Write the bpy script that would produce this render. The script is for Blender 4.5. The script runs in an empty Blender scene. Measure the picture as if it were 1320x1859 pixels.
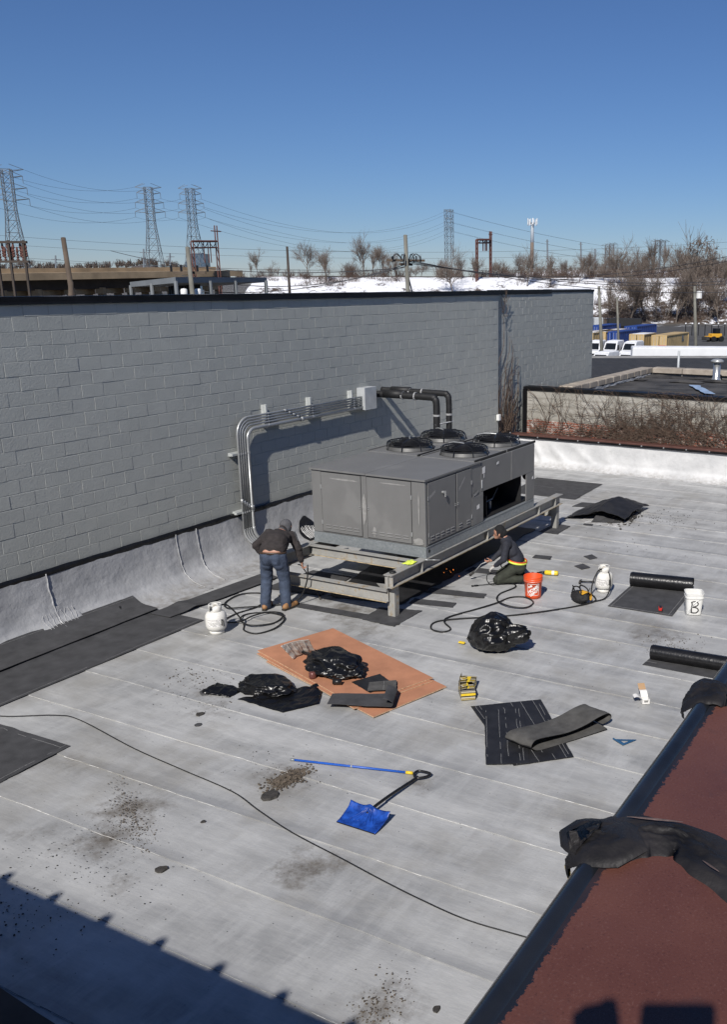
import bpy, math, random
from mathutils import Vector, Matrix, noise, Quaternion
rad = math.radians
RND = random.Random(11)
scene = bpy.context.scene
col = scene.collection

# ------------------------------------------------------------------ camera
CAM_Z = 5.03
FPX, PPX, PPY, IW, IH = 1692.97, 909.3, 986.455, 1320.0, 1859.0   # focal length and principal point of the cropped picture
YAW, PITCH, ROLL = -1.09403665, 0.272065746, 0.0025203
_Rz = Matrix.Rotation(YAW, 3, 'Z')
_F = Vector((0, math.cos(PITCH), -math.sin(PITCH))); _U = Vector((0, math.sin(PITCH), math.cos(PITCH))); _R = Vector((1, 0, 0))
CRIGHT = _Rz @ (_R * math.cos(ROLL) + _U * math.sin(ROLL))
CUP = _Rz @ (_U * math.cos(ROLL) - _R * math.sin(ROLL))
CFWD = _Rz @ _F
CPOS = Vector((0, 0, CAM_Z))
cam_d = bpy.data.cameras.new('camera'); cam = bpy.data.objects.new('camera', cam_d); col.objects.link(cam)
mw = Matrix((CRIGHT, CUP, -CFWD)).transposed().to_4x4(); mw.translation = CPOS
cam.matrix_world = mw
cam_d.sensor_fit = 'VERTICAL'; cam_d.sensor_height = 36.0; cam_d.sensor_width = 36.0
cam_d.lens = FPX / IH * 36.0
cam_d.shift_x = -(PPX - IW / 2) / IH; cam_d.shift_y = (PPY - IH / 2) / IH
cam_d.clip_start = 0.05; cam_d.clip_end = 20000
scene.camera = cam

# ------------------------------------------------------------------ sky, sun, exposure
SUN_EL, SUN_AZ = rad(40.0), rad(14.5)           # light travels towards +X and slightly +Y
world = bpy.data.worlds.new('World'); scene.world = world; world.use_nodes = True
wn = world.node_tree; wn.nodes.clear()
sky = wn.nodes.new('ShaderNodeTexSky'); sky.sky_type = 'NISHITA'; sky.sun_disc = False
sky.sun_elevation = SUN_EL; sky.sun_rotation = rad(270.0) - SUN_AZ
sky.altitude = 1500.0; sky.air_density = 1.2; sky.dust_density = 0.0; sky.ozone_density = 10.0
bg = wn.nodes.new('ShaderNodeBackground'); bg.inputs[1].default_value = 0.068
wo = wn.nodes.new('ShaderNodeOutputWorld')
wb = wn.nodes.new('ShaderNodeMix'); wb.data_type = 'RGBA'; wb.blend_type = 'MULTIPLY'; wb.inputs[0].default_value = 1.0   # white balance
wb.inputs[7].default_value = (.99, .97, 1.07, 1)
wn.links.new(sky.outputs[0], wb.inputs[6]); wn.links.new(wb.outputs[2], bg.inputs[0]); wn.links.new(bg.outputs[0], wo.inputs[0])
sun_d = bpy.data.lights.new('sun', 'SUN'); sun_d.energy = 5.0; sun_d.angle = rad(0.53); sun_d.color = (1.0, 0.955, 0.89)
sun = bpy.data.objects.new('sun', sun_d); col.objects.link(sun)
SDIR = Vector((math.cos(SUN_EL) * math.cos(SUN_AZ), math.cos(SUN_EL) * math.sin(SUN_AZ), -math.sin(SUN_EL)))
sun.rotation_euler = SDIR.to_track_quat('-Z', 'Y').to_euler(); sun.location = (-20, -5, 30)
scene.view_settings.view_transform = 'Standard'; scene.view_settings.look = 'None'
scene.view_settings.exposure = -0.05; scene.view_settings.gamma = 1.0; scene.view_settings.use_curve_mapping = False
scene.cycles.use_denoising = True
scene.cycles.max_bounces = 6; scene.cycles.diffuse_bounces = 3; scene.cycles.glossy_bounces = 3
scene.cycles.transparent_max_bounces = 6; scene.cycles.caustics_reflective = False; scene.cycles.caustics_refractive = False

def P(x, y, d):
    """the point seen at photo pixel (x, y), d metres in front of the camera"""
    return CPOS + CFWD * d + CRIGHT * ((x - PPX) / FPX * d) - CUP * ((y - PPY) / FPX * d)
def FL(x, y, z=0.0):
    """the point seen at photo pixel (x, y) on the level z"""
    r = CFWD + CRIGHT * ((x - PPX) / FPX) - CUP * ((y - PPY) / FPX)
    return CPOS + r * ((z - CAM_Z) / r.z)
FH = Vector((CFWD.x, CFWD.y, 0)).normalized(); RH = Vector((FH.y, -FH.x, 0))

# ------------------------------------------------------------------ objects and names
def tag(o, label=None, cat=None, group=None, kind=None):
    if label: o['label'] = label
    if cat: o['category'] = cat
    if group: o['group'] = group
    if kind: o['kind'] = kind
    return o
def thing(name, label, cat, loc=(0, 0, 0), rz=0.0, group=None):
    o = bpy.data.objects.new(name, None); col.objects.link(o)
    o.location = loc; o.rotation_euler = (0, 0, rz); o.empty_display_size = 0.1
    return tag(o, label, cat, group)
def copy_tree(o, parent=None):
    c = o.copy(); col.objects.link(c); c.parent = parent
    for ch in list(o.children): copy_tree(ch, c)
    return c

class MB:
    def __init__(s): s.v = []; s.f = []; s.m = []
    def add(s, vs, fs, m=0):
        n = len(s.v); s.v += [tuple(p) for p in vs]
        for q in fs: s.f.append(tuple(i + n for i in q)); s.m.append(m)
        return s
    def box(s, c, d, rz=0.0, m=0, rot=None):
        hx, hy, hz = d[0] / 2, d[1] / 2, d[2] / 2
        vs = [Vector((x, y, z)) for x in (-hx, hx) for y in (-hy, hy) for z in (-hz, hz)]
        M = rot if rot is not None else Matrix.Rotation(rz, 3, 'Z')
        vs = [M @ p + Vector(c) for p in vs]
        return s.add(vs, [(0, 1, 3, 2), (4, 6, 7, 5), (0, 4, 5, 1), (2, 3, 7, 6), (0, 2, 6, 4), (1, 5, 7, 3)], m)
    def bbox(s, a, b, bev=0.01, m=0):
        """box from corner a to corner b with chamfered edges"""
        a = Vector(a); b = Vector(b)
        c = (a + b) / 2; h = (b - a) / 2; v = []; idx = {}
        for sx in (-1, 1):
            for sy in (-1, 1):
                for sz in (-1, 1):
                    for ax in range(3):
                        p = [sx * h[0], sy * h[1], sz * h[2]]
                        for k in range(3):
                            if k != ax: p[k] -= (sx, sy, sz)[k] * min(bev, h[k] * .6)
                        idx[(sx, sy, sz, ax)] = len(v); v.append(Vector(p) + c)
        f = []
        for ax in range(3):
            o = [k for k in range(3) if k != ax]
            for sg in (-1, 1):
                q = []
                for (p1, p2) in ((-1, -1), (1, -1), (1, 1), (-1, 1)):
                    t = [0, 0, 0]; t[ax] = sg; t[o[0]] = p1; t[o[1]] = p2
                    q.append(idx[(t[0], t[1], t[2], ax)])
                f.append(q)
        for ax in range(3):                       # edge strips along axis ax
            o = [k for k in range(3) if k != ax]
            for s1 in (-1, 1):
                for s2 in (-1, 1):
                    def g(sa, face):
                        t = [0, 0, 0]; t[ax] = sa; t[o[0]] = s1; t[o[1]] = s2
                        return idx[(t[0], t[1], t[2], face)]
                    f.append((g(-1, o[0]), g(1, o[0]), g(1, o[1]), g(-1, o[1])))
        for sx in (-1, 1):
            for sy in (-1, 1):
                for sz in (-1, 1): f.append(tuple(idx[(sx, sy, sz, k)] for k in range(3)))
        return s.add(v, f, m)
    def tube(s, pts, r, n=8, m=0, cap=True, closed=False, flat=1.0):
        pts = [Vector(p) for p in pts]; k = len(pts)
        rr = r if isinstance(r, (list, tuple)) else [r] * k
        up = None; rings = []
        for i in range(k):
            if closed: t = pts[(i + 1) % k] - pts[i - 1]
            else: t = pts[min(i + 1, k - 1)] - pts[max(i - 1, 0)]
            if t.length < 1e-9: t = Vector((0, 0, 1))
            t.normalize()
            if up is None:
                up = Vector((0, 0, 1)) if abs(t.z) < .9 else Vector((1, 0, 0))
            up = up - t * up.dot(t)
            if up.length < 1e-6: up = t.orthogonal()
            up.normalize(); sd = t.cross(up)
            rings.append([pts[i] + (sd * math.cos(a) + up * math.sin(a) * flat) * rr[i] for a in [2 * math.pi * j / n for j in range(n)]])
        v = [p for q in rings for p in q]; f = []
        for i in range(k if closed else k - 1):
            a, b = i * n, ((i + 1) % k) * n
            for j in range(n): f.append((a + j, a + (j + 1) % n, b + (j + 1) % n, b + j))
        if cap and not closed: f += [tuple(range(n - 1, -1, -1)), tuple(range((k - 1) * n, k * n))]
        return s.add(v, f, m)
    def cyl(s, a, b, r, n=16, m=0, r2=None): return s.tube([a, b], [r, r if r2 is None else r2], n, m)
    def lathe(s, prof, n=20, c=(0, 0, 0), m=0):
        v = []; f = []; k = len(prof)
        for (r, z) in prof:
            for j in range(n):
                a = 2 * math.pi * j / n; v.append((c[0] + r * math.cos(a), c[1] + r * math.sin(a), c[2] + z))
        for i in range(k - 1):
            for j in range(n): f.append((i * n + j, i * n + (j + 1) % n, (i + 1) * n + (j + 1) % n, (i + 1) * n + j))
        f.append(tuple(range(n - 1, -1, -1))); f.append(tuple(range((k - 1) * n, k * n)))
        return s.add(v, f, m)
    def prism(s, poly, z0, z1, m=0):
        n = len(poly); v = [(x, y, z0) for x, y in poly] + [(x, y, z1) for x, y in poly]
        f = [tuple(range(n - 1, -1, -1)), tuple(range(n, 2 * n))] + [(i, (i + 1) % n, n + (i + 1) % n, n + i) for i in range(n)]
        return s.add(v, f, m)
    def grid(s, fn, nu, nv, m=0):
        v = [fn(i / nu, j / nv) for i in range(nu + 1) for j in range(nv + 1)]
        w = nv + 1
        f = [(i * w + j, (i + 1) * w + j, (i + 1) * w + j + 1, i * w + j + 1) for i in range(nu) for j in range(nv)]
        return s.add(v, f, m)
    def slab(s, fn, nu, nv, t, m=0):
        """grid with thickness t below it"""
        s.grid(fn, nu, nv, m); w = nv + 1; n0 = len(s.v) - (nu + 1) * w
        low = [Vector(p) - Vector((0, 0, t)) for p in s.v[n0:]]
        b = len(s.v); s.v += [tuple(p) for p in low]
        def q(*a): s.f.append(a); s.m.append(m)
        for i in range(nu):
            for j in range(nv): q(b + i * w + j, b + i * w + j + 1, b + (i + 1) * w + j + 1, b + (i + 1) * w + j)
        for i in range(nu):
            q(n0 + i * w, b + i * w, b + (i + 1) * w, n0 + (i + 1) * w)
            q(n0 + i * w + nv, n0 + (i + 1) * w + nv, b + (i + 1) * w + nv, b + i * w + nv)
        for j in range(nv):
            q(n0 + j, n0 + j + 1, b + j + 1, b + j)
            q(n0 + nu * w + j, b + nu * w + j, b + nu * w + j + 1, n0 + nu * w + j + 1)
        return s
    def mesh(s, name, mats):
        me = bpy.data.meshes.new(name); me.from_pydata(s.v, [], s.f)
        for m in (mats if isinstance(mats, (list, tuple)) else [mats]): me.materials.append(m)
        if any(s.m): me.polygons.foreach_set('material_index', s.m)
        me.update(); return me
    def build(s, name, mats, parent=None, smooth=False, loc=None):
        me = s.mesh(name, mats)
        if smooth: me.shade_smooth() if smooth is True else me.shade_smooth()
        o = bpy.data.objects.new(name, me); col.objects.link(o)
        if parent: o.parent = parent
        if loc is not None: o.location = loc
        if isinstance(smooth, float): me.set_sharp_from_angle(angle=rad(smooth))
        return o
def link_mesh(name, me, parent=None, loc=(0, 0, 0), rz=0.0):
    o = bpy.data.objects.new(name, me); col.objects.link(o); o.parent = parent; o.location = loc; o.rotation_euler = (0, 0, rz)
    return o
def fbm(p, o=4): return noise.fractal(Vector(p), 1.0, 2.0, o)
def nz(x, y=0.0, z=0.0): return noise.noise(Vector((x, y, z)))
def smooth_path(pts, n=8, closed=False):
    pts = [Vector(p) for p in pts]; out = []; k = len(pts)
    rng = range(k if closed else k - 1)
    for i in rng:
        p0 = pts[(i - 1) % k] if closed or i > 0 else pts[0]; p1 = pts[i]; p2 = pts[(i + 1) % k]
        p3 = pts[(i + 2) % k] if closed or i + 2 < k else pts[-1]
        for j in range(n):
            t = j / n
            out.append(.5 * ((2 * p1) + (p2 - p0) * t + (2 * p0 - 5 * p1 + 4 * p2 - p3) * t * t + (3 * p1 - p0 - 3 * p2 + p3) * t ** 3))
    if not closed: out.append(pts[-1])
    return out

# ------------------------------------------------------------------ materials
class NT:
    def __init__(s, name):
        s.mat = bpy.data.materials.new(name); s.mat.use_nodes = True; s.t = s.mat.node_tree
        s.b = s.t.nodes['Principled BSDF']
    def n(s, typ, **kw):
        o = s.t.nodes.new('ShaderNode' + typ)
        for k, v in kw.items():
            if k.startswith('i_'):
                key = k[2:]; key = int(key) if key.isdigit() else key.replace('_', ' ')
                if isinstance(v, bpy.types.NodeSocket): s.t.links.new(v, o.inputs[key])
                else: o.inputs[key].default_value = v
            else: setattr(o, k, v)
        return o
    def l(s, a, b): s.t.links.new(a, b)
    def pos(s): return s.n('NewGeometry').outputs['Position']
    def obj(s): return s.n('TexCoord').outputs['Object']
    def noise(s, vec, scale, detail=4.0, rough=.55): return s.n('TexNoise', i_Vector=vec, i_Scale=scale, i_Detail=detail, i_Roughness=rough).outputs['Fac']
    def ramp(s, fac, stops):
        r = s.n('ValToRGB', i_Fac=fac); e = r.color_ramp.elements
        while len(e) < len(stops): e.new(.5)
        for q, (p, c) in zip(e, stops): q.position = p; q.color = (c, c, c, 1) if isinstance(c, (int, float)) else (*c, 1)
        return r.outputs[0]
    def mix(s, fac, a, b):
        m = s.n('Mix', data_type='RGBA')
        for sock, v in ((m.inputs[0], fac), (m.inputs[6], a), (m.inputs[7], b)):
            if isinstance(v, bpy.types.NodeSocket): s.l(v, sock)
            elif isinstance(v, (int, float)): sock.default_value = v
            else: sock.default_value = (*v, 1)
        return m.outputs[2]
    def math(s, op, a, b=0.0, clamp=False):
        m = s.n('Math', operation=op, use_clamp=clamp)
        for sock, v in ((m.inputs[0], a), (m.inputs[1], b)):
            if isinstance(v, bpy.types.NodeSocket): s.l(v, sock)
            else: sock.default_value = v
        return m.outputs[0]
    def bump(s, h, strength=.5, dist=.01, normal=None):
        b = s.n('Bump', i_Strength=strength, i_Distance=dist, i_Height=h)
        if normal is not None: s.l(normal, b.inputs['Normal'])
        return b.outputs[0]
    def fin(s, color=None, rough=None, normal=None, metal=None, spec=None):
        for key, v in (('Base Color', color), ('Roughness', rough), ('Normal', normal), ('Metallic', metal), ('Specular IOR Level', spec)):
            if v is None: continue
            if isinstance(v, bpy.types.NodeSocket): s.l(v, s.b.inputs[key])
            elif isinstance(v, (int, float)): s.b.inputs[key].default_value = v
            else: s.b.inputs[key].default_value = (*v, 1)
        return s.mat
def M(name, c, rough=.6, metal=0.0, var=.18, scale=6.0, bump=.15, bscale=60.0, bdist=.004, spec=None, local=False, c2=None):
    """a plain surface with uneven colour and fine relief"""
    t = NT(name); p = t.obj() if local else t.pos()
    f = t.ramp(t.noise(p, scale, 5.0), [(.3, 0.0), (.7, 1.0)])
    a = tuple(max(0, x * (1 - var)) for x in c); b = c2 if c2 else tuple(min(1, x * (1 + var)) for x in c)
    colr = t.mix(f, a, b)
    nrm = t.bump(t.noise(p, bscale, 3.0), bump, bdist) if bump else None
    return t.fin(colr, rough, nrm, metal, spec)
def EM(name, c, s):
    t = NT(name); t.b.inputs['Emission Color'].default_value = (*c, 1); t.b.inputs['Emission Strength'].default_value = s
    return t.fin(c, .5)

def roof_material():
    t = NT('aluminium_coated_membrane'); p = t.pos()
    mp = t.n('Mapping', i_Vector=p); mp.inputs['Scale'].default_value = (1.6, .45, 1.0)
    rnd = t.n('ObjectInfo').outputs['Random']
    n1 = t.noise(mp.outputs[0], 1.3, 6.0, .62); n2 = t.noise(p, 5.0, 6.0, .65); n3 = t.noise(p, 45.0, 4.0, .6)
    base = t.mix(t.ramp(n1, [(.36, 0.0), (.64, 1.0)]), (.275, .277, .277), (.57, .57, .56))
    sm = t.n('Mapping', i_Vector=p, i_Rotation=(0, 0, rad(24))); sm.inputs['Scale'].default_value = (.5, 2.2, 1.0)
    base = t.mix(t.math('MULTIPLY', t.ramp(t.noise(sm.outputs[0], 1.8, 7.0, .7), [(.46, 0.0), (.62, 1.0)]), .5), base, (.60, .605, .60))
    base = t.mix(t.math('MULTIPLY', t.ramp(n2, [(.35, 0.0), (.75, 1.0)]), .55), base, (.40, .40, .395))
    base = t.mix(t.math('MULTIPLY', rnd, .30), base, (.33, .335, .335))
    # rectangular lap ends, slightly different in tone
    bt = t.n('TexBrick', i_Vector=t.n('Mapping', i_Vector=p, i_Rotation=(0, 0, rad(90))).outputs[0], i_Scale=1.0, i_Mortar_Size=0.0, i_Color1=(0, 0, 0, 1), i_Color2=(1, 1, 1, 1))
    bt.inputs['Brick Width'].default_value = 2.3; bt.inputs['Row Height'].default_value = .86
    base = t.mix(t.math('MULTIPLY', bt.outputs['Color'], .16), base, (.30, .305, .31))
    # the lapped band along each seam is darker, in uneven patches
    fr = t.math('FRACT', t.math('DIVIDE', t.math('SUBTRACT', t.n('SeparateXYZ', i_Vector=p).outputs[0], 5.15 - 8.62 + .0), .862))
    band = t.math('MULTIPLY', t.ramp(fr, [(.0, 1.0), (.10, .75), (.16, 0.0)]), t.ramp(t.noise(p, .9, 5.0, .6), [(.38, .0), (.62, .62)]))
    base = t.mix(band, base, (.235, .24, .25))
    # dirt blotches with ragged edges: centre x, y, radius, amount
    tot = None
    sep = t.n('SeparateXYZ', i_Vector=p)
    for (bx, by, br, am) in STAINS:
        dx = t.math('SUBTRACT', sep.outputs[0], bx); dy = t.math('SUBTRACT', sep.outputs[1], by)
        d = t.math('SQRT', t.math('ADD', t.math('MULTIPLY', dx, dx), t.math('MULTIPLY', dy, dy)))
        q = t.math('MULTIPLY', t.math('SUBTRACT', 1.0, t.math('DIVIDE', d, br), True), am)
        tot = q if tot is None else t.math('MAXIMUM', tot, q)
    nd = t.noise(p, 3.2, 8.0, .75)
    dirt = t.math('MULTIPLY', t.ramp(t.math('ADD', tot, t.math('MULTIPLY', t.math('SUBTRACT', nd, .5), 2.6)), [(.30, 0.0), (.95, 1.0)]), t.math('MINIMUM', t.math('MULTIPLY', tot, 2.2), .85))
    base = t.mix(dirt, base, (.115, .098, .078))
    wide = t.ramp(t.noise(p, .55, 5.0, .65), [(.50, 0.0), (.68, .55)])
    base = t.mix(wide, base, (.25, .235, .205))
    # fine dark grit
    vo = t.n('TexVoronoi', i_Vector=p, i_Scale=16.0); vo.inputs['Randomness'].default_value = 1.0
    grit = t.math('MULTIPLY', t.math('LESS_THAN', vo.outputs['Distance'], .10), t.ramp(t.noise(p, 1.7, 4.0), [(.52, 0.0), (.66, .8)]))
    base = t.mix(grit, base, (.04, .038, .035))
    nrm = t.bump(n3, .22, .004, t.bump(n1, .35, .05))
    return t.fin(base, t.ramp(n2, [(.3, .42), (.8, .62)]), nrm, .0, .45)
STAINS = [(6.75, 6.05, .5, .9), (5.54, 7.0, .6, .9), (5.05, 6.8, .5, .8), (5.65, 4.84, .55, .9), (4.55, 3.3, .42, .9), (6.6, 4.8, .55, .35), (7.6, 7.9, .6, .5),
          (7.98, 8.3, .5, .6), (4.8, 6.2, .5, .45), (10.5, 11.4, .8, .75), (11.3, 8.6, .8, .9), (11.9, 9.3, 1.0, .8), (13.0, 8.4, 1.2, .8), (12.6, 3.9, .7, .8), (12.0, 3.4, .5, .7),
          (8.4, 11.6, 1.4, .45), (5.8, 8.9, .8, .5), (16.5, 7.5, .9, .4), (20.5, 8.7, 1.3, .5), (10.8, 7.9, .9, .6), (12.7, 7.4, .6, .5), (18.9, 6.5, .9, .4), (7.3, 4.75, .4, .5),
          (6.0, 8.3, .7, .45), (4.9, 7.4, .9, .35), (23.4, 7.2, 1.0, .35)]
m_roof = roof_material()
m_bead = M('seam_bead_silver', (.55, .55, .55), .45, 0, .2, 30, .4, 90)
def flashing_material(name, lo, hi, rough):
    t = NT(name); p = t.pos()
    n1 = t.noise(p, 1.4, 6.0, .6); n2 = t.noise(p, 9.0, 5.0, .6)
    c = t.mix(t.ramp(n1, [(.3, 0.0), (.72, 1.0)]), lo, hi)
    c = t.mix(t.math('MULTIPLY', t.ramp(n2, [(.5, 0.0), (.8, 1.0)]), .35), c, tuple(x * .72 for x in lo))
    z = t.n('SeparateXYZ', i_Vector=p).outputs[2]
    soil = t.math('MULTIPLY', t.ramp(z, [(.0, .55), (.16, 0.0)]), t.ramp(n2, [(.35, 0.0), (.65, 1.0)]))
    c = t.mix(soil, c, (.20, .175, .14))
    return t.fin(c, rough, t.bump(n2, .25, .012, t.bump(n1, .6, .09)), .0, .5)
m_flash = flashing_material('silver_flashing', (.30, .305, .315), (.46, .465, .475), .42)
m_white_flash = flashing_material('white_flashing', (.50, .505, .51), (.66, .66, .66), .5)
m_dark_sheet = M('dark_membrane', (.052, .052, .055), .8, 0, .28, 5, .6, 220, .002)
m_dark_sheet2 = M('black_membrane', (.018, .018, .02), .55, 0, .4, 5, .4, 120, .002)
m_felt = M('dark_felt_underside', (.075, .073, .07), .9, 0, .3, 8, .6, 160, .003)
m_tar = M('black_tar', (.009, .009, .010), .38, 0, .5, 6, .9, 25, .012)
m_chalk = M('chalk_line', (.22, .22, .22), .8, 0, .35, 40, 0)
def wall_material():
    t = NT('grey_block_paint'); p = t.pos()
    n0 = t.noise(p, .5, 4.0); n1 = t.noise(p, 4.0, 6.0, .6); n2 = t.noise(p, 28.0, 5.0, .72); n3 = t.noise(p, 85.0, 3.0, .6)
    r = t.n('ObjectInfo').outputs['Random']
    c = t.mix(t.ramp(n1, [(.3, 0.0), (.7, 1.0)]), (.385, .395, .37), (.435, .445, .415))
    c = t.mix(t.math('MULTIPLY', r, .22), c, (.365, .375, .352))
    c = t.mix(t.math('MULTIPLY', t.ramp(n0, [(.45, 0.0), (.7, 1.0)]), .3), c, (.36, .37, .348))
    h = t.math('ADD', t.math('MULTIPLY', n2, 1.0), t.math('MULTIPLY', n3, .4))
    return t.fin(c, .62, t.bump(h, .55, .010), 0, .35)
m_wall = wall_material()
m_coping_black = M('black_coping_metal', (.006, .006, .007), .5, .0, .5, 2, .15, 8, .01, .2)
m_ac = None
def ac_material(name, c, light):
    t = NT(name); p = t.obj()
    n1 = t.noise(p, 2.2, 5.0, .6); n2 = t.noise(p, 1.1, 3.0, .5)
    cc = t.mix(t.ramp(n1, [(.3, 0.0), (.7, 1.0)]), tuple(x * .93 for x in c), tuple(x * 1.06 for x in c))
    cc = t.mix(t.math('MULTIPLY', t.ramp(n2, [(.60, 0.0), (.66, 1.0)]), .4), cc, light)
    return t.fin(cc, .5, t.bump(t.noise(p, 3.0, 2.0), .08, .02), .0, .4)
m_ac = ac_material('unit_grey_paint', (.17, .17, .168), (.22, .22, .216))
m_touch = M('paint_touch_up', (.27, .267, .26), .6, 0, .2, 10, .1, local=True)
m_ac_dark = M('unit_dark_interior', (.012, .012, .013), .6, 0, .3, 4, .1, local=True)
m_gap = M('panel_gap_black', (.02, .02, .02), .8, 0, .1, 4, 0)
def galv_material():
    t = NT('galvanised_steel'); p = t.obj()
    v = t.n('TexVoronoi', i_Vector=p, i_Scale=38.0)
    c = t.mix(v.outputs['Color'], (.22, .245, .26), (.33, .355, .37))
    c = t.mix(t.math('MULTIPLY', t.ramp(t.noise(p, 3.0, 5.0), [(.45, 0.0), (.7, 1.0)]), .5), c, (.24, .26, .27))
    return t.fin(c, .42, t.bump(t.noise(p, 4.0, 3.0), .1, .02), .35)
m_galv = galv_material()
def steel_material():
    t = NT('grey_steel_with_rust'); p = t.pos()
    n1 = t.noise(p, 3.0, 6.0, .65); n2 = t.noise(p, 14.0, 5.0, .7)
    c = t.mix(t.ramp(n1, [(.3, 0.0), (.7, 1.0)]), (.27, .268, .255), (.40, .395, .37))
    rust = t.ramp(t.math('ADD', t.math('MULTIPLY', n1, .5), t.math('MULTIPLY', n2, .5)), [(.54, 0.0), (.63, .85)])
    c = t.mix(rust, c, (.30, .215, .11))
    return t.fin(c, .55, t.bump(n2, .2, .006), .1)
m_steel = steel_material()
m_rust_edge = M('rusty_flange_edge', (.42, .33, .20), .75, 0, .45, 12, .4, 50)
m_conduit = M('conduit_metal', (.40, .41, .41), .38, .45, .12, 3, .05)
m_boxmetal = M('pull_box_paint', (.46, .48, .49), .5, .1, .12, 5, .1)
m_blackpipe = M('black_pipe_insulation', (.012, .012, .013), .6, 0, .4, 10, .35, 40, .006)
m_tape = M('silver_tape', (.45, .45, .45), .4, .3, .3, 30, .3)
m_plast_black = M('black_plastic', (.012, .012, .013), .35, 0, .2, 10, .1)
m_rubber = M('black_rubber', (.012, .012, .012), .55, 0, .2, 20, .1)
m_white_paint = M('white_tank_paint', (.74, .73, .69), .38, 0, .07, 8, .05)
m_white_plastic = M('white_plastic', (.76, .76, .74), .42, 0, .06, 8, .05)
m_orange = M('orange_plastic', (.72, .085, .018), .42, 0, .06, 8, .05)
m_logo_white = M('white_print', (.80, .78, .75), .5, 0, .05, 8, 0)
m_ink = M('black_ink', (.03, .03, .03), .6, 0, .2, 20, 0)
m_yellow = M('yellow_plastic', (.78, .55, .03), .45, 0, .08, 10, .05)
m_safety = M('lime_safety_yellow', (.70, .82, .10), .7, 0, .1, 30, .2)
m_dewyellow = M('amber_fabric', (.70, .37, .03), .7, 0, .2, 30, .3)
m_red = M('red_plastic', (.55, .03, .025), .4, 0, .1, 20, 0)
m_blue = M('blue_shovel_plastic', (.010, .045, .30), .36, 0, .5, 14, .3, 30, c2=(.02, .10, .50))
m_bluepole = M('blue_paint', (.02, .10, .46), .4, 0, .15, 9, .05)
m_bluesq = M('blue_anodised_metal', (.04, .13, .26), .4, .3, .2, 10, .05)
m_wood = M('plywood_face', (.45, .205, .115), .7, 0, .16, 3.0, .2, 60)
m_woodedge = M('plywood_edge', (.50, .33, .21), .8, 0, .3, 30, .3)
m_card = M('white_cardboard', (.78, .77, .75), .7, 0, .05, 10, .05)
m_kraft = M('brown_cardboard', (.42, .27, .15), .8, 0, .1, 10, .05)
m_alu = M('aluminium_sheet', (.60, .60, .57), .5, .1, .3, 7, .3, 20)
def bag_material():
    t = NT('glossy_black_polythene'); p = t.pos()
    mp = t.n('Mapping', i_Vector=p, i_Rotation=(.4, .3, .6)); mp.inputs['Scale'].default_value = (1.0, 3.2, 1.4)
    h = t.math('ABSOLUTE', t.math('SUBTRACT', t.noise(mp.outputs[0], 5.0, 2.0, .4), .5))
    return t.fin((.006, .006, .0065), .30, t.bump(h, .35, .05), 0, .5)
m_bag = bag_material()
m_debris = M('bitumen_crumbs', (.10, .08, .06), .9, 0, .6, 30, .4)
m_chip = M('dark_chips', (.045, .041, .037), .85, 0, .4, 30, .4)
def red_coping_material():
    t = NT('red_granule_coping'); p = t.pos()
    n1 = t.noise(p, 4.0, 6.0, .6); n2 = t.noise(p, 260.0, 2.0, .6); n3 = t.noise(p, 30.0, 5.0, .7)
    c = t.mix(t.ramp(n1, [(.3, 0.0), (.75, 1.0)]), (.098, .036, .026), (.14, .054, .038))
    c = t.mix(t.math('MULTIPLY', t.ramp(n2, [(.58, 0.0), (.72, 1.0)]), .55), c, (.16, .08, .065))
    c = t.mix(t.math('MULTIPLY', t.ramp(n2, [(.25, 1.0), (.4, 0.0)]), .5), c, (.03, .012, .010))
    y = t.n('SeparateXYZ', i_Vector=p).outputs[1]
    edge = t.math('GREATER_THAN', t.math('ADD', y, t.math('MULTIPLY', t.math('SUBTRACT', t.noise(p, 120.0, 4.0, .7), .5), .030)), .418)
    c = t.mix(edge, c, (.012, .014, .02))
    c = t.mix(t.math('MULTIPLY', t.ramp(t.noise(p, 1.7, 5.0, .6), [(.48, 0.0), (.7, 1.0)]), .5), c, (.14, .062, .05))
    c = t.mix(t.math('MULTIPLY', t.ramp(t.noise(p, 6.5, 6.0, .7), [(.60, 0.0), (.74, 1.0)]), .45), c, (.045, .03, .03))
    return t.fin(c, t.ramp(n1, [(.3, .42), (.7, .6)]), t.bump(n2, .3, .001), 0, .5)
m_redcoping = red_coping_material()
m_redmetal = M('dark_red_metal', (.10, .045, .035), .5, .1, .25, 6, .1)
m_darkbead = M('black_edge_trim', (.014, .016, .02), .22, .0, .3, 10, .1, 30)
m_render = M('grey_render', (.28, .27, .25), .85, 0, .25, 2, .4, 20)
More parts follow.
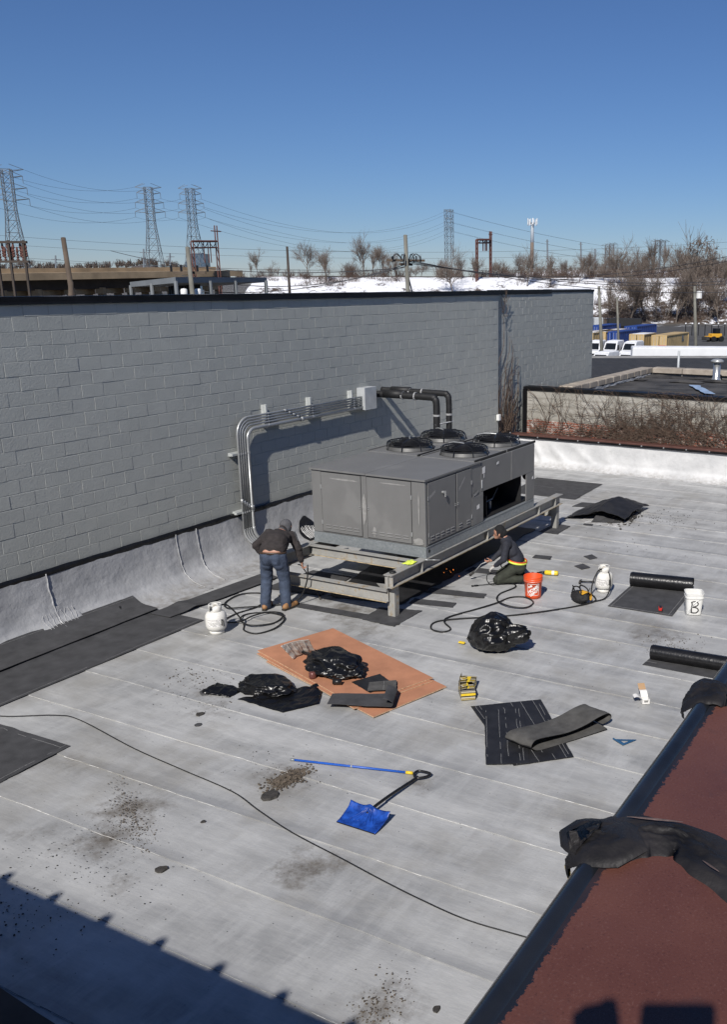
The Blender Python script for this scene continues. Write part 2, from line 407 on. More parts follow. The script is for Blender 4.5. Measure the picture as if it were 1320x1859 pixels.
# ================================================================== the roof we look down on
GZ = -5.6                                   # street level
WALL_Y, ROOF_X1, PAR_Y = 12.06, 24.0, 0.464
roof = bpy.data.objects.new('roof', None); col.objects.link(roof); tag(roof, kind='structure')
MB().box(((-.6 + 24.2) / 2, 6.25, -.2), (24.8, 11.6, .38)).build('roof_deck', m_render, roof)
seams = [5.15 + .862 * k for k in range(-6, 22)]
for i, x0 in enumerate(seams):
    x1 = x0 + .862 + .05
    if x1 > 24.0: x1 = 24.0
    if x0 > 23.9: continue
    def fn(u, v, x0=x0, x1=x1, i=i):
        y = .42 + v * 11.25
        e = .014 * fbm((y * .9, i * 7.3, 0)) + .006 * nz(y * 6, i)
        x = x0 + (x1 - x0) * u + e * (1 - u)
        z = .0125 - .0105 * u + .0035 * nz(x * 1.3, y * .8, 3) * min(1, u * 4) + .0022 * nz(x * 5, y * 4, 9) * min(1, u * 4)
        return (x, y, max(z, .0015))
    mb = MB().grid(fn, 8, 110)
    w = 111                                   # the lapped edge itself
    n0 = len(mb.v); mb.v += [(p[0] + .001, p[1], -.002) for p in mb.v[:w]]
    for j in range(w - 1): mb.f.append((j, j + 1, n0 + j + 1, n0 + j)); mb.m.append(0)
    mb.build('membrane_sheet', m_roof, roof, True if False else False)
    if i < len(seams) - 1:
        bm_ = MB(); run = []
        for j in range(0, 450):
            y = .5 + j * .025
            keep = nz(y * .8, i * 3.1, 5) > (-.25 if x0 < 8.5 else .0) and nz(y * 6, i * 5.1, 2) + .5 * nz(y * 19, i * 2.1) > (-.2 if x0 < 8.5 else -.05)
            if keep:
                run.append(Vector((x0 + .014 * fbm((y * .9, i * 7.3, 0)) + .006 * nz(y * 6, i) - .003 + .004 * nz(y * 13, i, 8), y, .008)))
            if (not keep or j == 449) and len(run) > 2:
                bm_.tube(run, [.0014 + .0055 * abs(nz(p.y * 7, i, 1)) for p in run], 4); run = []
            elif not keep: run = []
        if bm_.v: tag(bm_.build('seam_bead', m_bead, roof), kind='stuff')

# flashing turned up against the block wall
prof = [(11.30, .006), (11.48, .016), (11.64, .045), (11.78, .11), (11.88, .21), (11.945, .34), (11.985, .50), (12.01, .68), (12.03, .90)]
def cove(u, v, x0, x1, lift=0.0):
    x = x0 + (x1 - x0) * u; t = v * (len(prof) - 1); k = min(int(t), len(prof) - 2); q = t - k
    y = prof[k][0] * (1 - q) + prof[k + 1][0] * q; z = prof[k][1] * (1 - q) + prof[k + 1][1] * q
    a = .022 * nz(x * 1.1, v * 3.0, 4) + .010 * nz(x * 4.2, v * 6, 7) + .02 * math.exp(-((v - .45) / .2) ** 2) * nz(x * 2.2, 1.0)
    return (x, y - a * (1 - abs(v - .5)) - .006 * lift, z + .35 * abs(a) * (v < .7) + .004 * lift)
fx = [-.4, 3.4, 8.62, 11.15, 11.62, 14.6, 18.0, 21.2, 23.9]
for k in range(len(fx) - 1):
    MB().grid(lambda u, v, a=fx[k], b=fx[k + 1]: cove(u, v, a - .03 * (k > 0), b, k % 2), max(8, int((fx[k + 1] - fx[k]) * 9)), 28).build('flashing_sheet', m_flash, roof, True)
for xs in (11.13, 11.60, 8.60):                # gloopy weld beads on the upright laps
    pts = []
    for j in range(60):
        v = .10 + .88 * j / 59; p = Vector(cove(0, v, xs + .015 * nz(v * 14, xs), xs + 1, 2.2)); pts.append(p)
    MB().tube(pts, [.008 + .012 * abs(nz(p.z * 17, xs)) for p in pts], 5).build('weld_bead', m_flash, roof, True)
mb = MB()                                     # brushed silver repair on the flashing, left
def rp(u, v):
    a = u * 2 * math.pi; r = v
    x = 8.62 + .34 * r * math.cos(a) * (1 + .1 * nz(math.cos(a) * 3, math.sin(a) * 3)); vv = .40 + .24 * r * math.sin(a)
    return Vector(cove(0, vv, x, x + 1, 1.5)) + Vector((0, -.006 - .006 * nz(x * 20, vv * 8), .004))
mb.grid(rp, 40, 8)
for k in range(9):
    xs = 8.36 + .065 * k; pts = [Vector(cove(0, v, xs + .03 * nz(v * 9, k), xs + 1, 3.2)) for v in [.36 + .22 * j / 14 for j in range(15)]]
    mb.tube(pts, [.003 + .006 * abs(nz(j * .7, k)) for j in range(15)], 5)
mb.build('flashing_repair', m_flash, roof, True)
mb = MB()                                     # black tar patch with silver brush strokes beside the unit
mb.grid(lambda u, v: Vector(cove(0, .42 + .31 * v * math.sin(u * 6.2832) * (1 + .12 * nz(u * 9)), 14.45 + .27 * v * math.cos(u * 6.2832) * (1 + .2 * nz(u * 7, 3)), 99, 2)) + Vector((0, -.008, .004)), 40, 6)
o = mb.build('tar_patch', m_tar, roof, True)
mb = MB()
for k in range(9):
    xs = 14.26 + .042 * k
    pts = [Vector(cove(0, v, xs + .10 * (v - .4) * -1 + .012 * nz(v * 9, k), 99, 4)) + Vector((0, -.014, .006)) for v in [.30 + .05 * nz(k) + (.26 + .08 * nz(k * 2.2, 1)) * j / 9 for j in range(10)]]
    mb.tube(pts, [.006 + .008 * abs(nz(j * .9, k, 4)) for j in range(10)], 4)
mb.build('brush_stroke', m_bead, o)
mb = MB()
mb.grid(lambda u, v: Vector(cove(0, .22 + .15 * v * math.sin(u * 6.2832) * (1 + .2 * nz(u * 9, 4)), 9.62 + .09 * v * math.cos(u * 6.2832), 99, 2)) + Vector((0, -.01, .006)), 24, 4)
mb.build('tar_patch', m_tar, roof, True)
mb = MB()                                     # ragged tar line closing the top of the flashing
def tarline(u, v):
    x = -.4 + 24.2 * u; top = .935 + .012 * nz(x * 2.4); bot = .84 + .028 * fbm((x * 1.8, 3, 0)) + .03 * max(0, nz(x * .6, 8))
    return (x, 12.022 - .012 * math.sin(v * math.pi) - .006 * nz(x * 8, v * 3) + .012 * v, bot + (top - bot) * v)
mb.grid(tarline, 420, 5).build('tar_strip', m_tar, roof, True)

# white flashing and red-brown edge at the far end
def farflash(u, v):
    y = 12.04 - 15 * u; t = v
    x = 23.55 + .38 * math.sin(min(1, t * 2.2) * math.pi / 2) + .06 * t; z = .006 + .76 * max(0, (t - .12) / .88) ** 1.25
    fold = 0
    for (fy, fs, fw, sl) in ((11.35, .06, .10, .9), (10.9, .05, .14, 1.6), (10.2, .045, .16, 2.1), (9.3, .03, .18, 1.2), (7.9, .03, .2, -.5), (11.7, .05, .07, .2)):
        c = fy - sl * (1 - t) * .55; fold += fs * math.exp(-((y - c) / fw) ** 2)
    a = .018 * nz(y * 1.3, t * 2, 4) + .010 * nz(y * 4, t * 5) + fold * math.sin(t * math.pi)
    return (x - a, y, z + .2 * abs(a))
MB().grid(farflash, 240, 26).build('end_flashing', m_white_flash, roof, True)
pw = thing('end_parapet', 'low parapet at the far roof end with screwed dark red metal edge', 'parapet', (24.05, 4.5, 0))
MB().box((.10, 0, .25), (.16, 15.1, .98)).build('parapet_core', m_render, pw)
MB().bbox((-.10, -7.55, .775), (.20, 7.53, .86), .012).build('edge_trim', m_redmetal, pw)
MB().bbox((-.125, -7.55, .755), (-.102, 7.53, .815), .006).build('clamp_bar', m_coping_black, pw)
for k in range(17):
    MB().lathe([(.0, -.02), (.022, -.02), (.022, .0), (.012, .014), (0, .016)], 8).build('screw_head', m_conduit, pw, loc=(-.127, 7.3 - .62 * k, .80)).rotation_euler = (0, rad(-90), 0)

# ================================================================== the painted block building
bb = thing('block_building', 'long grey painted concrete block building with black roof edge', 'building', (0, WALL_Y, 0))
JY = .0065
COURSE0, CH = 4.562, .2032
MB().box((11.3, .16, -.4), (23.8, .30, 10.4)).box((26.8, .27, -.4), (7.2, .30, 10.4)).build('mortar_wall', m_wall, bb)
MB().box((14.9, 7.6, 2.4), (30.9, 14.2, 4.4)).build('roof_slab', M('pale_roof_gravel', (.55, .55, .55), .9), bb)
bh, bw, bv, bt_ = .0990, .1990, .0045, .0034
def block_verts(w, h):
    a = [(-w, 0, -h), (w, 0, -h), (w, 0, h), (-w, 0, h)]; i = bv
    b = [(-w + i, -bt_, -h + i), (w - i, -bt_, -h + i), (w - i, -bt_, h - i), (-w + i, -bt_, h - i)]
    return a + b, [(4, 5, 6, 7), (0, 1, 5, 4), (1, 2, 6, 5), (2, 3, 7, 6), (3, 0, 4, 7)]
v_, f_ = block_verts(bw, bh); block_me = MB().add(v_, f_).mesh('block', m_wall)
cells = []
for r in range(-1, 20):
    zc = COURSE0 - CH * (r + .5)
    off = 8.629 if r % 2 == 0 else 8.821
    for k in range(-24, 37):
        xc = off + .4025 * (k + .5)
        if xc - .2 < -.5: continue
        if xc > 23.0: continue
        if zc < .80: continue
        d = (Vector((xc, WALL_Y, zc)) - CPOS); s = d.dot(CFWD); px = PPX + FPX * d.dot(CRIGHT) / s
        cells.append((d.length, xc, zc, px > -35))
vis = sorted([c for c in cells if c[3]])
near = set((round(c[1], 3), round(c[2], 3)) for c in vis[:300])
mb = MB()
for (_, xc, zc, _v) in cells:
    j = Vector((.003 * RND.uniform(-1, 1), .0022 * RND.uniform(-1, 1), .003 * RND.uniform(-1, 1)))
    if (round(xc, 3), round(zc, 3)) in near:
        o = link_mesh('block', block_me, bb, (xc + j.x, .008 + j.y, zc + j.z)); o.rotation_euler = (RND.uniform(-.008, .008), RND.uniform(-.006, .006), RND.uniform(-.006, .006))
    else: mb.add([Vector(p) + Vector((xc + j.x, .008 + j.y, zc + j.z)) for p in v_], f_)
for r in range(-1, 24):
    for k in range(18):
        xc = 23.5 + .4025 * (k + .5) - (.2 if r % 2 else 0)
        if 23.25 < xc < 30.3:
            zc = COURSE0 - CH * (r + .5) - .01
            mb.add([Vector(p) * 1 + Vector((xc, .118 + .0022 * RND.uniform(-1, 1), zc)) for p in v_], f_)
o = mb.build('blocks', m_wall, bb); tag(o, kind='stuff')
# black edge metal along the top
def cop(u, v):
    x = -.5 + 23.9 * u; bot = 4.735 - .02 * max(0, nz(x * .7, 3)) ; z = bot + (4.835 - bot) * v
    return (x, -.034 + .006 * nz(x * .9, v) - .008 * (v < .1), z)
mb = MB().grid(cop, 200, 4)
mb.grid(lambda u, v: (-.5 + 23.9 * u, -.035 + .40 * v, 4.835 + .004 * nz(u * 40)), 60, 2)
mb.grid(lambda u, v: (-.5 + 23.9 * u, -.04 + .05 * v, 4.735 - .012 - .012 * nz(u * 20)), 100, 1)
mb.box((25.15, .28, 4.79), (3.5, .38, .12))
mb.build('coping', m_coping_black, bb)
MB().box((28.6, .28, 4.80), (3.6, .36, .07)).build('coping', m_coping_black, bb)
MB().box((28.6, .42, 4.845), (3.9, .3, .03)).build('roof_edge', M('old_snow', (.82, .83, .86), .8), bb)

# ================================================================== parapet the photographer looks over, and its return wall
CZ = 4.18
cp = thing('near_parapet', 'dark red granule coping of the near parapet with black rounded edge', 'parapet', (0, 0, 0))
MB().box((12.0, .20, (GZ + CZ - .06) / 2), (25.0, .42, CZ - .06 - GZ)).build('parapet_wall', m_render, cp)
def coptop(u, v):
    x = -.52 + 25 * u ** 2.2; y = -.02 + .465 * v
    z = CZ + .004 * nz(x * 2.1, y * 3) + .0015 * nz(x * 12, y * 12)
    return (x, y, z)
MB().grid(coptop, 160, 24).build('coping_surface', m_redcoping, cp, True)
pts = [(x, .444 + .003 * nz(x * 1.7), CZ - .012) for x in [-.5 + 25 * (k / 120) ** 2.2 for k in range(121)]]
MB().tube(pts, .020, 14).build('edge_roll', m_darkbead, cp, True)
MB().box((12.0, .438, CZ - .12), (24.9, .018, .18)).build('edge_fascia', m_darkbead, cp)
def tar_lump(parent, path, wid, hgt, seed):
    """ragged saddle of roof cement laid along path, draped over the edge"""
    path = smooth_path(path, 10); mb = MB(); n = len(path)
    def fn(u, v):
        i = min(int(u * (n - 1)), n - 2); q = u * (n - 1) - i; c = path[i].lerp(path[i + 1], q); t = (path[i + 1] - path[i]).normalized()
        nrm = Vector((0, 0, 1)) - t * t.z
        if nrm.length < .2: nrm = Vector((0, 1, 0))
        nrm.normalize(); sd = t.cross(nrm); a = (v - .5) * 2
        w = wid * (1 + .28 * nz(u * 5, a * .6 + seed) + .12 * nz(u * 17, a + seed))
        if u > .9: w *= 1 - .5 * (u - .9) * 10
        h = hgt * (1 - a * a) ** .6 * (1 + .35 * nz(u * 7, a * 2, seed)) + .006 * nz(u * 18, a * 4, seed) * (1 - abs(a)) + .0025 * nz(u * 60, a * 14, seed) * (1 - abs(a))
        return c + sd * (a * w) + nrm * (h - .004)
    mb.grid(fn, 160, 44)
    return mb.build('tar_lump', m_tarlump, parent, True)
m_tarlump = M('weathered_roof_cement', (.012, .011, .0115), .6, 0, .5, 10, .5, 38, .006, .35, c2=(.028, .025, .025))
for k, xb in enumerate((1.225, 1.86, 2.47, 3.08, 3.7, 4.3)):
    e = CZ
    if k == 0: pth_ = [FL(1400, 1640, CZ), FL(1320, 1578, CZ), FL(1250, 1532, CZ), FL(1180, 1520, CZ), FL(1120, 1522, CZ), FL(1078, 1522, CZ)]
    else: pth_ = [Vector((xb + .10, .02, e)), Vector((xb + .03, .14, e)), Vector((xb + .02, .25, e)), Vector((xb, .36, e)), Vector((xb - .005, .41, e))]
    pth_ = [Vector((p.x, p.y, e + .002)) for p in pth_]; xe = pth_[-1].x
    L = tar_lump(cp, pth_ + [Vector((xe - .012, .445, e + .012)), Vector((xe - .02, .478, e - .004)), Vector((xe - .02, .488, e - .05))], .060, .016, k * 3.7)
    if k == 0:
        for (q0, q1, w_) in ((FL(1138, 1504, CZ), FL(1240, 1514, CZ), .0032), (FL(1275, 1585, CZ), FL(1305, 1606, CZ), .0022)):
            MB().tube([(q0[0] + (q1[0] - q0[0]) * t / 9, q0[1] + (q1[1] - q0[1]) * t / 9, CZ + .022 + .002 * nz(t)) for t in range(10)], [w_ * math.sin(math.pi * (t + .6) / 10.2) for t in range(10)], 6, flat=.35).build('crack_filler', M('pinkish_filler', (.10, .070, .064), .9, 0, .5, 90, .8), L)
        MB().tube([(1.19, .489, CZ - .01), (1.185, .492, CZ - .035), (1.19, .49, CZ - .06)], [.003, .005, .003], 8).build('foam_patch', M('yellow_foam', (.42, .33, .12), .8, 0, .3, 60, .4), L)
rw = thing('return_wall', 'tall rendered wall beside the camera casting the corner shadow on the roof', 'wall', (-.72, 0, 0))
MB().box((0, 6.3, (GZ + CZ) / 2), (.36, 11.5, CZ - GZ - .04)).build('wall_core', m_render, rw)
MB().bbox((-.22, .50, CZ - .03), (.20, 12.0, CZ), .01).build('coping_surface', m_redmetal, rw)
for k in range(18):
    y = .92 + .615 * k
    MB().tube([(-.2, y, CZ), (0, y + .01, CZ + .02), (.15, y, CZ + .03), (.205, y, CZ + .01), (.21, y, CZ - .05)], [.05, .05, .055, .05, .03], 8).build('tar_lump', m_tarlump, rw, True)

# ================================================================== neighbouring low roof with vine-covered wall
nb = thing('neighbour_building', 'low neighbouring building with dark flat roof and stone coping', 'building', (24.6, 0, 0))
def vinewall_mat():
    t = NT('streaked_concrete_over_brick'); p = t.pos(); s = t.n('SeparateXYZ', i_Vector=p)
    v = t.n('CombineXYZ', i_X=s.outputs[1], i_Y=s.outputs[2]).outputs[0]
    br = t.n('TexBrick', i_Vector=v, i_Scale=1.0, i_Color1=(.30, .10, .06, 1), i_Color2=(.21, .075, .05, 1), i_Mortar=(.30, .27, .24, 1), i_Mortar_Size=.008)
    br.inputs['Brick Width'].default_value = .21; br.inputs['Row Height'].default_value = .07
    n = t.noise(p, 1.6, 6.0, .65); n2 = t.noise(p, 7.0, 5.0, .7)
    rows = t.n('TexWave', i_Vector=p, i_Scale=1.55, i_Distortion=1.2, i_Detail=2.0, bands_direction='Z')
    c = t.mix(t.ramp(n, [(.3, 0.0), (.7, 1.0)]), (.27, .255, .22), (.43, .415, .38))
    c = t.mix(t.math('MULTIPLY', t.ramp(rows.outputs['Fac'], [(.0, 1.0), (.35, 0.0)]), .45), c, (.17, .155, .13))
    c = t.mix(t.math('MULTIPLY', t.ramp(n2, [(.5, 0.0), (.75, 1.0)]), .5), c, (.19, .17, .14))
    lvl = t.math('ADD', s.outputs[2], t.math('MULTIPLY', t.math('SUBTRACT', n, .5), .35))
    c = t.mix(t.math('LESS_THAN', lvl, 1.18), c, t.mix(t.math('MULTIPLY', t.ramp(n2, [(.52, 0.0), (.62, 1.0)]), .8), br.outputs['Color'], (.5, .48, .45)))
    return t.fin(c, .85, t.bump(n2, .5, .02), 0, .3)
MB().box((.15, 1.9, -1.75), (.30, 20.0, 7.6)).build('facing_wall', vinewall_mat(), nb)
MB().bbox((-.06, -8.1, 2.06), (.34, 11.95, 2.15), .01).bbox((-.05, 11.84, .55), (.05, 11.97, 2.07), .006).build('black_edge_trim', m_coping_black, nb)
m_nbroof = M('dark_ballast_roof', (.035, .033, .032), .85, 0, .55, 1.2, .5, 14, .02, c2=(.085, .08, .075))
MB().grid(lambda u, v: (.3 + 9.6 * u, 11.5 - 20 * v, 1.70 + .03 * nz(u * 6, v * 9)), 30, 40).build('flat_roof', m_nbroof, nb)
MB().box((5.0, 11.45, -1.9), (9.9, .35, 7.4)).box((9.75, 1.7, -1.9), (.35, 19.6, 7.4)).build('side_wall', m_render, nb)
m_stone = M('sandstone_coping', (.34, .29, .24), .85, 0, .3, 3, .4, 25, c2=(.42, .37, .31))
for k in range(11):
    x0 = 1.9 + .70 * k
    MB().bbox((x0 + .012, 11.22, 1.80), (x0 + .69, 11.68, 2.0 + .01 * nz(k * 3.3)), .02).build('coping_stone', m_stone, nb)
for k in range(16):
    y0 = 11.2 - 1.15 * k
    MB().bbox((9.45, y0 - 1.13, 1.80), (9.98, y0, 2.0 + .012 * nz(k * 5.3)), .02).build('coping_stone', m_stone, nb)
MB().grid(lambda u, v: (2.0 + 7.2 * u, 11.18 - .02 * nz(u * 30, v * 3), 1.72 + .085 * v + .05 * nz(u * 14)), 60, 2).build('silver_flashing', m_flash, nb)
MB().grid(lambda u, v: (9.4 - .02 * nz(u * 30, v * 3), 8.2 - 9 * u, 1.72 + .085 * v + .05 * nz(u * 14)), 60, 2).build('silver_flashing', m_flash, nb)
mb = MB(); pth = [FL(1260, 700, 1.74), FL(1275, 706, 1.74), FL(1290, 716, 1.74)]
mb.grid(lambda u, v: pth[0].lerp(pth[2], u) - Vector((24.6, 0, 0)) + Vector((.1 * nz(u * 9, v), .35 * (v - .5) * (1 + .3 * nz(u * 7)), .022 + .004 * nz(u * 8, v * 4))), 16, 4)
mb.build('blue_tape', M('pale_blue_patch', (.30, .40, .55), .5, 0, .25, 6), nb)
# a few ridges of lifted felt on that roof
for k in range(7):
    c = FL(1140 + 28 * k + RND.uniform(-9, 9), 684 + RND.uniform(-4, 9), 1.74) - Vector((24.6, 0, 0))
    MB().grid(lambda u, v, c=c, k=k: c + Vector(((u - .5) * .5, (v - .5) * (1.2 + .5 * nz(k)), -.02 + .06 * math.sin(u * math.pi) * math.sin(v * math.pi) + .015 * nz(u * 4 + k, v * 6))), 8, 14).build('felt_ridge', m_nbroof, nb, True)
vt = thing('roof_vent', 'shiny metal vent pipe with cap on the neighbouring dark roof', 'vent', FL(1301, 692, 1.70))
mb = MB().lathe([(.17, -.04), (.19, .03), (.13, .12), (.125, .62)], 18); mb.build('stack', M('bright_tin', (.62, .62, .60), .28, .8, .15, 8, .1), vt, True)
MB().lathe([(.10, .60), (.12, .62), (.22, .66), (.23, .72), (.14, .77), (.02, .79)], 18).build('cap', m_conduit, vt, True)

# vines
m_vine = M('bare_vine_stems', (.085, .058, .042), .9, 0, .4, 9, .2, c2=(.14, .095, .07))
def vine(mb, x, y, z, ang, length, r, wander, zmin, zmax, ymin, ymax, depth=0, rng=RND, out=.05, sag=.0):
    pts = []; a = ang; n = max(5, int(length / .07)); seed = rng.uniform(0, 99)
    for k in range(n):
        pts.append((x - out - .05 * abs(nz(k * .3, seed)), y, z))
        a += rng.uniform(-wander, wander) + .10 * nz(k * .35, seed, 2); a -= sag * math.cos(a)
        y += -math.cos(a) * .07; z += math.sin(a) * .07
        if z < zmin or z > zmax or y < ymin or y > ymax: break
        if depth < 2 and rng.random() < .10:
            vine(mb, x, y, z, a + rng.choice((-1, 1)) * rng.uniform(.4, 1.1), length * rng.uniform(.25, .6), r * .65, wander * 1.15, zmin, zmax, ymin, ymax, depth + 1, rng, out + .02, sag)
    if len(pts) > 2: mb.tube(pts, [r * (1 - .6 * i / len(pts)) for i in range(len(pts))], 3, cap=False)
vr = random.Random(5)
mb = MB()
for k in range(190):
    y = 11.75 - vr.random() ** .8 * 9.0
    vine(mb, 24.58, y, .72 + vr.random() * .15, vr.uniform(.2, 2.9), vr.uniform(.8, 2.6), vr.uniform(.006, .013), .28, .65, 2.25, 2.5, 11.8, 0, vr)
for k in range(520):
    y = 9.2 - abs(vr.gauss(0, 1.6)) + vr.gauss(0, .5); z = .72 + abs(vr.gauss(0, .32)) + (.35 if y < 8 else 0) * vr.random()
    vine(mb, 24.58, y, z, vr.uniform(-.8, 3.6), vr.uniform(.25, .9), vr.uniform(.004, .009), .5, .68, 2.12, 2.5, 11.6, 1, vr, .04, .03)
for k in range(60):
    vine(mb, 24.58, 11.6 - abs(vr.gauss(0, .25)), .75 + abs(vr.gauss(0, .12)), vr.uniform(-.3, 3.4), vr.uniform(.2, .6), .005, .6, .68, 1.3, 10.5, 11.75, 1, vr)
tag(mb.build('climbing_vine', m_vine), 'tangle of bare brown vine stems covering the low neighbouring wall', 'vine')
mb = MB()
for k in range(46):
    y0 = vr.uniform(23.35, 24.35)
    pts = []; x = y0; z = .75 + vr.random() * .3; a = vr.uniform(1.0, 2.3); n = int(vr.uniform(8, 34) * (1 if x < 24 else .6)); sd = vr.random() * 50
    for i in range(n):
        pts.append((x, 12.13 - .03 - .06 * abs(nz(i * .3, sd)), z)); a += vr.uniform(-.3, .3); a += (1.5 - a) * .05
        if i > n * .75: a -= .22
        x += math.cos(a) * .075; z += math.sin(a) * .075
        x = max(23.25, min(24.5, x))
    mb.tube(pts, [.010 * (1 - .7 * i / n) + .002 for i in range(len(pts))], 3, cap=False)
for (xs, top) in ((23.4, 4.7), (23.7, 3.6), (23.9, 3.5)):
    pts = [(xs + .22 * math.sin(z * 1.7 + xs * 3) + .1 * nz(z * 3, xs), 12.09, z) for z in [.75 + (top - .75) * i / 40 for i in range(41)]]
    mb.tube(pts, [.016 * (1 - .65 * i / 40) for i in range(41)], 4)
for k in range(14):
    x = 23.38 + .3 * vr.random(); z = 4.1 + .6 * vr.random(); pts = []; a = vr.uniform(-1, 4)
    for i in range(9): pts.append((x, 12.05, z)); a += vr.uniform(-.6, .6); x += math.cos(a) * .05; z = min(4.85, z + math.sin(a) * .05)
    mb.tube(pts, .006, 3, cap=False)
tag(mb.build('corner_vine', m_vine), 'thin bare vine climbing the recessed corner of the block wall', 'vine')
o = MB().bbox((23.05, 11.97, 1.33), (23.18, 12.056, 1.50), .01).build('junction_box', m_white_plastic)
tag(o, 'small white junction box at the corner edge of the block wall', 'junction box')
# ================================================================== steel frame and rooftop unit
def ibeam(mb, a, b, h, w, t=.012, axis='x', m=0, me=None):
    """I-section from a to b, both on its top centre line"""
    a = Vector(a); b = Vector(b); L = (b - a).length; c = (a + b) / 2
    def bx(off, dim):
        if axis == 'x': mb.box((c.x, c.y + off[0], c.z + off[1]), (L, dim[0], dim[1]), 0, m)
        else: mb.box((c.x + off[0], c.y, c.z + off[1]), (dim[0], L, dim[1]), 0, m)
    bx((0, -t / 2), (w, t)); bx((0, -h / 2), (t * .8, h - 2 * t)); bx((0, -h + t / 2), (w, t))
BT = .735
fr = thing('steel_support_frame', 'grey steel beam frame on legs carrying the rooftop unit', 'steel frame', (14.4, 8.85, 0))
fo = Vector((14.4, 8.85, 0))
def FW(name, mb, mt): return mb.build(name, mt, fr)
for yb in (7.76, 9.96):
    mb = MB(); ibeam(mb, Vector((11.26, yb, BT)) - fo, Vector((17.75, yb, BT)) - fo, .205, .155)
    for xs in (11.30, 12.16, 14.4, 16.6, 17.4): mb.box(Vector((xs, yb, BT - .1025)) - fo, (.010, .145, .18))
    o = FW('long_beam', mb, m_steel)
    MB().box(Vector((14.5, yb - .0785, BT - .2)) - fo, (6.49, .003, .013)).build('flange_edge', m_rust_edge, o)
for (xc, zt, h, y0, y1) in ((11.36, .455, .185, 7.82, 9.90), (12.12, BT - .004, .16, 7.84, 9.88), (14.3, BT - .004, .16, 7.84, 9.88), (16.45, BT - .004, .16, 7.84, 9.88), (17.62, .455, .185, 7.82, 9.90)):
    mb = MB(); ibeam(mb, Vector((xc, y0, zt)) - fo, Vector((xc, y1, zt)) - fo, h, .12, .011, 'y')
    o = FW('cross_beam', mb, m_steel)
    MB().box(Vector((xc - .0615, (y0 + y1) / 2, zt - h + .006)) - fo, (.003, y1 - y0, .013)).build('flange_edge', m_rust_edge, o)
for (xl, yl) in ((11.46, 7.80), (11.46, 9.96), (14.5, 9.96), (17.62, 7.80), (17.62, 9.96)):
    mb = MB(); z1 = BT - .207
    mb.box(Vector((xl - .055, yl, z1 / 2)) - fo, (.011, .13, z1)).box(Vector((xl + .055, yl, z1 / 2)) - fo, (.011, .13, z1)).box(Vector((xl, yl - .06, z1 / 2)) - fo, (.10, .010, z1))
    mb.box(Vector((xl, yl, .012)) - fo, (.20, .20, .018)).box(Vector((xl, yl, z1 - .004)) - fo, (.18, .17, .012))
    FW('leg', mb, m_steel)
for xl in (11.46, 17.62):
    mb = MB(); mb.add([Vector((xl - .05, 7.86, .50)) - fo, Vector((xl + .05, 7.86, .50)) - fo, Vector((xl, 7.86, .50)) - fo + Vector((.0, .25, 0)), Vector((xl, 7.86, .28)) - fo], [(0, 1, 2), (0, 3, 1), (1, 3, 2), (2, 3, 0)])
    FW('gusset', mb, m_steel)

ac = thing('rooftop_unit', 'large grey rooftop condenser unit with four top fans', 'air conditioner', (12.30, 7.71, BT + .001))
AL, AW, AH = 4.07, 2.26, 1.285
mb = MB(); t = .012
mb.box((t / 2, AW / 2, .092), (t, AW, .184)).box((AL - t / 2, AW / 2, .092), (t, AW, .184)).box((AL / 2, t / 2, .092), (AL - 2 * t - .004, t, .184)).box((AL / 2, AW - t / 2, .092), (AL - 2 * t - .004, t, .184))
mb.box((.03, AW / 2, .008), (.07, AW + .02, .012)).box((AL / 2, .02, .176), (AL - .06, .06, .010)).box((.04, AW / 2, .176), (.06, AW - .06, .010))
rail = mb.build('base_rail', m_galv, ac)
mb = MB()
for k in range(15):
    for zz in (.045, .14):
        yy = .06 + k * .153 + RND.uniform(-.02, .02)
        if RND.random() < .6: mb.cyl((-.003, yy, zz), (.001, yy, zz), .007, 6)
for k in range(24):
    for zz in (.045, .14):
        xx = .05 + k * .172 + RND.uniform(-.03, .03)
        if RND.random() < .6: mb.cyl((xx, -.003, zz), (xx, .001, zz), .008, 6)
tag(mb.build('rivets', m_conduit, rail), kind='stuff')
MB().cyl((.10, -.004, .10), (.10, .0, .10), .03, 12).build('drain_hole', m_gap, rail)
S1 = 1.86                                              # length of the closed cabinet
MB().bbox((0, 0, .186), (S1, AW, AH - .012), .008).build('cabinet', m_ac, ac)
# lid in two halves with drip edge
for (y0, y1) in ((-.02, AW / 2 - .004), (AW / 2 + .004, AW + .02)):
    def lid(u, v, y0=y0, y1=y1):
        x = -.03 + (S1 + .03) * u; y = y0 + (y1 - y0) * v
        return (x, y, AH + .010 + .012 * math.sin(u * math.pi) * math.sin(v * math.pi))
    MB().slab(lid, 12, 10, .028).build('lid_panel', m_ac, ac)
def louver(par, base, u, n):
    """one pressed louvre, base point, u along the panel, n outward"""
    base = Vector(base); mb = MB(); w, h, d = .055, .022, .012
    U = Vector(u); Nn = Vector(n); Z = Vector((0, 0, 1))
    pts = [base + U * (-w) , base + U * w, base + U * w * .85 + Nn * d + Z * h * .3, base - U * w * .85 + Nn * d + Z * h * .3, base + U * w + Z * h, base - U * w + Z * h]
    mb.add(pts, [(0, 1, 2, 3), (3, 2, 4, 5), (1, 4, 2), (0, 3, 5)]); return mb.build('louver', m_ac, par)
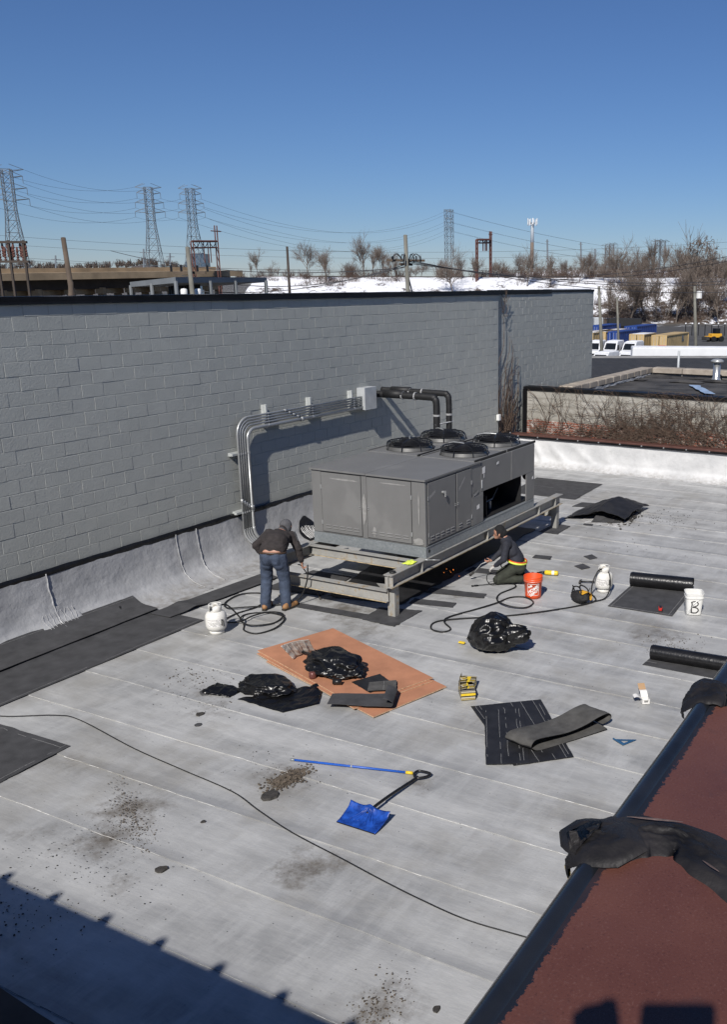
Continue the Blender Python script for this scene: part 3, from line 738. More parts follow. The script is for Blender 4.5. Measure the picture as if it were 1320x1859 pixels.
def door(face, a0, a1, z0, z1, hinge, lou):
    """a door panel on the front (x=0) or right (y=0) face between a0 and a1"""
    if face == 'f': mb = MB().bbox((-.012, a0 + .005, z0), (.002, a1 - .005, z1), .004); g = MB().box((-.0015, (a0 + a1) / 2, (z0 + z1) / 2), (.004, a1 - a0 + .008, z1 - z0 + .02))
    else: mb = MB().bbox((a0 + .005, -.012, z0), (a1 - .005, .002, z1), .004); g = MB().box(((a0 + a1) / 2, -.0015, (z0 + z1) / 2), (a1 - a0 + .008, .004, z1 - z0 + .02))
    d = mb.build('door', m_ac, ac); g.build('door_gap', m_gap, d)
    hp = a0 if hinge == 0 else a1; lp = a1 - .03 if hinge == 0 else a0 + .03
    for zz in (z0 + .12 * (z1 - z0), z0 + .72 * (z1 - z0)):
        p, q = ((-.02, hp - .012, zz), (-.010, hp + .012, zz + .07)) if face == 'f' else ((hp - .012, -.02, zz), (hp + .012, -.010, zz + .07))
        MB().bbox(p, q, .003).build('hinge', m_conduit, d)
    for zz in (z0 + .46 * (z1 - z0), z0 + .49 * (z1 - z0)):
        p, q = ((-.026, lp - .008, zz), (-.012, lp + .008, zz + .016)) if face == 'f' else ((lp - .008, -.026, zz), (lp + .008, -.012, zz + .016))
        MB().bbox(p, q, .003).build('latch', m_conduit, d)
    for k in range(lou):
        for r in range(2):
            zz = z0 + .06 + .045 * r
            if face == 'f': louver(d, (-.012, a1 - .13 - (a1 - a0 - .24) * k / max(1, lou - 1), zz), (0, -1, 0), (-1, 0, 0))
            else: louver(d, (a0 + .12 + (a1 - a0 - .24) * k / max(1, lou - 1), -.012, zz), (1, 0, 0), (0, -1, 0))
    return d
door('f', 1.235, 2.055, .215, AH - .05, 1, 5); door('f', .255, 1.125, .215, AH - .05, 0, 5)
d3 = door('r', .07, .96, .215, AH - .06, 0, 5); door('r', .99, 1.50, .215, AH - .06, 1, 2)
MB().cyl((.52, -.012, 1.0), (.52, -.05, 1.0), .022, 10).box((.545, -.055, .97), (.02, .02, .10)).build('handle', m_conduit, d3)
for (a, b) in (((-.013, .03, .20), (-.004, .22, .33)), ((-.0135, 1.14, .42), (-.004, 1.22, .95)), ((-.0138, .95, .235), (-.0118, 1.02, .42)), ((-.0138, 1.30, 1.13), (-.0118, 1.85, 1.16)), ((-.0138, .35, 1.16), (-.0118, .85, 1.18)), ((-.013, .10, .55), (-.002, .125, 1.1))):
    a = Vector(a); b = Vector(b)
    mb = MB(); mb.grid(lambda u, v, a=a, b=b: (a.x, (a.y + b.y) / 2 + (b.y - a.y) / 2 * v * math.cos(u * 6.2832) * (1 + .35 * nz(u * 9, a.y * 9)), (a.z + b.z) / 2 + (b.z - a.z) / 2 * v * math.sin(u * 6.2832) * (1 + .35 * nz(u * 8, a.z * 7))), 26, 2)
    mb.build('touch_up_patch', m_touch, ac)
for (x0, z0, x1, z1) in ((.11, .98, .30, 1.06), (1.06, .93, 1.28, 1.12), (1.55, .72, 1.75, .78)):
    MB().grid(lambda u, v, x0=x0, z0=z0, x1=x1, z1=z1: (x0 + (x1 - x0) * u, -.0135, z0 + (z1 - z0) * u + .05 * (v - .5) * (1 + .5 * nz(u * 5, v))), 10, 3).build('touch_up_patch', m_touch, ac)
# open condenser end
mb = MB().bbox((S1 + .002, 0, .735), (AL, AW, AH), .008); mb.build('fan_plenum', m_ac, ac)
for (x0, x1, y0, y1) in ((S1 + .002, S1 + .09, 0, .02), (AL - .36, AL, 0, .02), (S1 + .002, S1 + .09, AW - .02, AW), (AL - .36, AL, AW - .02, AW), (AL - .02, AL, .02, .12), (AL - .02, AL, AW - .12, AW - .02)):
    MB().bbox((x0, y0, .19), (x1, y1, .733), .004).build('corner_post', m_ac, ac)
MB().bbox((S1 - .34, -.009, .19), (S1 + .075, .0, .70), .004).build('side_panel', m_ac, ac)
MB().box((S1 + 1.1, AW / 2, .20), (2.15, AW - .1, .02)).box((S1 + .35, AW / 2, .40), (.02, AW - .15, .38)).box((S1 + 1.55, AW * .72, .36), (1.1, .03, .34)).box((AL - .5, AW / 2, .46), (.03, AW - .1, .5)).build('interior_frame', m_ac_dark, ac)
MB().tube([(S1 + .6, .4, .30), (S1 + 1.1, .35, .36), (S1 + 1.6, .5, .45)], .014, 6).cyl((S1 + .9, .3, .22), (S1 + .9, .3, .36), .03, 10).build('copper_line', m_conduit, ac)
MB().bbox((S1 + .02, -.012, .80), (S1 + .05, .0, .95), .003).build('pipe_tag', m_boxmetal, ac)
for (x, z, w, h) in ((S1 + .085, 1.12, .11, .13), (S1 + .62, 1.16, .09, .06), (S1 - .12, .50, .10, .09), (AL - .10, .62, .06, .07), (S1 + .10, 1.02, .03, .09)):
    o = MB().add([(x - w / 2, -.0115, z - h / 2), (x + w / 2, -.0115, z - h / 2 + .01), (x + w / 2, -.0115, z + h / 2), (x - w / 2, -.0115, z + h / 2 - .02)], [(0, 1, 2, 3)]).build('sticker', m_card, ac)
MB().box((S1 + 1.2, -.001, 1.01), (.010, .006, .54)).build('panel_joint', m_touch, ac)
MB().cyl((AL, .18, .62), (AL + .16, .18, .62), .085, 14).build('pipe_stub', m_blackpipe, ac)
# fans
fan_me = {}
mb = MB().lathe([(.445, .0), (.425, .02), (.405, .075), (.40, .08), (.395, .075), (.40, .0)], 40); fan_me['shroud'] = mb.mesh('shroud', M('shroud_grey', (.11, .11, .108), .45, .2, .2, 6, .05, local=True)); fan_me['shroud'].shade_smooth()
mb = MB()
for k in range(9):
    r = .07 + .042 * k; z = .175 - .035 * (r / .41) ** 3
    mb.tube([(r * math.cos(a), r * math.sin(a), z) for a in [2 * math.pi * j / 40 for j in range(40)]], .006, 4, closed=True)
for r, z in ((.425, .125), (.43, .095)): mb.tube([(r * math.cos(a), r * math.sin(a), z) for a in [2 * math.pi * j / 40 for j in range(40)]], .008, 4, closed=True)
for k in range(8):
    a = 2 * math.pi * (k + .3) / 8; ca, sa = math.cos(a), math.sin(a)
    mb.tube([(.02 * ca, .02 * sa, .182), (.2 * ca, .2 * sa, .175), (.36 * ca, .36 * sa, .158), (.43 * ca, .43 * sa, .115), (.455 * ca, .455 * sa, .05), (.465 * ca, .465 * sa, .005)], .008, 4)
fan_me['guard'] = mb.mesh('guard', m_plast_black)
mb = MB()
for k in range(4):
    a = 2 * math.pi * k / 4
    def bl(u, v, a=a):
        r = .06 + .32 * u; w = .17 * (1 + u) * (v - .5); q = a + w / r * .75
        return (r * math.cos(q), r * math.sin(q), .06 + .10 * (v - .5))
    mb.slab(bl, 8, 6, .004)
mb.lathe([(.0, .04), (.075, .04), (.075, .12), (.0, .13)], 14)
fan_me['blades'] = mb.mesh('blades', m_plast_black)
mb = MB().tube([(-.0, .0, .19), (.1, .02, .195), (.25, .04, .19), (.38, .05, .16)], .013, 6); fan_me['cable'] = mb.mesh('motor_cable', m_conduit)
pit_me = MB().lathe([(.0, .004), (.395, .004), (.395, .02), (0, .02)], 30).mesh('fan_well', m_ac_dark)
for k, (fx_, fy_) in enumerate(((14.60, 9.46), (15.82, 9.46), (14.58, 8.28), (15.84, 8.28))):
    lx, ly = fx_ - 12.30, fy_ - 7.71
    dk = MB().bbox((lx - .58, ly - .54, AH - .002), (lx + .58, ly + .54, AH + .022), .004).build('fan_deck', m_ac, ac)
    for sgn in (-1, 1): MB().bbox((lx - .60, ly + sgn * .545 - .012, AH), (lx + .60, ly + sgn * .545 + .012, AH + .045), .004).build('deck_flange', m_gap if sgn < 0 else m_ac, dk)
    g = link_mesh('fan', fan_me['shroud'], ac, (lx, ly, AH + .022)); g.rotation_euler = (0, 0, k * .4)
    for nme in ('guard', 'blades'): link_mesh(nme, fan_me[nme], g, (0, 0, 0), k * .7)
    link_mesh('motor_cable', fan_me['cable'], g, (0, 0, 0), .4); link_mesh('fan_well', pit_me, g)

# insulated pipes from the wall down behind the unit
lg = []
for k, (xp, zp, yd) in enumerate(((17.24, 2.66, 10.47), (17.53, 2.72, 10.33))):
    t_ = thing('insulated_pipe', ('front' if k == 0 else 'rear') + ' black insulated pipe bending from the block wall down behind the rooftop unit', 'pipe', (xp, WALL_Y, 0))
    pts = [(0, .02, zp), (0, -.4, zp), (0, yd - WALL_Y + .16, zp), (0, yd - WALL_Y + .05, zp - .03), (0, yd - WALL_Y, zp - .14), (0, yd - WALL_Y, 1.9), (0, yd - WALL_Y, 1.35), (-.1, yd - WALL_Y, 1.2), (-.85, yd - WALL_Y, 1.17)]
    rr = .075 if k == 0 else .066
    MB().tube(smooth_path(pts[:2], 4)[:-1] + smooth_path(pts[1:], 6), rr, 12).build('insulation', m_blackpipe, t_, True)
    MB().tube([(0, -.25, zp + .01), (0, -.75, zp + .02)], rr * 1.18, 12).build('outer_wrap', m_blackpipe, t_, True)
    for yy in (-.72, -1.05): MB().tube([(0, yy, zp), (0, yy - .03, zp)], rr * 1.22, 12).build('tape_band', m_tape, t_)
    MB().tube([(0, yd - WALL_Y, 2.30), (0, yd - WALL_Y, 2.26)], rr * 1.06, 12).build('tape_band', m_tape, t_)
o = MB().tube([(17.17, 10.47, 2.08), (17.3, 10.38, 2.10), (17.5, 10.28, 2.12), (17.62, 10.27, 2.12)], .016, 5).build('pipe_strap', m_tape); tag(o, 'thin pale strap tying the two black pipes together', 'strap')

# conduits
m_strut = M('pale_strut_channel', (.50, .52, .51), .5, .2, .15, 6, .1)
pb = thing('pull_box', 'light grey metal pull box on the block wall where the conduits end', 'electrical box', (16.76, WALL_Y, 2.62))
MB().bbox((-.21, -.205, -.235), (.21, -.002, .235), .006).build('box_body', m_boxmetal, pb)
MB().bbox((-.218, -.222, -.242), (.218, -.206, .242), .005).build('cover', m_boxmetal, pb)
for i in range(5):
    rr = .021 if i < 4 else .036; e = 11.93
    xv = (12.70, 12.755, 12.81, 12.87, 12.95)[i]; zh = (2.665, 2.615, 2.565, 2.515, 2.445)[i]
    rb = .30 - .035 * i if i < 4 else .2
    zb = .62 - .0 * i; rb2 = .22 - .03 * i if i < 4 else .16
    pts = [(16.56, e, zh)]
    for a in range(0, 10):
        q = rad(90 + 10 * a); pts.append((xv + rb + rb * math.cos(q), e, zh - rb + rb * math.sin(q)))
    pts.append((xv, e, zb))
    base = .30 + .03 * i
    for a in range(0, 8):
        q = rad(180 - 10 * a); pts.append((xv - .0 + .45 * (1 - math.cos(rad(10 * a + 0))) * 0 + .16 * (1 + math.cos(q)), e - .22 * (1 - math.cos(rad(10 * a))), zb - .32 * math.sin(rad(10 * a))))
    end = Vector(pts[-1]); pts += [tuple(end + Vector((.12, -.22, -.06))), tuple(end + Vector((.5, -.62, -.12))), tuple(end + Vector((1.0, -1.1, -.14)))]
    word = ('topmost', 'second from the top', 'third from the top', 'fourth from the top', 'thickest lowest')[i]
    c = thing('conduit', f'{word} of the five grey conduits bending down the block wall', 'conduit', (0, 0, 0), 0, 'conduits on the block wall')
    MB().tube(pts, rr, 10).build('pipe', m_conduit, c, True)
    for p in ((14.05 + .12 * i, e, zh), (xv, e, 1.15 - .04 * i)):
        q = Vector((.04, 0, 0)) if p[0] > 13.5 else Vector((0, 0, .04))
        MB().cyl(Vector(p) - q, Vector(p) + q, rr * 1.35, 10).build('coupling', m_conduit, c, True)
for k, (p, v) in enumerate((((13.55, 2.63), 1), ((14.86, 2.63), 1), ((16.25, 2.63), 1), ((12.80, 2.02), 0), ((12.80, .93), 0))):
    lab = ('left', 'middle', 'right', 'upper', 'lower')[k] + (' upright' if v else ' level') + ' strut bracket clamping the conduits to the block wall'
    b_ = thing('strut_bracket', lab, 'bracket', (p[0], WALL_Y, p[1]), 0, 'strut brackets')
    if v: MB().bbox((-.022, -.105, -.24), (.022, -.055, .20), .004).bbox((-.03, -.055, -.23), (.03, .01, .19), .004).build('channel', m_strut, b_)
    else: MB().bbox((-.24, -.105, -.022), (.22, -.055, .022), .004).bbox((-.23, -.055, -.03), (.21, .01, .03), .004).build('channel', m_strut, b_)
    for i in range(5):
        rr = .024 if i < 4 else .04
        c = ((0, -.13, (2.665, 2.615, 2.565, 2.515, 2.445)[i] - p[1])) if v else ((12.70, 12.755, 12.81, 12.87, 12.95)[i] - p[0], -.13, 0)
        d = Vector((.018, 0, 0)) if v else Vector((0, 0, .018))
        MB().cyl(Vector(c) - d, Vector(c) + d, rr, 10).build('clamp', m_conduit, b_)
# ================================================================== loose sheets and rolls of membrane
def quad_sheet(name, c4, z, mat, label, cat, lift=None, nu=24, nv=10, th=.005, wav=.003, seed=0.0, rag=.006, parent=None, lines=()):
    """sheet lying on the roof, corners a b c d in order; u runs a-b, v runs a-d"""
    a, b, c, d = [Vector((p[0], p[1], 0)) for p in c4]; o0 = (a + b + c + d) / 4
    def fn(u, v):
        p = (a.lerp(b, u)).lerp(d.lerp(c, u), v) - o0
        e = rag * (fbm((u * 9 + seed, v * 9, 1)))
        zz = z + th + wav * (1 + nz(p.x * 2.2 + seed, p.y * 2.2)) + (lift(u, v) if lift else 0)
        return Vector((p.x + e, p.y + rag * fbm((u * 9, v * 9 + seed, 4)), zz))
    o = MB().slab(fn, nu, nv, th).build(name, mat, parent, loc=None if parent else o0)
    if not parent: tag(o, label, cat)
    for (u0, v0, u1, v1) in lines:
        pts = [fn(u0 + (u1 - u0) * k / 24, v0 + (v1 - v0) * k / 24) + Vector((0, 0, .0015)) for k in range(25)]
        seg = []
        mb = MB()
        for k, p in enumerate(pts):
            if nz(k * .6, u0 * 31 + v0 * 17 + seed) > -.3: seg.append(p)
            else:
                if len(seg) > 1: mb.tube(seg, .003, 3, flat=.3)
                seg = []
        if len(seg) > 1: mb.tube(seg, .003, 3, flat=.3)
        if mb.v: tag(mb.build('chalk_line', m_chalk, o), kind='stuff')
    return o
def ridge(u0, amp, w): return lambda u, v: amp * math.exp(-((v - u0) / w) ** 2)
quad_sheet('membrane_strip', [(6.4, 11.83), (9.95, 11.83), (9.90, 11.22), (6.4, 11.16)], .055, m_dark_sheet, 'long dark membrane sheet lying nearest the silver flashing at left', 'membrane sheet', nu=40, lift=lambda u, v: .10 * max(0, 1 - v * 2.2) ** 1.5, lines=[(.0, .06, 1, .06)])
quad_sheet('membrane_strip', [(6.4, 11.24), (9.90, 11.30), (9.91, 10.27), (6.3, 10.26)], .016, m_dark_sheet, 'long dark membrane sheet overlapping the one along the flashing, by the left tank', 'membrane sheet', nu=50, seed=3, lift=lambda u, v: .035 * math.exp(-((v - .02) / .05) ** 2) * (1 + nz(u * 7)), lines=[(0, .95, 1, .95)])
quad_sheet('membrane_strip', [(9.70, 11.20), (12.2, 11.05), (12.1, 10.66), (9.72, 10.78)], .036, m_dark_sheet, 'narrow dark membrane strip running towards the steel frame behind the standing worker', 'membrane strip', nu=36, seed=5, lift=lambda u, v: .03 * math.exp(-((u - .22) / .05) ** 2))
quad_sheet('membrane_strip', [(4.9, 9.86), (6.17, 9.83), (6.19, 8.63), (4.95, 8.58)], .016, m_dark_sheet, 'dark membrane sheet cut off by the left edge of the picture', 'membrane sheet', seed=8, lift=lambda u, v: .02 * math.exp(-((v - .16) / .05) ** 2), lines=[(.0, .95, 1, .95), (.94, 0, .94, .95)])
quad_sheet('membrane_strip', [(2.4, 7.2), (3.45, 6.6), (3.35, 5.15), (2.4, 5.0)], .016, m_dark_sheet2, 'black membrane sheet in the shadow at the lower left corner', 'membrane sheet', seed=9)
quad_sheet('membrane_patch', [(20.3, 10.2), (22.25, 10.4), (22.28, 8.53), (20.3, 8.46)], .014, m_dark_sheet, 'wide dark membrane patch behind the far end of the unit', 'membrane patch', seed=12, lines=[(.5, 0, .5, 1)])
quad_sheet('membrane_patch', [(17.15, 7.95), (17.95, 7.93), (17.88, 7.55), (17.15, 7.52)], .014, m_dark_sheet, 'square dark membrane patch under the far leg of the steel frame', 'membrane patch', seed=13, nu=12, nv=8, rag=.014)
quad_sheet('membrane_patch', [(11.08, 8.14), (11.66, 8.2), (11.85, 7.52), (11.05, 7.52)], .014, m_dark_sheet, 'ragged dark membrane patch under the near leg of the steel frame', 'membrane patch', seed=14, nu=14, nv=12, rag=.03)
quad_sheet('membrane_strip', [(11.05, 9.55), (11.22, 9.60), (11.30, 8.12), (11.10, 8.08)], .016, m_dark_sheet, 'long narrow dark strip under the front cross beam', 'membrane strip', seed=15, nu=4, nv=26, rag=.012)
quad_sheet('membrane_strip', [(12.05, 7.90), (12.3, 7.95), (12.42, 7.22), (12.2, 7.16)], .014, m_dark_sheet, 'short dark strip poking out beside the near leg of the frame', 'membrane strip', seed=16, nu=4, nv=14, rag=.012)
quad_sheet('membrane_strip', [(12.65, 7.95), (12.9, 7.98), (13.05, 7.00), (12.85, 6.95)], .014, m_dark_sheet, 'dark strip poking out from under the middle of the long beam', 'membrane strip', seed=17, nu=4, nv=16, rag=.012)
quad_sheet('membrane_strip', [(14.0, 7.95), (14.28, 7.95), (14.35, 7.25), (14.1, 7.22)], .014, m_dark_sheet, 'dark strip in front of the kneeling worker', 'membrane strip', seed=18, nu=4, nv=12, rag=.01)
quad_sheet('membrane_patch', [(11.72, 9.30), (13.9, 9.75), (13.9, 8.0), (11.95, 7.98)], .013, m_dark_sheet2, 'black membrane patch broadened to paint in the shade under the front of the unit', 'membrane patch', seed=19, nu=26, nv=22, rag=.05)  # membrane scrap enlarged so its black stands in for the shade here
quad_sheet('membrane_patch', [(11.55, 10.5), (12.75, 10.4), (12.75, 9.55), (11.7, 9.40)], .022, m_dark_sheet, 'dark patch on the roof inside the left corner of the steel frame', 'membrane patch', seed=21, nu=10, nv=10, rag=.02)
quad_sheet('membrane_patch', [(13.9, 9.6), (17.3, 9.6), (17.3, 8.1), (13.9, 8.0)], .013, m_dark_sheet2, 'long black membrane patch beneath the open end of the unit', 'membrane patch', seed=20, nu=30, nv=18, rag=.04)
for k, (pts, lb) in enumerate((([FL(1060, 1011.5), FL(1075.5, 1008), FL(1085.5, 1014.5), FL(1071.5, 1017.5)], 'small dark membrane square farther behind the right gas tank'), ([FL(1043, 1029), FL(1059, 1025), FL(1072.5, 1032), FL(1056.5, 1035.5)], 'small dark membrane square nearer the right gas tank'), ([(18.1, 7.35), (18.25, 7.38), (18.27, 7.18), (18.12, 7.14)], 'tiny dark square by the far scrap heap'), ([(19.6, 8.25), (20.1, 8.2), (20.15, 7.9), (19.7, 7.95)], 'small dark rectangle left behind the far scrap heap'), ([(15.35, 7.25), (15.55, 7.28), (15.6, 6.95), (15.4, 6.9)], 'small dark strip behind the kneeling worker'))):
    quad_sheet('membrane_square', pts, .014, m_dark_sheet, lb, 'membrane scrap', seed=30 + k, nu=6, nv=6)
# the two lined sheets and the curled one
quad_sheet('lined_membrane_sheet', [(9.16, 5.14), (9.74, 4.46), (8.58, 3.52), (8.10, 4.02)], .016, m_dark_sheet2, 'dark lined membrane sheet half covered by the narrower one', 'membrane sheet', seed=40, nu=16, nv=22, lines=[(t, 0, t, 1) for t in (.06, .12, .42, .56, .70, .88, .94)])
quad_sheet('lined_membrane_sheet', [(9.12, 4.93), (9.39, 4.53), (8.21, 3.88), (7.97, 4.29)], .026, m_dark_sheet2, 'narrower dark lined membrane sheet on top of the other', 'membrane sheet', seed=41, nu=12, nv=22, lines=[(t, 0, t, 1) for t in (.05, .36, .53, .80, .88)])
def curl_sheet():
    a = Vector((8.50, 4.14, 0)); b = Vector((9.62, 3.58, 0)); L = (b - a).length; t = (b - a).normalized(); s = Vector((t.y, -t.x, 0))
    prof = [(1.30, .03), (.9, .03), (.45, .035), (.12, .04), (.02, .06), (-.03, .10), (0, .15), (.08, .175), (.3, .16), (.6, .13), (.9, .145), (1.15, .19), (1.33, .20), (1.40, .17), (1.41, .12), (1.37, .085), (1.28, .07)]
    pp = smooth_path([Vector((p[0] * .84, 0, p[1] * .9)) for p in prof], 4)
    def fn(u, v):
        i = min(int(u * (len(pp) - 1)), len(pp) - 2); q = u * (len(pp) - 1) - i; p = pp[i].lerp(pp[i + 1], q)
        sk = .10 * (v - .5) * math.sin(u * 3)
        w = a + t * (p.x + sk + .015 * nz(u * 5, v * 2)) + s * ((v - .5) * .36 + (.12 if u < .25 else .0) * (1 - u * 4) * .6)
        return w - a + Vector((0, 0, p.z + .012 * nz(u * 4, v * 3, 3)))
    mb = MB().grid(fn, 70, 12)
    mb2 = MB().grid(lambda u, v: Vector(fn(u, v)) + Vector((0, 0, -.006)), 70, 12)
    o = mb.build('curled_membrane', m_felt, None, True, loc=a); tag(o, 'dark felt strip curled over itself on the lined sheets', 'membrane strip')
    mb2.build('lower_face', m_dark_sheet2, o, True)
curl_sheet()
def roll_object(name, label, p0, p1, r, flap, seed):
    p0 = Vector((*p0, 0)); p1 = Vector((*p1, 0)); ax = (p1 - p0); c = (p0 + p1) / 2
    root = thing(name, label, 'membrane roll', (c.x, c.y, 0))
    h = ax.normalized(); s = Vector((h.y, -h.x, 0)); L = ax.length / 2
    mb = MB(); n = 90; v = []
    for i in range(n + 1):
        a = 2 * math.pi * 3.0 * i / n; rr = r * (.72 + .28 * i / n)
        for q in (-L, L): v.append(h * (q + .008 * math.sin(a * .5)) + s * (-rr * math.sin(a)) + Vector((0, 0, r - rr * math.cos(a) + .018)))
    mb.add(v, [(2 * i, 2 * i + 2, 2 * i + 3, 2 * i + 1) for i in range(n)])
    mb.build('coil', m_rollskin, root, True)
    mb = MB()
    for q in (-L + .004, L - .004): mb.add([h * q + s * (-.74 * r * math.sin(a)) + Vector((0, 0, r - .74 * r * math.cos(a) + .018)) for a in [2 * math.pi * k / 24 for k in range(24)]], [tuple(range(24))])
    mb.build('core_end', m_gap, root)
    return root
m_rollskin = M('shiny_black_roll', (.010, .010, .011), .3, 0, .3, 10, .35, 30, .01, .5)
def sheet_part(root, c4, seed, lines, z=.012):
    """unrolled part of a roll, a child of it"""
    a, b, c, d = [Vector((p[0], p[1], 0)) - Vector((root.location.x, root.location.y, 0)) for p in c4]
    def fn(u, v):
        p = (a.lerp(b, u)).lerp(d.lerp(c, u), v); return Vector((p.x, p.y, z + .005 + .002 * (1 + nz(p.x * 3 + seed, p.y * 3))))
    o = MB().slab(fn, 16, 14, .005).build('laid_sheet', m_dark_sheet, root)
    for (u0, v0, u1, v1) in lines:
        MB().tube([fn(u0 + (u1 - u0) * k / 16, v0 + (v1 - v0) * k / 16) + Vector((0, 0, .001)) for k in range(17)], .004, 3, flat=.3).build('chalk_line', m_chalk, o)
rl = roll_object('membrane_roll', 'black membrane roll partly unrolled beside the white bucket', (14.62, 5.02), (14.78, 3.98), .125, [], 3)
sheet_part(rl, [(13.44, 4.99), (14.62, 5.02), (14.76, 3.99), (13.46, 3.92)], 2, [(0, .05, 1, .05), (0, .94, 1, .94), (.03, 0, .03, 1)])
rl = roll_object('membrane_roll', 'black membrane roll cut off by the red coping at right', (11.66, 3.66), (11.72, 2.45), .105, [], 4)
sheet_part(rl, [(11.40, 3.70), (11.66, 3.68), (11.72, 2.46), (11.40, 2.45)], 5, [(.5, 0, .5, .12)])
# tent of torn membrane far right
sp = thing('scrap_heap', 'tent-like heap of torn black membrane far behind the workers', 'scrap heap', (19.2, 7.2, 0)); sp.scale = (.85, .78, .95)
def tent(u, v):
    x = -.9 + 1.9 * v; y = .95 - 1.75 * u
    hgt = .42 * max(0, 1 - abs(u - .62) / .62) ** .9 * (.35 + .65 * math.sin(max(0.01, min(1, v * .8 + .15)) * math.pi)) + .035 * nz(u * 4, v * 4) + .02 * nz(u * 11, v * 9)
    return Vector((x + .2 * u, y, max(.02, .02 + hgt)))
MB().slab(tent, 30, 26, .008).build('torn_sheet', m_dark_sheet2, sp)
MB().slab(lambda u, v: Vector((-.95 + 1.0 * v + .25 * u, .1 - .75 * u, .034 + .30 * (1 - abs(u - .2)) * (v) * max(0, 1 - u) + .03 * nz(u * 6, v * 5))), 20, 16, .008).build('torn_sheet', m_dark_sheet, sp)
MB().slab(lambda u, v: Vector((-1.05 + .9 * v, .45 - 1.25 * u, .018 + .008 * nz(u * 5, v * 5))), 20, 10, .006).build('torn_sheet', m_white_flash, sp)
mb = MB()
for k in range(160):
    x = -.2 + RND.gauss(0, .42); y = -.55 + RND.gauss(0, .22); s_ = RND.uniform(.015, .07); z = max(.015, .20 * math.exp(-((x + .1) ** 2 + (y + .35) ** 2) * 6) * RND.random() + .015)
    mb.box((x, y, z), (s_, s_ * RND.uniform(.5, 1.4), s_ * .35), 0, 0, (Matrix.Rotation(RND.uniform(0, 6), 3, 'Z') @ Matrix.Rotation(RND.uniform(-.5, .5), 3, 'X')))
tag(mb.build('crumbs', m_chip, sp), kind='stuff')

# ================================================================== plywood, shovel blade, bags
pw_ = [((10.46, 8.22), (9.60, 5.95), (8.46, 6.37), (9.26, 8.62)), ((10.40, 8.19), (9.54, 5.92), (8.40, 6.34), (9.20, 8.58)), ((10.30, 7.92), (9.51, 5.69), (8.35, 6.02), (9.07, 8.30))]
for k, c4 in enumerate(reversed(pw_)):
    a, b, c, d = [Vector((p[0], p[1], 0)) for p in c4]; o0 = (a + b + c + d) / 4
    z = .020 + .0165 * k
    root = thing('plywood_sheet', ('bottom', 'middle', 'top')[k] + ' sheet of the stack of reddish plywood on the roof', 'plywood', o0, 0, 'stacked plywood sheets')
    poly = [(p - o0) for p in (a, b, c, d)]
    MB().prism([(p.x, p.y) for p in poly], z, z + .0125).build('core', m_woodedge, root)
    def fn(u, v, poly=poly, z=z):
        p = poly[0].lerp(poly[1], u).lerp(poly[3].lerp(poly[2], u), v); p = p * .996
        return (p.x, p.y, z + .0142 + .0004 * nz(p.x * 3, p.y * 3))
    MB().slab(fn, 10, 6, .0016).build('face_veneer', m_wood, root)
PZ = .020 + .0165 * 2 + .016
sv = thing('aluminium_scoop', 'dented aluminium shovel blade propped against the bag on the plywood', 'shovel', (9.40, 8.0, PZ))
q00, q01, q10, q11 = Vector((9.22, 7.95, PZ + .01)), Vector((9.56, 7.84, PZ + .01)), FL(511, 1174, PZ + .27), FL(562, 1162, PZ + .27)
def scoop(u, v):
    p = q00.lerp(q01, v).lerp(q10.lerp(q11, v), u) - Vector((9.40, 8.0, PZ)); n = (q01 - q00).cross(q10 - q00).normalized()
    return p + n * (.05 * (2 * v - 1) ** 2 * (1 - .3 * u) - .05 + .010 * math.sin(v * 19) * (1 - u) + .010 * nz(u * 4, v * 5))
o = MB().slab(scoop, 18, 24, .004).build('blade', m_alu, sv, True)
for k in range(4):
    MB().tube([Vector(scoop(u, .2 + .2 * k)) for u in [.08 + .84 * j / 9 for j in range(10)]], [.003 + .012 * math.sin(math.pi * j / 9) for j in range(10)], 6).build('rib', m_alu, o, True)
MB().tube([Vector(scoop(.04, .5)) + Vector((0, 0, .02)), Vector((.0, -.15, .05)), Vector((.05, -.50, .04))], .018, 8).build('socket', m_plast_black, sv, True)

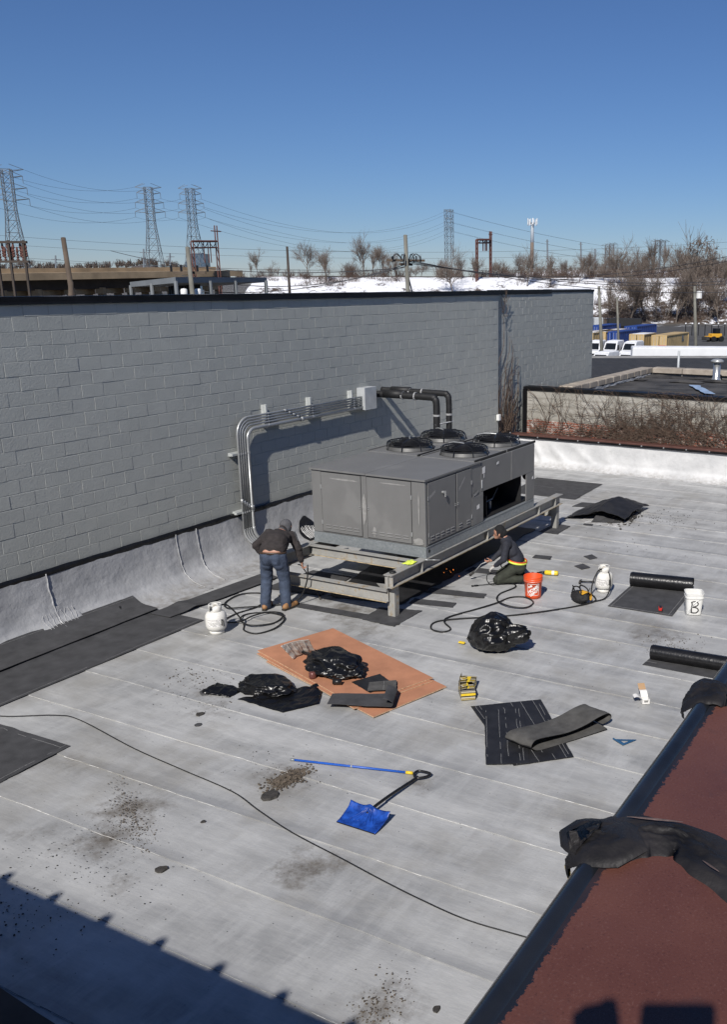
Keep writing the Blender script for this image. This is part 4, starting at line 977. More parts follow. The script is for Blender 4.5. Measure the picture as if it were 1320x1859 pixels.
def crumple(name, label, center, size, seed, rough=1.0, flat=0.0, sub=6, tails=(), neck=(.3, -.3, 1.0), pinch=.3):
    """crumpled polythene bag: a subdivided ball pushed into folds"""
    import bmesh
    bm = bmesh.new(); bmesh.ops.create_icosphere(bm, subdivisions=sub, radius=1.0)
    for v in bm.verts:
        p = v.co.copy(); n = p.normalized()
        ax = Vector(neck).normalized(); o1 = ax.orthogonal().normalized(); o2 = ax.cross(o1)
        c = n.dot(ax); ph = math.atan2(n.dot(o2), n.dot(o1)); wv = 1.2 * noise.noise(p * 1.3 + Vector((seed, 3, 0)))
        near_ = max(0, (c + 1) / 2)
        def rid(k_, s_): return 1 - abs(math.sin(ph * k_ / 2 + wv * 1.6 + s_ + c * 1.2)) ** .7
        pl = .11 * rid(5, seed) * (.3 + near_) + .09 * rid(9, seed * 2) * near_ ** 1.5 + .05 * rid(17, seed * 3) * near_ ** 3
        lo = noise.noise(p * 1.1 + Vector((seed, 0, 7))); mid = 1 - abs(noise.noise(p * 2.2 + Vector((0, seed, 2)))) * 2
        k = 1 + rough * (pl - .12 + .22 * lo + .10 * mid)
        if c > .55: k -= .55 * ((c - .55) / .45) ** 1.2 * pinch
        for (d, amt, w) in tails:
            k += amt * max(0, n.dot(Vector(d).normalized()) - w) / (1 - w)
        q = p * k
        q = Vector((q.x * size[0], q.y * size[1], q.z * size[2]))
        if q.z < 0: q.z *= (1 - flat)
        v.co = q
    zmin = min(v.co.z for v in bm.verts)
    for v in bm.verts:
        v.co.z = max(v.co.z - zmin - size[2] * .15, .004 + .004 * nz(v.co.x * 9, v.co.y * 9, seed))
    me = bpy.data.meshes.new(name); bm.to_mesh(me); bm.free(); me.materials.append(m_bag); me.shade_smooth()
    o = bpy.data.objects.new(name, me); col.objects.link(o); o.location = center
    return tag(o, label, 'garbage bag') if label else o
crumple('garbage_bag', 'full black garbage bag standing alone beside the hose', (10.93, 5.78, .014), (.33, .36, .33), 4.2, 1.0, .3, tails=[((.2, -1, .25), .5, .88)], neck=(.2, -1, .35), pinch=.1)
o = MB().bbox((10.90, 6.22, .02), (10.95, 6.32, .045), .008).build('yellow_tag', m_yellow); tag(o, 'small yellow scrap sticking out beside the full garbage bag', 'scrap')
crumple('garbage_bag', 'loose black garbage bag heaped on the plywood stack', (9.16, 7.18, PZ + .004), (.30, .46, .17), 9.1, 1.35, .4, neck=(.4, 1, .3), pinch=.2)
o = crumple('garbage_bag', 'open black garbage bag lying flat left of the plywood', (8.40, 7.70, .014), (.26, .42, .11), 15.4, 1.35, .5, neck=(-.2, 1, .2), pinch=.3)
def bagflap(u, v):
    p = Vector((-.42, .12, 0)).lerp(Vector((.42, -.58, 0)), u).lerp(Vector((-.45, -.62, 0)).lerp(Vector((-.05, -.86, 0)), u), v)
    return (p.x, p.y, .012 + .03 * abs(nz(u * 4, v * 4, 2)) + .07 * max(0, 1 - v * 2.2) * abs(nz(u * 6, 3)))
MB().slab(bagflap, 30, 26, .003).build('flap', m_bag, o, True)
MB().slab(lambda u, v: (-.42 + .3 * u - .1 * v, .25 + .36 * v, .01 + .07 * v * (1 - abs(u - .5)) + .03 * nz(u * 5, v * 5)), 12, 12, .003).build('flap', m_bag, o, True)
o = MB().tube([(0, 0, .045), (.05, -.1, .045)], .035, 10).build('black_bottle', m_plast_black, None, True, loc=(8.80, 6.96, PZ)); tag(o, 'little black cylinder beside the bag on the plywood', 'can')
o = MB().lathe([(0, 0), (.045, 0), (.05, .02), (.05, .07), (.03, .09), (0, .09)], 14).build('can_lid', M('red_clay_can', (.16, .06, .05), .35, .2), None, True, loc=(8.86, 7.33, PZ)); tag(o, 'small round reddish can in front of the bag on the plywood', 'can')
# membrane scraps on the plywood
quad_sheet('membrane_scrap', [(8.98, 6.80), (9.36, 6.62), (9.16, 6.25), (8.82, 6.40)], PZ, m_dark_sheet2, 'black diamond-shaped membrane scrap on the plywood', 'membrane scrap', seed=50, nu=10, nv=10)
def foldscrap(u, v):
    t = u * 1.25
    if t < .95: x, z = t, .012 + .004 * nz(u * 6, v * 3)
    else:
        q = (t - .95) / .30 * math.pi; x = .95 + .05 * math.sin(q) - .10 * max(0, q - 1.5) / 1.6; z = .012 + .055 * (1 - math.cos(q))
    base = Vector((8.42, 6.72, PZ)) + Vector((.42, -.9, 0)).normalized() * (x * .82) + Vector((.9, .42, 0)).normalized() * ((v - .5) * (.30 + .10 * u))
    return base + Vector((.02 * nz(u * 3), 0, z + .008)) - Vector((8.7, 6.35, 0))
o = MB().slab(foldscrap, 50, 10, .005).build('membrane_scrap', m_dark_sheet, None, False, loc=(8.7, 6.35, 0)); tag(o, 'dark membrane scrap folded over at one end on the plywood', 'membrane scrap')
quad_sheet('membrane_scrap', [(9.02, 6.55), (9.24, 6.28), (9.0, 6.12), (8.80, 6.42)], PZ + .03, m_felt, 'greyish square membrane scrap on top of the others', 'membrane scrap', seed=53, nu=10, nv=10, lines=[(.55, 0, .55, 1)])

# ================================================================== tools and containers
def tank(label, loc, rz):
    r = thing('gas_tank', label, 'gas tank', loc, rz, 'white gas tanks')
    MB().lathe([(.0, .055), (.09, .05), (.135, .075), (.153, .12), (.155, .17), (.155, .245), (.152, .28), (.13, .325), (.09, .345), (.0, .35)], 36).build('body', m_white_paint, r, True)
    MB().lathe([(.105, .0), (.108, .0), (.108, .06), (.105, .06)], 28).build('foot_ring', m_white_paint, r, True)
    mb = MB()
    for (a0, a1, z1) in ((20, 160, .45), (200, 340, .45)):
        n = 16; v = []
        for i in range(n + 1):
            q = rad(a0 + (a1 - a0) * i / n); tp = .425 + .028 * math.sin(math.pi * i / n)
            for (rr, zz) in ((.092, .325), (.092, tp), (.086, tp), (.086, .325)): v.append((rr * math.cos(q), rr * math.sin(q), zz))
        mb.add(v, [(4 * i + j, 4 * i + 4 + j, 4 * i + 4 + (j + 1) % 4, 4 * i + (j + 1) % 4) for i in range(n) for j in range(4)])
    mb.tube([(.089 * math.cos(q), .089 * math.sin(q), .448) for q in [2 * math.pi * k / 28 for k in range(28)]], .007, 6, closed=True)
    mb.build('collar', m_white_paint, r, True)
    MB().lathe([(0, .34), (.022, .34), (.022, .40), (.03, .405), (.03, .43), (0, .43)], 12).build('valve', M('brass', (.45, .32, .12), .35, .7), r, True)
    # printed label wrapped round the body
    def lab(u, v, a0, a1, z0, z1): q = rad(a0 + (a1 - a0) * u); return (.1562 * math.cos(q), .1562 * math.sin(q), z0 + (z1 - z0) * v)
    MB().grid(lambda u, v: lab(u, v, 172, 248, .135, .262), 14, 2).build('paper_label', m_card, r)
    mb = MB()
    lr = random.Random(4)
    for row in range(6):
        a = 176
        while a < 243:
            w = lr.uniform(2, 9)
            if lr.random() < .75:
                zz = .148 + .018 * row
                mb.add([tuple(Vector(lab(u, v, a, a + w, zz, zz + .006)) * 1.0) for (u, v) in ((0, 0), (1, 0), (1, 1), (0, 1))], [(0, 1, 2, 3)])
            a += w + 2
    for (a0, a1, z0, z1) in ((174, 246, .137, .139), (174, 246, .258, .260), (252, 258, .15, .25), (262, 270, .13, .22), (256, 266, .225, .24)):
        mb.add([lab(u, v, a0, a1, z0, z1) for (u, v) in ((0, 0), (1, 0), (1, 1), (0, 1))], [(0, 1, 2, 3)])
    for i_, p in enumerate(mb.v): q = Vector((p[0], p[1], 0)) * 1.004; mb.v[i_] = (q.x, q.y, p[2])
    mb.build('print_lines', m_ink, r)
    return r
tank('white gas tank standing by the coiled hose near the standing worker', (9.62, 9.72, .012), 0)
t2 = tank('white gas tank standing between tool bag and unrolled membrane', (14.12, 5.33, .012), rad(-18))
def hose(name, pts, r, label, mt=m_rubber, cat='hose'):
    o = MB().tube(smooth_path(pts, 7), r, 7).build(name, mt, None, True); return tag(o, label, cat)
hz = .026
hose('gas_hose', [(9.66, 9.70, .42), (9.80, 9.66, .40), (9.98, 9.62, .18), (10.02, 9.56, hz), (9.85, 9.40, hz), (9.84, 9.14, hz), (10.16, 9.06, hz), (10.55, 9.22, hz + .012), (10.62, 9.62, hz), (10.40, 9.86, hz), (10.12, 9.72, hz + .02), (10.02, 9.42, hz + .02), (10.30, 9.22, hz), (10.62, 9.30, hz + .02), (10.62, 9.55, hz + .024), (10.35, 9.66, hz + .03), (10.05, 9.68, hz + .02), (10.0, 9.95, hz), (10.35, 10.02, hz), (10.75, 9.95, hz), (11.12, 10.08, hz), (11.3, 10.36, hz), (11.1, 10.62, hz), (10.7, 10.56, hz), (10.45, 10.30, hz + .02), (10.62, 10.05, hz + .02), (10.95, 9.75, hz), (11.15, 9.45, .10), (11.22, 9.30, .40), (11.22, 9.26, .70)], .012, 'black gas hose coiled between the left tank and the standing worker')
hose('gas_hose', [(14.08, 5.33, .42), (13.98, 5.38, .40), (13.86, 5.42, .24), (13.80, 5.42, .06), (13.72, 5.33, .03), (13.55, 5.25, .03), (13.30, 5.34, .03), (12.95, 5.58, hz), (12.3, 6.15, hz), (11.72, 6.88, hz), (11.45, 7.06, hz), (11.20, 6.95, hz), (11.18, 6.74, hz), (11.34, 6.70, hz), (11.52, 6.92, hz + .02), (11.80, 6.98, hz), (12.30, 6.78, hz), (12.7, 6.64, hz), (13.05, 6.56, hz), (13.18, 6.36, hz), (13.02, 6.12, hz), (12.72, 6.12, hz), (12.62, 6.38, hz + .02), (12.78, 6.66, hz + .022), (13.15, 6.80, hz), (13.62, 6.74, hz), (13.85, 7.0, .05), (13.98, 7.22, .25)], .0125, 'black gas hose looping from the right tank past the orange bucket to the kneeling worker')
hose('gas_hose', [(14.15, 5.28, .40), (14.02, 5.18, .30), (13.88, 5.14, .10), (13.70, 5.16, .03), (13.5, 5.26, .03)], .011, 'short second hose hanging from the right gas tank to the tool bag')
cab = [(6.25, 10.6), (6.31, 10.01), (6.63, 9.45), (6.68, 9.08), (6.48, 7.97), (6.38, 7.13), (6.29, 6.34), (6.14, 5.85), (5.99, 5.31), (5.87, 4.64), (5.78, 4.16), (5.71, 3.72), (5.66, 3.21), (5.70, 2.6), (5.7, 1.8), (5.72, .5)]
hose('cable', [(p[0], p[1], .022) for p in cab], .0062, 'long thin black cable crossing the roof from the left edge to the coping', m_rubber, 'cable')

# orange bucket with its square print
bk = thing('bucket', 'orange plastic bucket with white square print behind the kneeling worker', 'bucket', (13.30, 6.26, .012), rad(0))
BR = lambda z: .131 + .022 * z / .37
mb = MB().lathe([(0, .012), (BR(0), .0), (BR(.05), .05), (BR(.28), .28), (BR(.30) + .010, .285), (BR(.30) + .010, .295), (BR(.3), .30), (BR(.32) + .010, .32), (BR(.32) + .010, .33), (BR(.34), .335), (BR(.365) + .008, .362), (BR(.37) + .006, .372), (BR(.37) - .002, .37), (BR(.03) - .004, .03), (0, .028)], 40)
mb.build('shell', m_orange, bk, True)
def wrap(p, a0, z0, off): q = a0 + p[0] / .145; r_ = BR(z0 + p[1]) + off; return (r_ * math.cos(q), r_ * math.sin(q), z0 + p[1])
LA = rad(206 + 0)
def text_mesh(s, size, bold=.0):
    cu = bpy.data.curves.new('txt', 'FONT'); cu.body = s; cu.size = size; cu.align_x = 'CENTER'; cu.align_y = 'CENTER'; cu.offset = bold; cu.resolution_u = 2
    ob = bpy.data.objects.new('txt', cu); col.objects.link(ob); dg = bpy.context.evaluated_depsgraph_get()
    me = bpy.data.meshes.new_from_object(ob.evaluated_get(dg)); bpy.data.objects.remove(ob); bpy.data.curves.remove(cu)
    vs = [v.co.copy() for v in me.vertices]; fs = [tuple(p.vertices) for p in me.polygons]; bpy.data.meshes.remove(me); return vs, fs
mb = MB(); S = .098
def fr_(a, b, w, n=8):
    a = Vector((a[0], a[1], 0)); b = Vector((b[0], b[1], 0)); t_ = (b - a).normalized(); s_ = Vector((-t_.y, t_.x, 0)) * w
    for i in range(n):
        p, q = a.lerp(b, i / n), a.lerp(b, (i + 1) / n)
        mb.add([wrap(z, LA, .165, .0035) for z in (p - s_, q - s_, q + s_, p + s_)], [(0, 1, 2, 3)])
for (a, b) in (((-S, -S), (S, -S)), ((S, -S), (S, S)), ((S, S), (-S, S)), ((-S, S), (-S, -S))): fr_(a, b, .0035)
for (txt, sz, dx, dy) in (('THE', .040, -.052, .052), ('HOME', .074, .0, .004), ('DEPOT', .058, .022, -.052)):
    vs, fs = text_mesh(txt, sz, .0035)
    ca, sa = math.cos(rad(33)), math.sin(rad(33))
    mb.add([wrap((v.x * ca - v.y * sa + dx, v.x * sa + v.y * ca + dy), LA, .165, .0038) for v in vs], fs)
mb.build('square_print', m_logo_white, bk)
MB().tube([(.155 * math.cos(a), .155 * math.sin(a) , .30 - .10 * math.sin(a / 1.0) * 0 - .0) for a in [rad(100 + 180 * k / 14) for k in range(15)]], .003, 5).build('handle', m_conduit, bk)
# white square bucket marked B
wb_ = thing('bucket', 'white square plastic bucket marked with a black letter B', 'bucket', (13.78, 3.68, .012), rad(24))
def sqring(w, z, n=32, e=5.0):
    out = []
    for k in range(n):
        a = 2 * math.pi * k / n; c, s = math.cos(a), math.sin(a); q = (abs(c) ** e + abs(s) ** e) ** (-1 / e); out.append((w * q * c, w * q * s, z))
    return out
rings = [sqring(.0005, .01), sqring(.115, .004), sqring(.118, .02), sqring(.135, .27), sqring(.146, .272), sqring(.146, .295), sqring(.139, .298), sqring(.148, .34), sqring(.148, .352), sqring(.140, .352), sqring(.134, .20), sqring(.115, .02), sqring(.0005, .018)]
mb = MB(); mb.add([p for r_ in rings for p in r_], [(i * 32 + j, i * 32 + (j + 1) % 32, (i + 1) * 32 + (j + 1) % 32, (i + 1) * 32 + j) for i in range(len(rings) - 1) for j in range(32)])
mb.build('shell', m_white_plastic, wb_, 40.0)
bs = [[(-.045, -.09), (-.05, -.02), (-.042, .04), (-.05, .085)], [(-.06, .08), (-.01, .095), (.045, .075), (.045, .035), (.0, .01), (-.03, .0)], [(-.03, .0), (.03, -.01), (.06, -.05), (.03, -.09), (-.02, -.095), (-.06, -.085)]]
mb = MB()
for st in bs:
    pp = smooth_path([Vector((0, -p[0], p[1])) for p in st], 6)
    mb.tube([Vector((-.130 - .018 * (p.z + .14) / .27, p.y, p.z + .135)) for p in pp], .010, 6, flat=1.0)
for i_, p in enumerate(mb.v): mb.v[i_] = (-.1195 - .0165 * p[2] / .27 + (p[0] + .1195 + .0165 * p[2] / .27) * .12 - .001, p[1], p[2])
mb.build('painted_letter', m_ink, wb_)
MB().tube(smooth_path([(-.05, .148, .29), (-.16, .155, .16), (-.19, .12, .06), (-.16, .0, .22), (-.12, -.148, .28)], 6), .003, 5).build('handle', m_conduit, wb_)
# tool bag
tb = thing('tool_bag', 'black and amber fabric tool bag beside the right gas tank', 'tool bag', (13.42, 5.47, .012), rad(58))
crb = crumple('bag_body', None, (0, 0, 0), (.20, .13, .13), 22.0, .55, .2, 5); crb.parent = tb; crb.data.materials.clear(); crb.data.materials.append(M('black_canvas', (.014, .014, .015), .8, 0, .3, 30, .5, 90))
for sx in (-.09, .08): MB().slab(lambda u, v, sx=sx: (sx - .05 + .10 * u, -.125 - .018 * math.sin(v * 3.1), .05 + .11 * v), 6, 6, .006).build('pocket', m_dewyellow, tb)
MB().slab(lambda u, v: (-.16 + .12 * u, .06 - .16 * v, .185 + .02 * math.sin(v * 3.1)), 6, 6, .006).build('pocket', m_dewyellow, tb)
for sy in (-.09, .07): MB().tube(smooth_path([(-.12, sy, .16), (-.10, sy * .8, .24), (0, sy * .6, .27), (.10, sy * .8, .24), (.12, sy, .16)], 5), .012, 6).build('strap', m_rubber, tb)
MB().tube([(-.16, -.02, .16), (-.22, -.04, .30)], .006, 6).tube([(.1, .03, .15), (.14, .05, .26)], .012, 6).build('tool', m_plast_black, tb)
# hammer
hm = thing('hammer', 'black hammer lying on the roof left of the right gas tank', 'hammer', (14.36, 5.85, .026), rad(-70))
MB().tube([(0, 0, .012), (.12, 0, .014), (.30, .01, .012)], [.014, .012, .017], 8).build('handle', m_rubber, hm, True)
MB().tube([(-.01, -.09, .016), (-.01, -.05, .018), (-.01, .02, .018), (.0, .07, .014), (.02, .12, .008)], [.022, .018, .015, .012, .006], 8).build('head', m_chip, hm, True)
# yellow torch cylinder with black nozzle
tc = thing('gas_canister', 'yellow gas canister with black nozzle lying beside the kneeling worker', 'gas canister', (14.52, 6.50, .012), rad(-75))
MB().tube([(-.10, 0, .045), (-.085, 0, .045), (.12, 0, .045), (.14, 0, .045)], [.03, .042, .042, .034], 16).build('cylinder', m_yellow, tc, True)
MB().tube([(.03, 0, .045), (.075, 0, .045)], .0428, 16).build('paper_band', m_card, tc)
MB().tube([(-.10, 0, .045), (-.15, .0, .045), (-.24, .01, .03)], [.022, .02, .012], 10).build('nozzle', m_plast_black, tc, True)
# little red tape measure on the membrane
tp = thing('tape_measure', 'small red tape measure on the unrolled membrane', 'tape measure', (13.60, 4.16, .026), rad(20))
MB().bbox((-.045, -.03, 0), (.045, .03, .065), .012).build('case', m_red, tp); MB().bbox((-.052, -.034, .0), (.052, -.024, .05), .006).bbox((-.05, -.02, .055), (.03, .02, .072), .006).build('grip', m_plast_black, tp)
# yellow and black printed cartons
for k, (cx, cy, rz, lb) in enumerate(((9.42, 5.34, rad(38), 'nearer yellow and black printed carton with raised flap by the plywood corner'), (9.60, 5.42, rad(20), 'farther yellow and black printed carton behind its twin by the plywood corner'))):
    bx = thing('carton', lb, 'box', (cx, cy, .013), rz, 'yellow and black cartons')
    t = NT('carton_print%d' % k); p = t.obj(); sx = t.n('SeparateXYZ', i_Vector=p)
    wv = t.n('TexBrick', i_Vector=t.n('Mapping', i_Vector=p, i_Rotation=(rad(90), 0, rad(20))).outputs[0], i_Scale=9.0, i_Color1=(.02, .02, .02, 1), i_Color2=(.55, .40, .04, 1), i_Mortar=(.55, .5, .4, 1), i_Mortar_Size=.02, i_Bias=-.35)
    mt = t.fin(wv.outputs['Color'], .45)
    MB().bbox((-.13, -.09, 0), (.13, .09, .13), .003).build('box_body', mt, bx)
    MB().bbox((-.132, -.092, .06), (-.129, .092, .09), .001).build('yellow_band', m_yellow, bx); MB().bbox((-.10, -.0925, .05), (.06, -.0895, .085), .001).build('yellow_band', m_yellow, bx)
    MB().box((-.09, .05, .17), (.004, .07, .10), .2).box((-.02, .095, .16), (.16, .004, .08)).build('flap', mt, bx)
    MB().box((-.0915, .05, .17), (.001, .05, .09), .2).box((.02, 0, .132), (.16, .05, .003)).build('pale_print', m_yellow, bx)
# small white carton with open brown flaps
wc = thing('carton', 'small open white carton with brown inside near the red coping', 'box', (10.28, 3.28, .013), rad(35))
MB().box((-.045, 0, .03), (.003, .09, .06)).box((.045, 0, .03), (.003, .09, .06)).box((0, .045, .03), (.09, .003, .06)).box((0, -.045, .03), (.09, .003, .06)).box((0, 0, .004), (.09, .09, .004)).build('box_body', m_card, wc)
MB().slab(lambda u, v: (.05 + .13 * u, -.05 + .09 * v, .06 + .05 * math.sin(u * 2.6)), 8, 4, .002).slab(lambda u, v: (-.04 + .09 * u, .05 + .10 * v, .06 + .045 * math.sin(v * 2.4)), 4, 8, .002).build('flap', m_card, wc)
MB().slab(lambda u, v: (.17 + .09 * u, -.06 + .09 * v, .085 + .06 * u), 6, 4, .002).build('flap', m_kraft, wc)
MB().box((-.0475, 0, .03), (.001, .05, .012)).box((-.0475, .0, .045), (.001, .06, .006)).build('print_mark', m_ink, wc)
# blue speed square
sq = thing('speed_square', 'small blue triangular speed square near the red coping', 'square', (9.18, 3.14, .014), 0)
tri = [(-.10, -.01), (.10, -.10), (-.01, .14)]
mb = MB(); inn = [(p[0] * .45, p[1] * .45 + .003) for p in tri]
for z0, z1 in ((.004, .009),):
    v = [(x, y, z) for z in (z0, z1) for (x, y) in tri + inn]
    f = [(6 + i, 6 + (i + 1) % 3, 9 + (i + 1) % 3, 9 + i) for i in range(3)] + [(i, (i + 1) % 3, 6 + (i + 1) % 3, 6 + i) for i in range(3)] + [(3 + i, 9 + i, 9 + (i + 1) % 3, 3 + (i + 1) % 3) for i in range(3)]
    mb.add(v, f)
mb.build('plate', m_bluesq, sq)
MB().tube([(-.10, -.012, .016), (-.012, .14, .016)], .012, 4).build('fence', m_bluesq, sq)
# blue pole
pl = thing('pole', 'long thin blue pole with yellow tip and grey ferrule on the roof', 'pole', (7.27, 5.56, .028), 0)
a, b = Vector((7.08, 6.23, 0)) - Vector((7.27, 5.56, 0)), Vector((7.45, 4.89, 0)) - Vector((7.27, 5.56, 0))
MB().cyl(a.lerp(b, .03), a.lerp(b, .95), .0125, 10).build('shaft', m_bluepole, pl, True)
MB().cyl(a.lerp(b, .945), b, .017, 10).build('tip', m_yellow, pl, True); MB().cyl(a, a.lerp(b, .035), .015, 10).build('ferrule', m_galv, pl, True)
for t_ in (.5,): MB().cyl(a.lerp(b, t_), a.lerp(b, t_ + .012), .0135, 10).build('joint_ring', m_conduit, pl)
# blue snow shovel
ss = thing('snow_shovel', 'snow shovel with blue scoop and black D-grip handle', 'snow shovel', (6.46, 4.82, .013), 0)
def scoopb(u, v):
    w = (v - .5); x = -.13 + .25 * u; y = -.45 * w * (1 + .03 * u)
    z = .010 + .075 * max(0, u - .15) ** 1.3 + .05 * (abs(w) * 2) ** 4 * (.25 + .5 * u) * .5 + .03 * math.exp(-(w / .10) ** 2) * u * u + (.03 * max(0, (u - .82) / .18))
    return Vector((x, y, z))
sb_ = MB().slab(scoopb, 22, 30, .004).build('scoop', m_blue, ss, True)
for k in (-3, -2, -1, 1, 2, 3):
    MB().tube([Vector(scoopb(.35 + .6 * j / 9, .5 + k * .10 * (1 - .75 * j / 9))) + Vector((0, 0, .003)) for j in range(10)], [.003 + .006 * j / 9 for j in range(10)], 5).build('rib', m_blue, sb_, True)
MB().tube([(-.133, .222, .012), (-.133, -.222, .012)], .005, 6).build('wear_edge', m_plast_black, sb_)
MB().tube(smooth_path([(.06, 0, .055), (.16, -.002, .07), (.45, -.01, .06), (.82, -.03, .035), (.92, -.035, .032)], 6), .0165, 10).build('handle', m_plast_black, ss, True)
MB().tube(smooth_path([(.90, -.035, .03), (.955, .03, .03), (1.03, .03, .03), (1.05, -.05, .03), (1.04, -.12, .03), (.97, -.11, .03)], 5, True), .014, 8, closed=True).build('grip', m_plast_black, ss, True)

# ================================================================== crumbs and chips on the roof
dr = random.Random(21)
def chipset(name, center, n, sx, sy, smin, smax, mat, label, ang=0.0, zmax=.0, kind='stuff'):
    mb = MB()
    for k in range(n):
        u, v = dr.gauss(0, 1), dr.gauss(0, 1); x = u * sx * math.cos(ang) - v * sy * math.sin(ang); y = u * sx * math.sin(ang) + v * sy * math.cos(ang)
        s_ = dr.uniform(smin, smax) * dr.choice((.5, .7, 1, 1)); z = .014 + zmax * math.exp(-(u * u + v * v)) * dr.random() + s_ * .12
        q = Matrix.Rotation(dr.uniform(0, 6), 3, 'Z') @ Matrix.Rotation(dr.uniform(-.3, .3), 3, 'X'); c = Vector((x, y, z)); h = min(.004, s_ * .12)
        a = [Vector((dr.uniform(.5, 1) * s_ * math.cos(t), dr.uniform(.4, .9) * s_ * math.sin(t), 0)) * .5 for t in (.2, 1.4, 2.7, 3.9, 5.2)]
        mb.add([q @ p + c - Vector((0, 0, h)) for p in a] + [q @ (p * .8) + c + Vector((0, 0, h)) for p in a], [(5, 6, 7, 8, 9)] + [(i, (i + 1) % 5, 5 + (i + 1) % 5, 5 + i) for i in range(5)])
    o = mb.build(name, mat, None, loc=(center[0], center[1], 0)); return tag(o, label, 'debris', None, kind)
chipset('debris_heap', (6.77, 6.00), 650, .065, .12, .010, .06, m_debris, 'small heap of brown bitumen chips swept together', 1.4, .03)
chipset('debris_crumbs', (6.9, 6.2), 70, .25, .4, .006, .022, m_chip, 'loose dark crumbs around the swept heap')
chipset('debris_crumbs', (5.55, 6.98), 700, .07, .34, .004, .022, m_debris, 'streak of brown crumbs left of the swept heap', 2.6)
chipset('debris_crumbs', (5.22, 6.80), 260, .20, .26, .004, .018, m_chip, 'dark crumbs scattered across the nearest seam')
chipset('debris_crumbs', (4.72, 6.8), 140, .12, .45, .004, .02, m_chip, 'dark crumbs near the edge of the big shadow')
chipset('debris_crumbs', (4.05, 6.6), 150, .2, .4, .008, .03, m_chip, 'dark crumbs lying inside the big shadow')
chipset('debris_crumbs', (4.80, 5.9), 60, .3, .4, .005, .02, m_chip, 'sparse crumbs beside the black chunk')
chipset('debris_crumbs', (4.50, 3.32), 330, .20, .10, .006, .026, m_debris, 'brown crumbs at the bottom edge beside the coping', .2)
chipset('debris_crumbs', (7.75, 8.15), 100, .28, .36, .004, .022, m_chip, 'dark crumbs between the dark sheets and the flat bag')
chipset('debris_crumbs', (8.25, 8.75), 160, .25, .3, .006, .03, m_debris, 'brown crumbs near the left tank')
chipset('debris_crumbs', (12.2, 3.55), 180, .28, .25, .008, .03, m_debris, 'brown crumbs behind the right-hand roll')
chipset('debris_crumbs', (19.5, 6.2), 200, .5, .6, .01, .045, m_chip, 'dark crumbs around the far scrap heap')
chipset('debris_crumbs', (17.0, 5.6), 120, .6, 1.1, .008, .03, m_chip, 'sparse crumbs on the far roof')
chipset('debris_crumbs', (7.0, 5.0), 350, 2.0, 3.0, .003, .010, m_chip, 'fine grit scattered over the near roof')
chipset('debris_crumbs', (12.0, 4.5), 300, 3.5, 2.0, .004, .014, m_chip, 'fine grit scattered over the middle of the roof')
def chunk(c, s, rz, label, seed, mt=m_chip):
    v = []; n = 9
    for i in range(n):
        a = 2 * math.pi * i / n; r = s * (.7 + .45 * nz(i * 1.7, seed)); v.append((r * math.cos(a + rz) * 1.2, r * math.sin(a + rz), .014 + .004 * abs(nz(i, seed))))
    top = [(x * .86, y * .86, z + s * (.10 + .12 * abs(nz(i * .9, seed, 3)))) for i, (x, y, z) in enumerate(v)]
    mb = MB().add(v + top, [tuple(range(n, 2 * n))] + [(i, (i + 1) % n, n + (i + 1) % n, n + i) for i in range(n)])
    o = mb.build('membrane_chunk', mt, None, loc=(c[0], c[1], 0)); tag(o, label, 'chunk')
chunk((6.42, 5.95), .13, .5, 'large torn black chunk right beside the brown debris heap', 1.0)
chunk((5.01, 5.97), .075, 1.2, 'black chunk lying alone below the crumb streak', 2.0)
chunk((7.47, 7.94), .07, .2, 'black oval chunk below the flat garbage bag', 3.0)
chunk((7.98, 8.33), .13, 2.0, 'flat ragged dark scrap left of the flat garbage bag', 4.0, m_dark_sheet)
chunk((7.25, 7.75), .06, 2.6, 'thin dark flake just below the oval chunk', 5.0, m_dark_sheet)
chunk((5.75, 6.2), .035, .4, 'small dark lump near the cable', 6.0); chunk((4.72, 2.95), .04, .4, 'small dark spot of tar beside the coping', 7.0)

# things on the frame: safety cloth and black puck
o = MB().slab(lambda u, v: ((u - .5) * .22 + .03 * nz(v * 3, 2), (v - .5) * .17 + .02 * nz(u * 4), .012 + .028 * abs(nz(u * 4, v * 4, 6)) + .02 * math.sin(u * 3.1) * math.sin(v * 3.1)), 16, 14, .004).build('safety_cloth', m_safety, None, True, loc=(11.95, 7.80, BT)); tag(o, 'crumpled lime yellow safety cloth on the beam corner', 'cloth')
o = MB().lathe([(.0, 0), (.05, .0), (.055, .012), (.05, .028), (.02, .03), (0, .03)], 18).build('rubber_puck', m_rubber, None, True, loc=(11.40, 7.76, BT)); tag(o, 'black round puck on the end of the long beam', 'puck')
o = MB().tube([(12.22, 7.62, BT + .012), (12.30, 7.45, BT + .012)], .008, 6).tube([(12.20, 7.68, BT + .012), (12.22, 7.62, BT + .012)], .016, 8).build('screwdriver', m_conduit, None, True); tag(o, 'thin metal tool lying on the beam at the unit corner', 'tool')
o = MB().tube([(12.02, 10.2, .05), (12.3, 9.9, .055)], .03, 8).tube([(11.85, 10.3, .05), (12.1, 10.1, .05)], .022, 8).build('dark_tube', m_plast_black, None, True); tag(o, 'short black tubes on the roof inside the frame corner', 'tube')
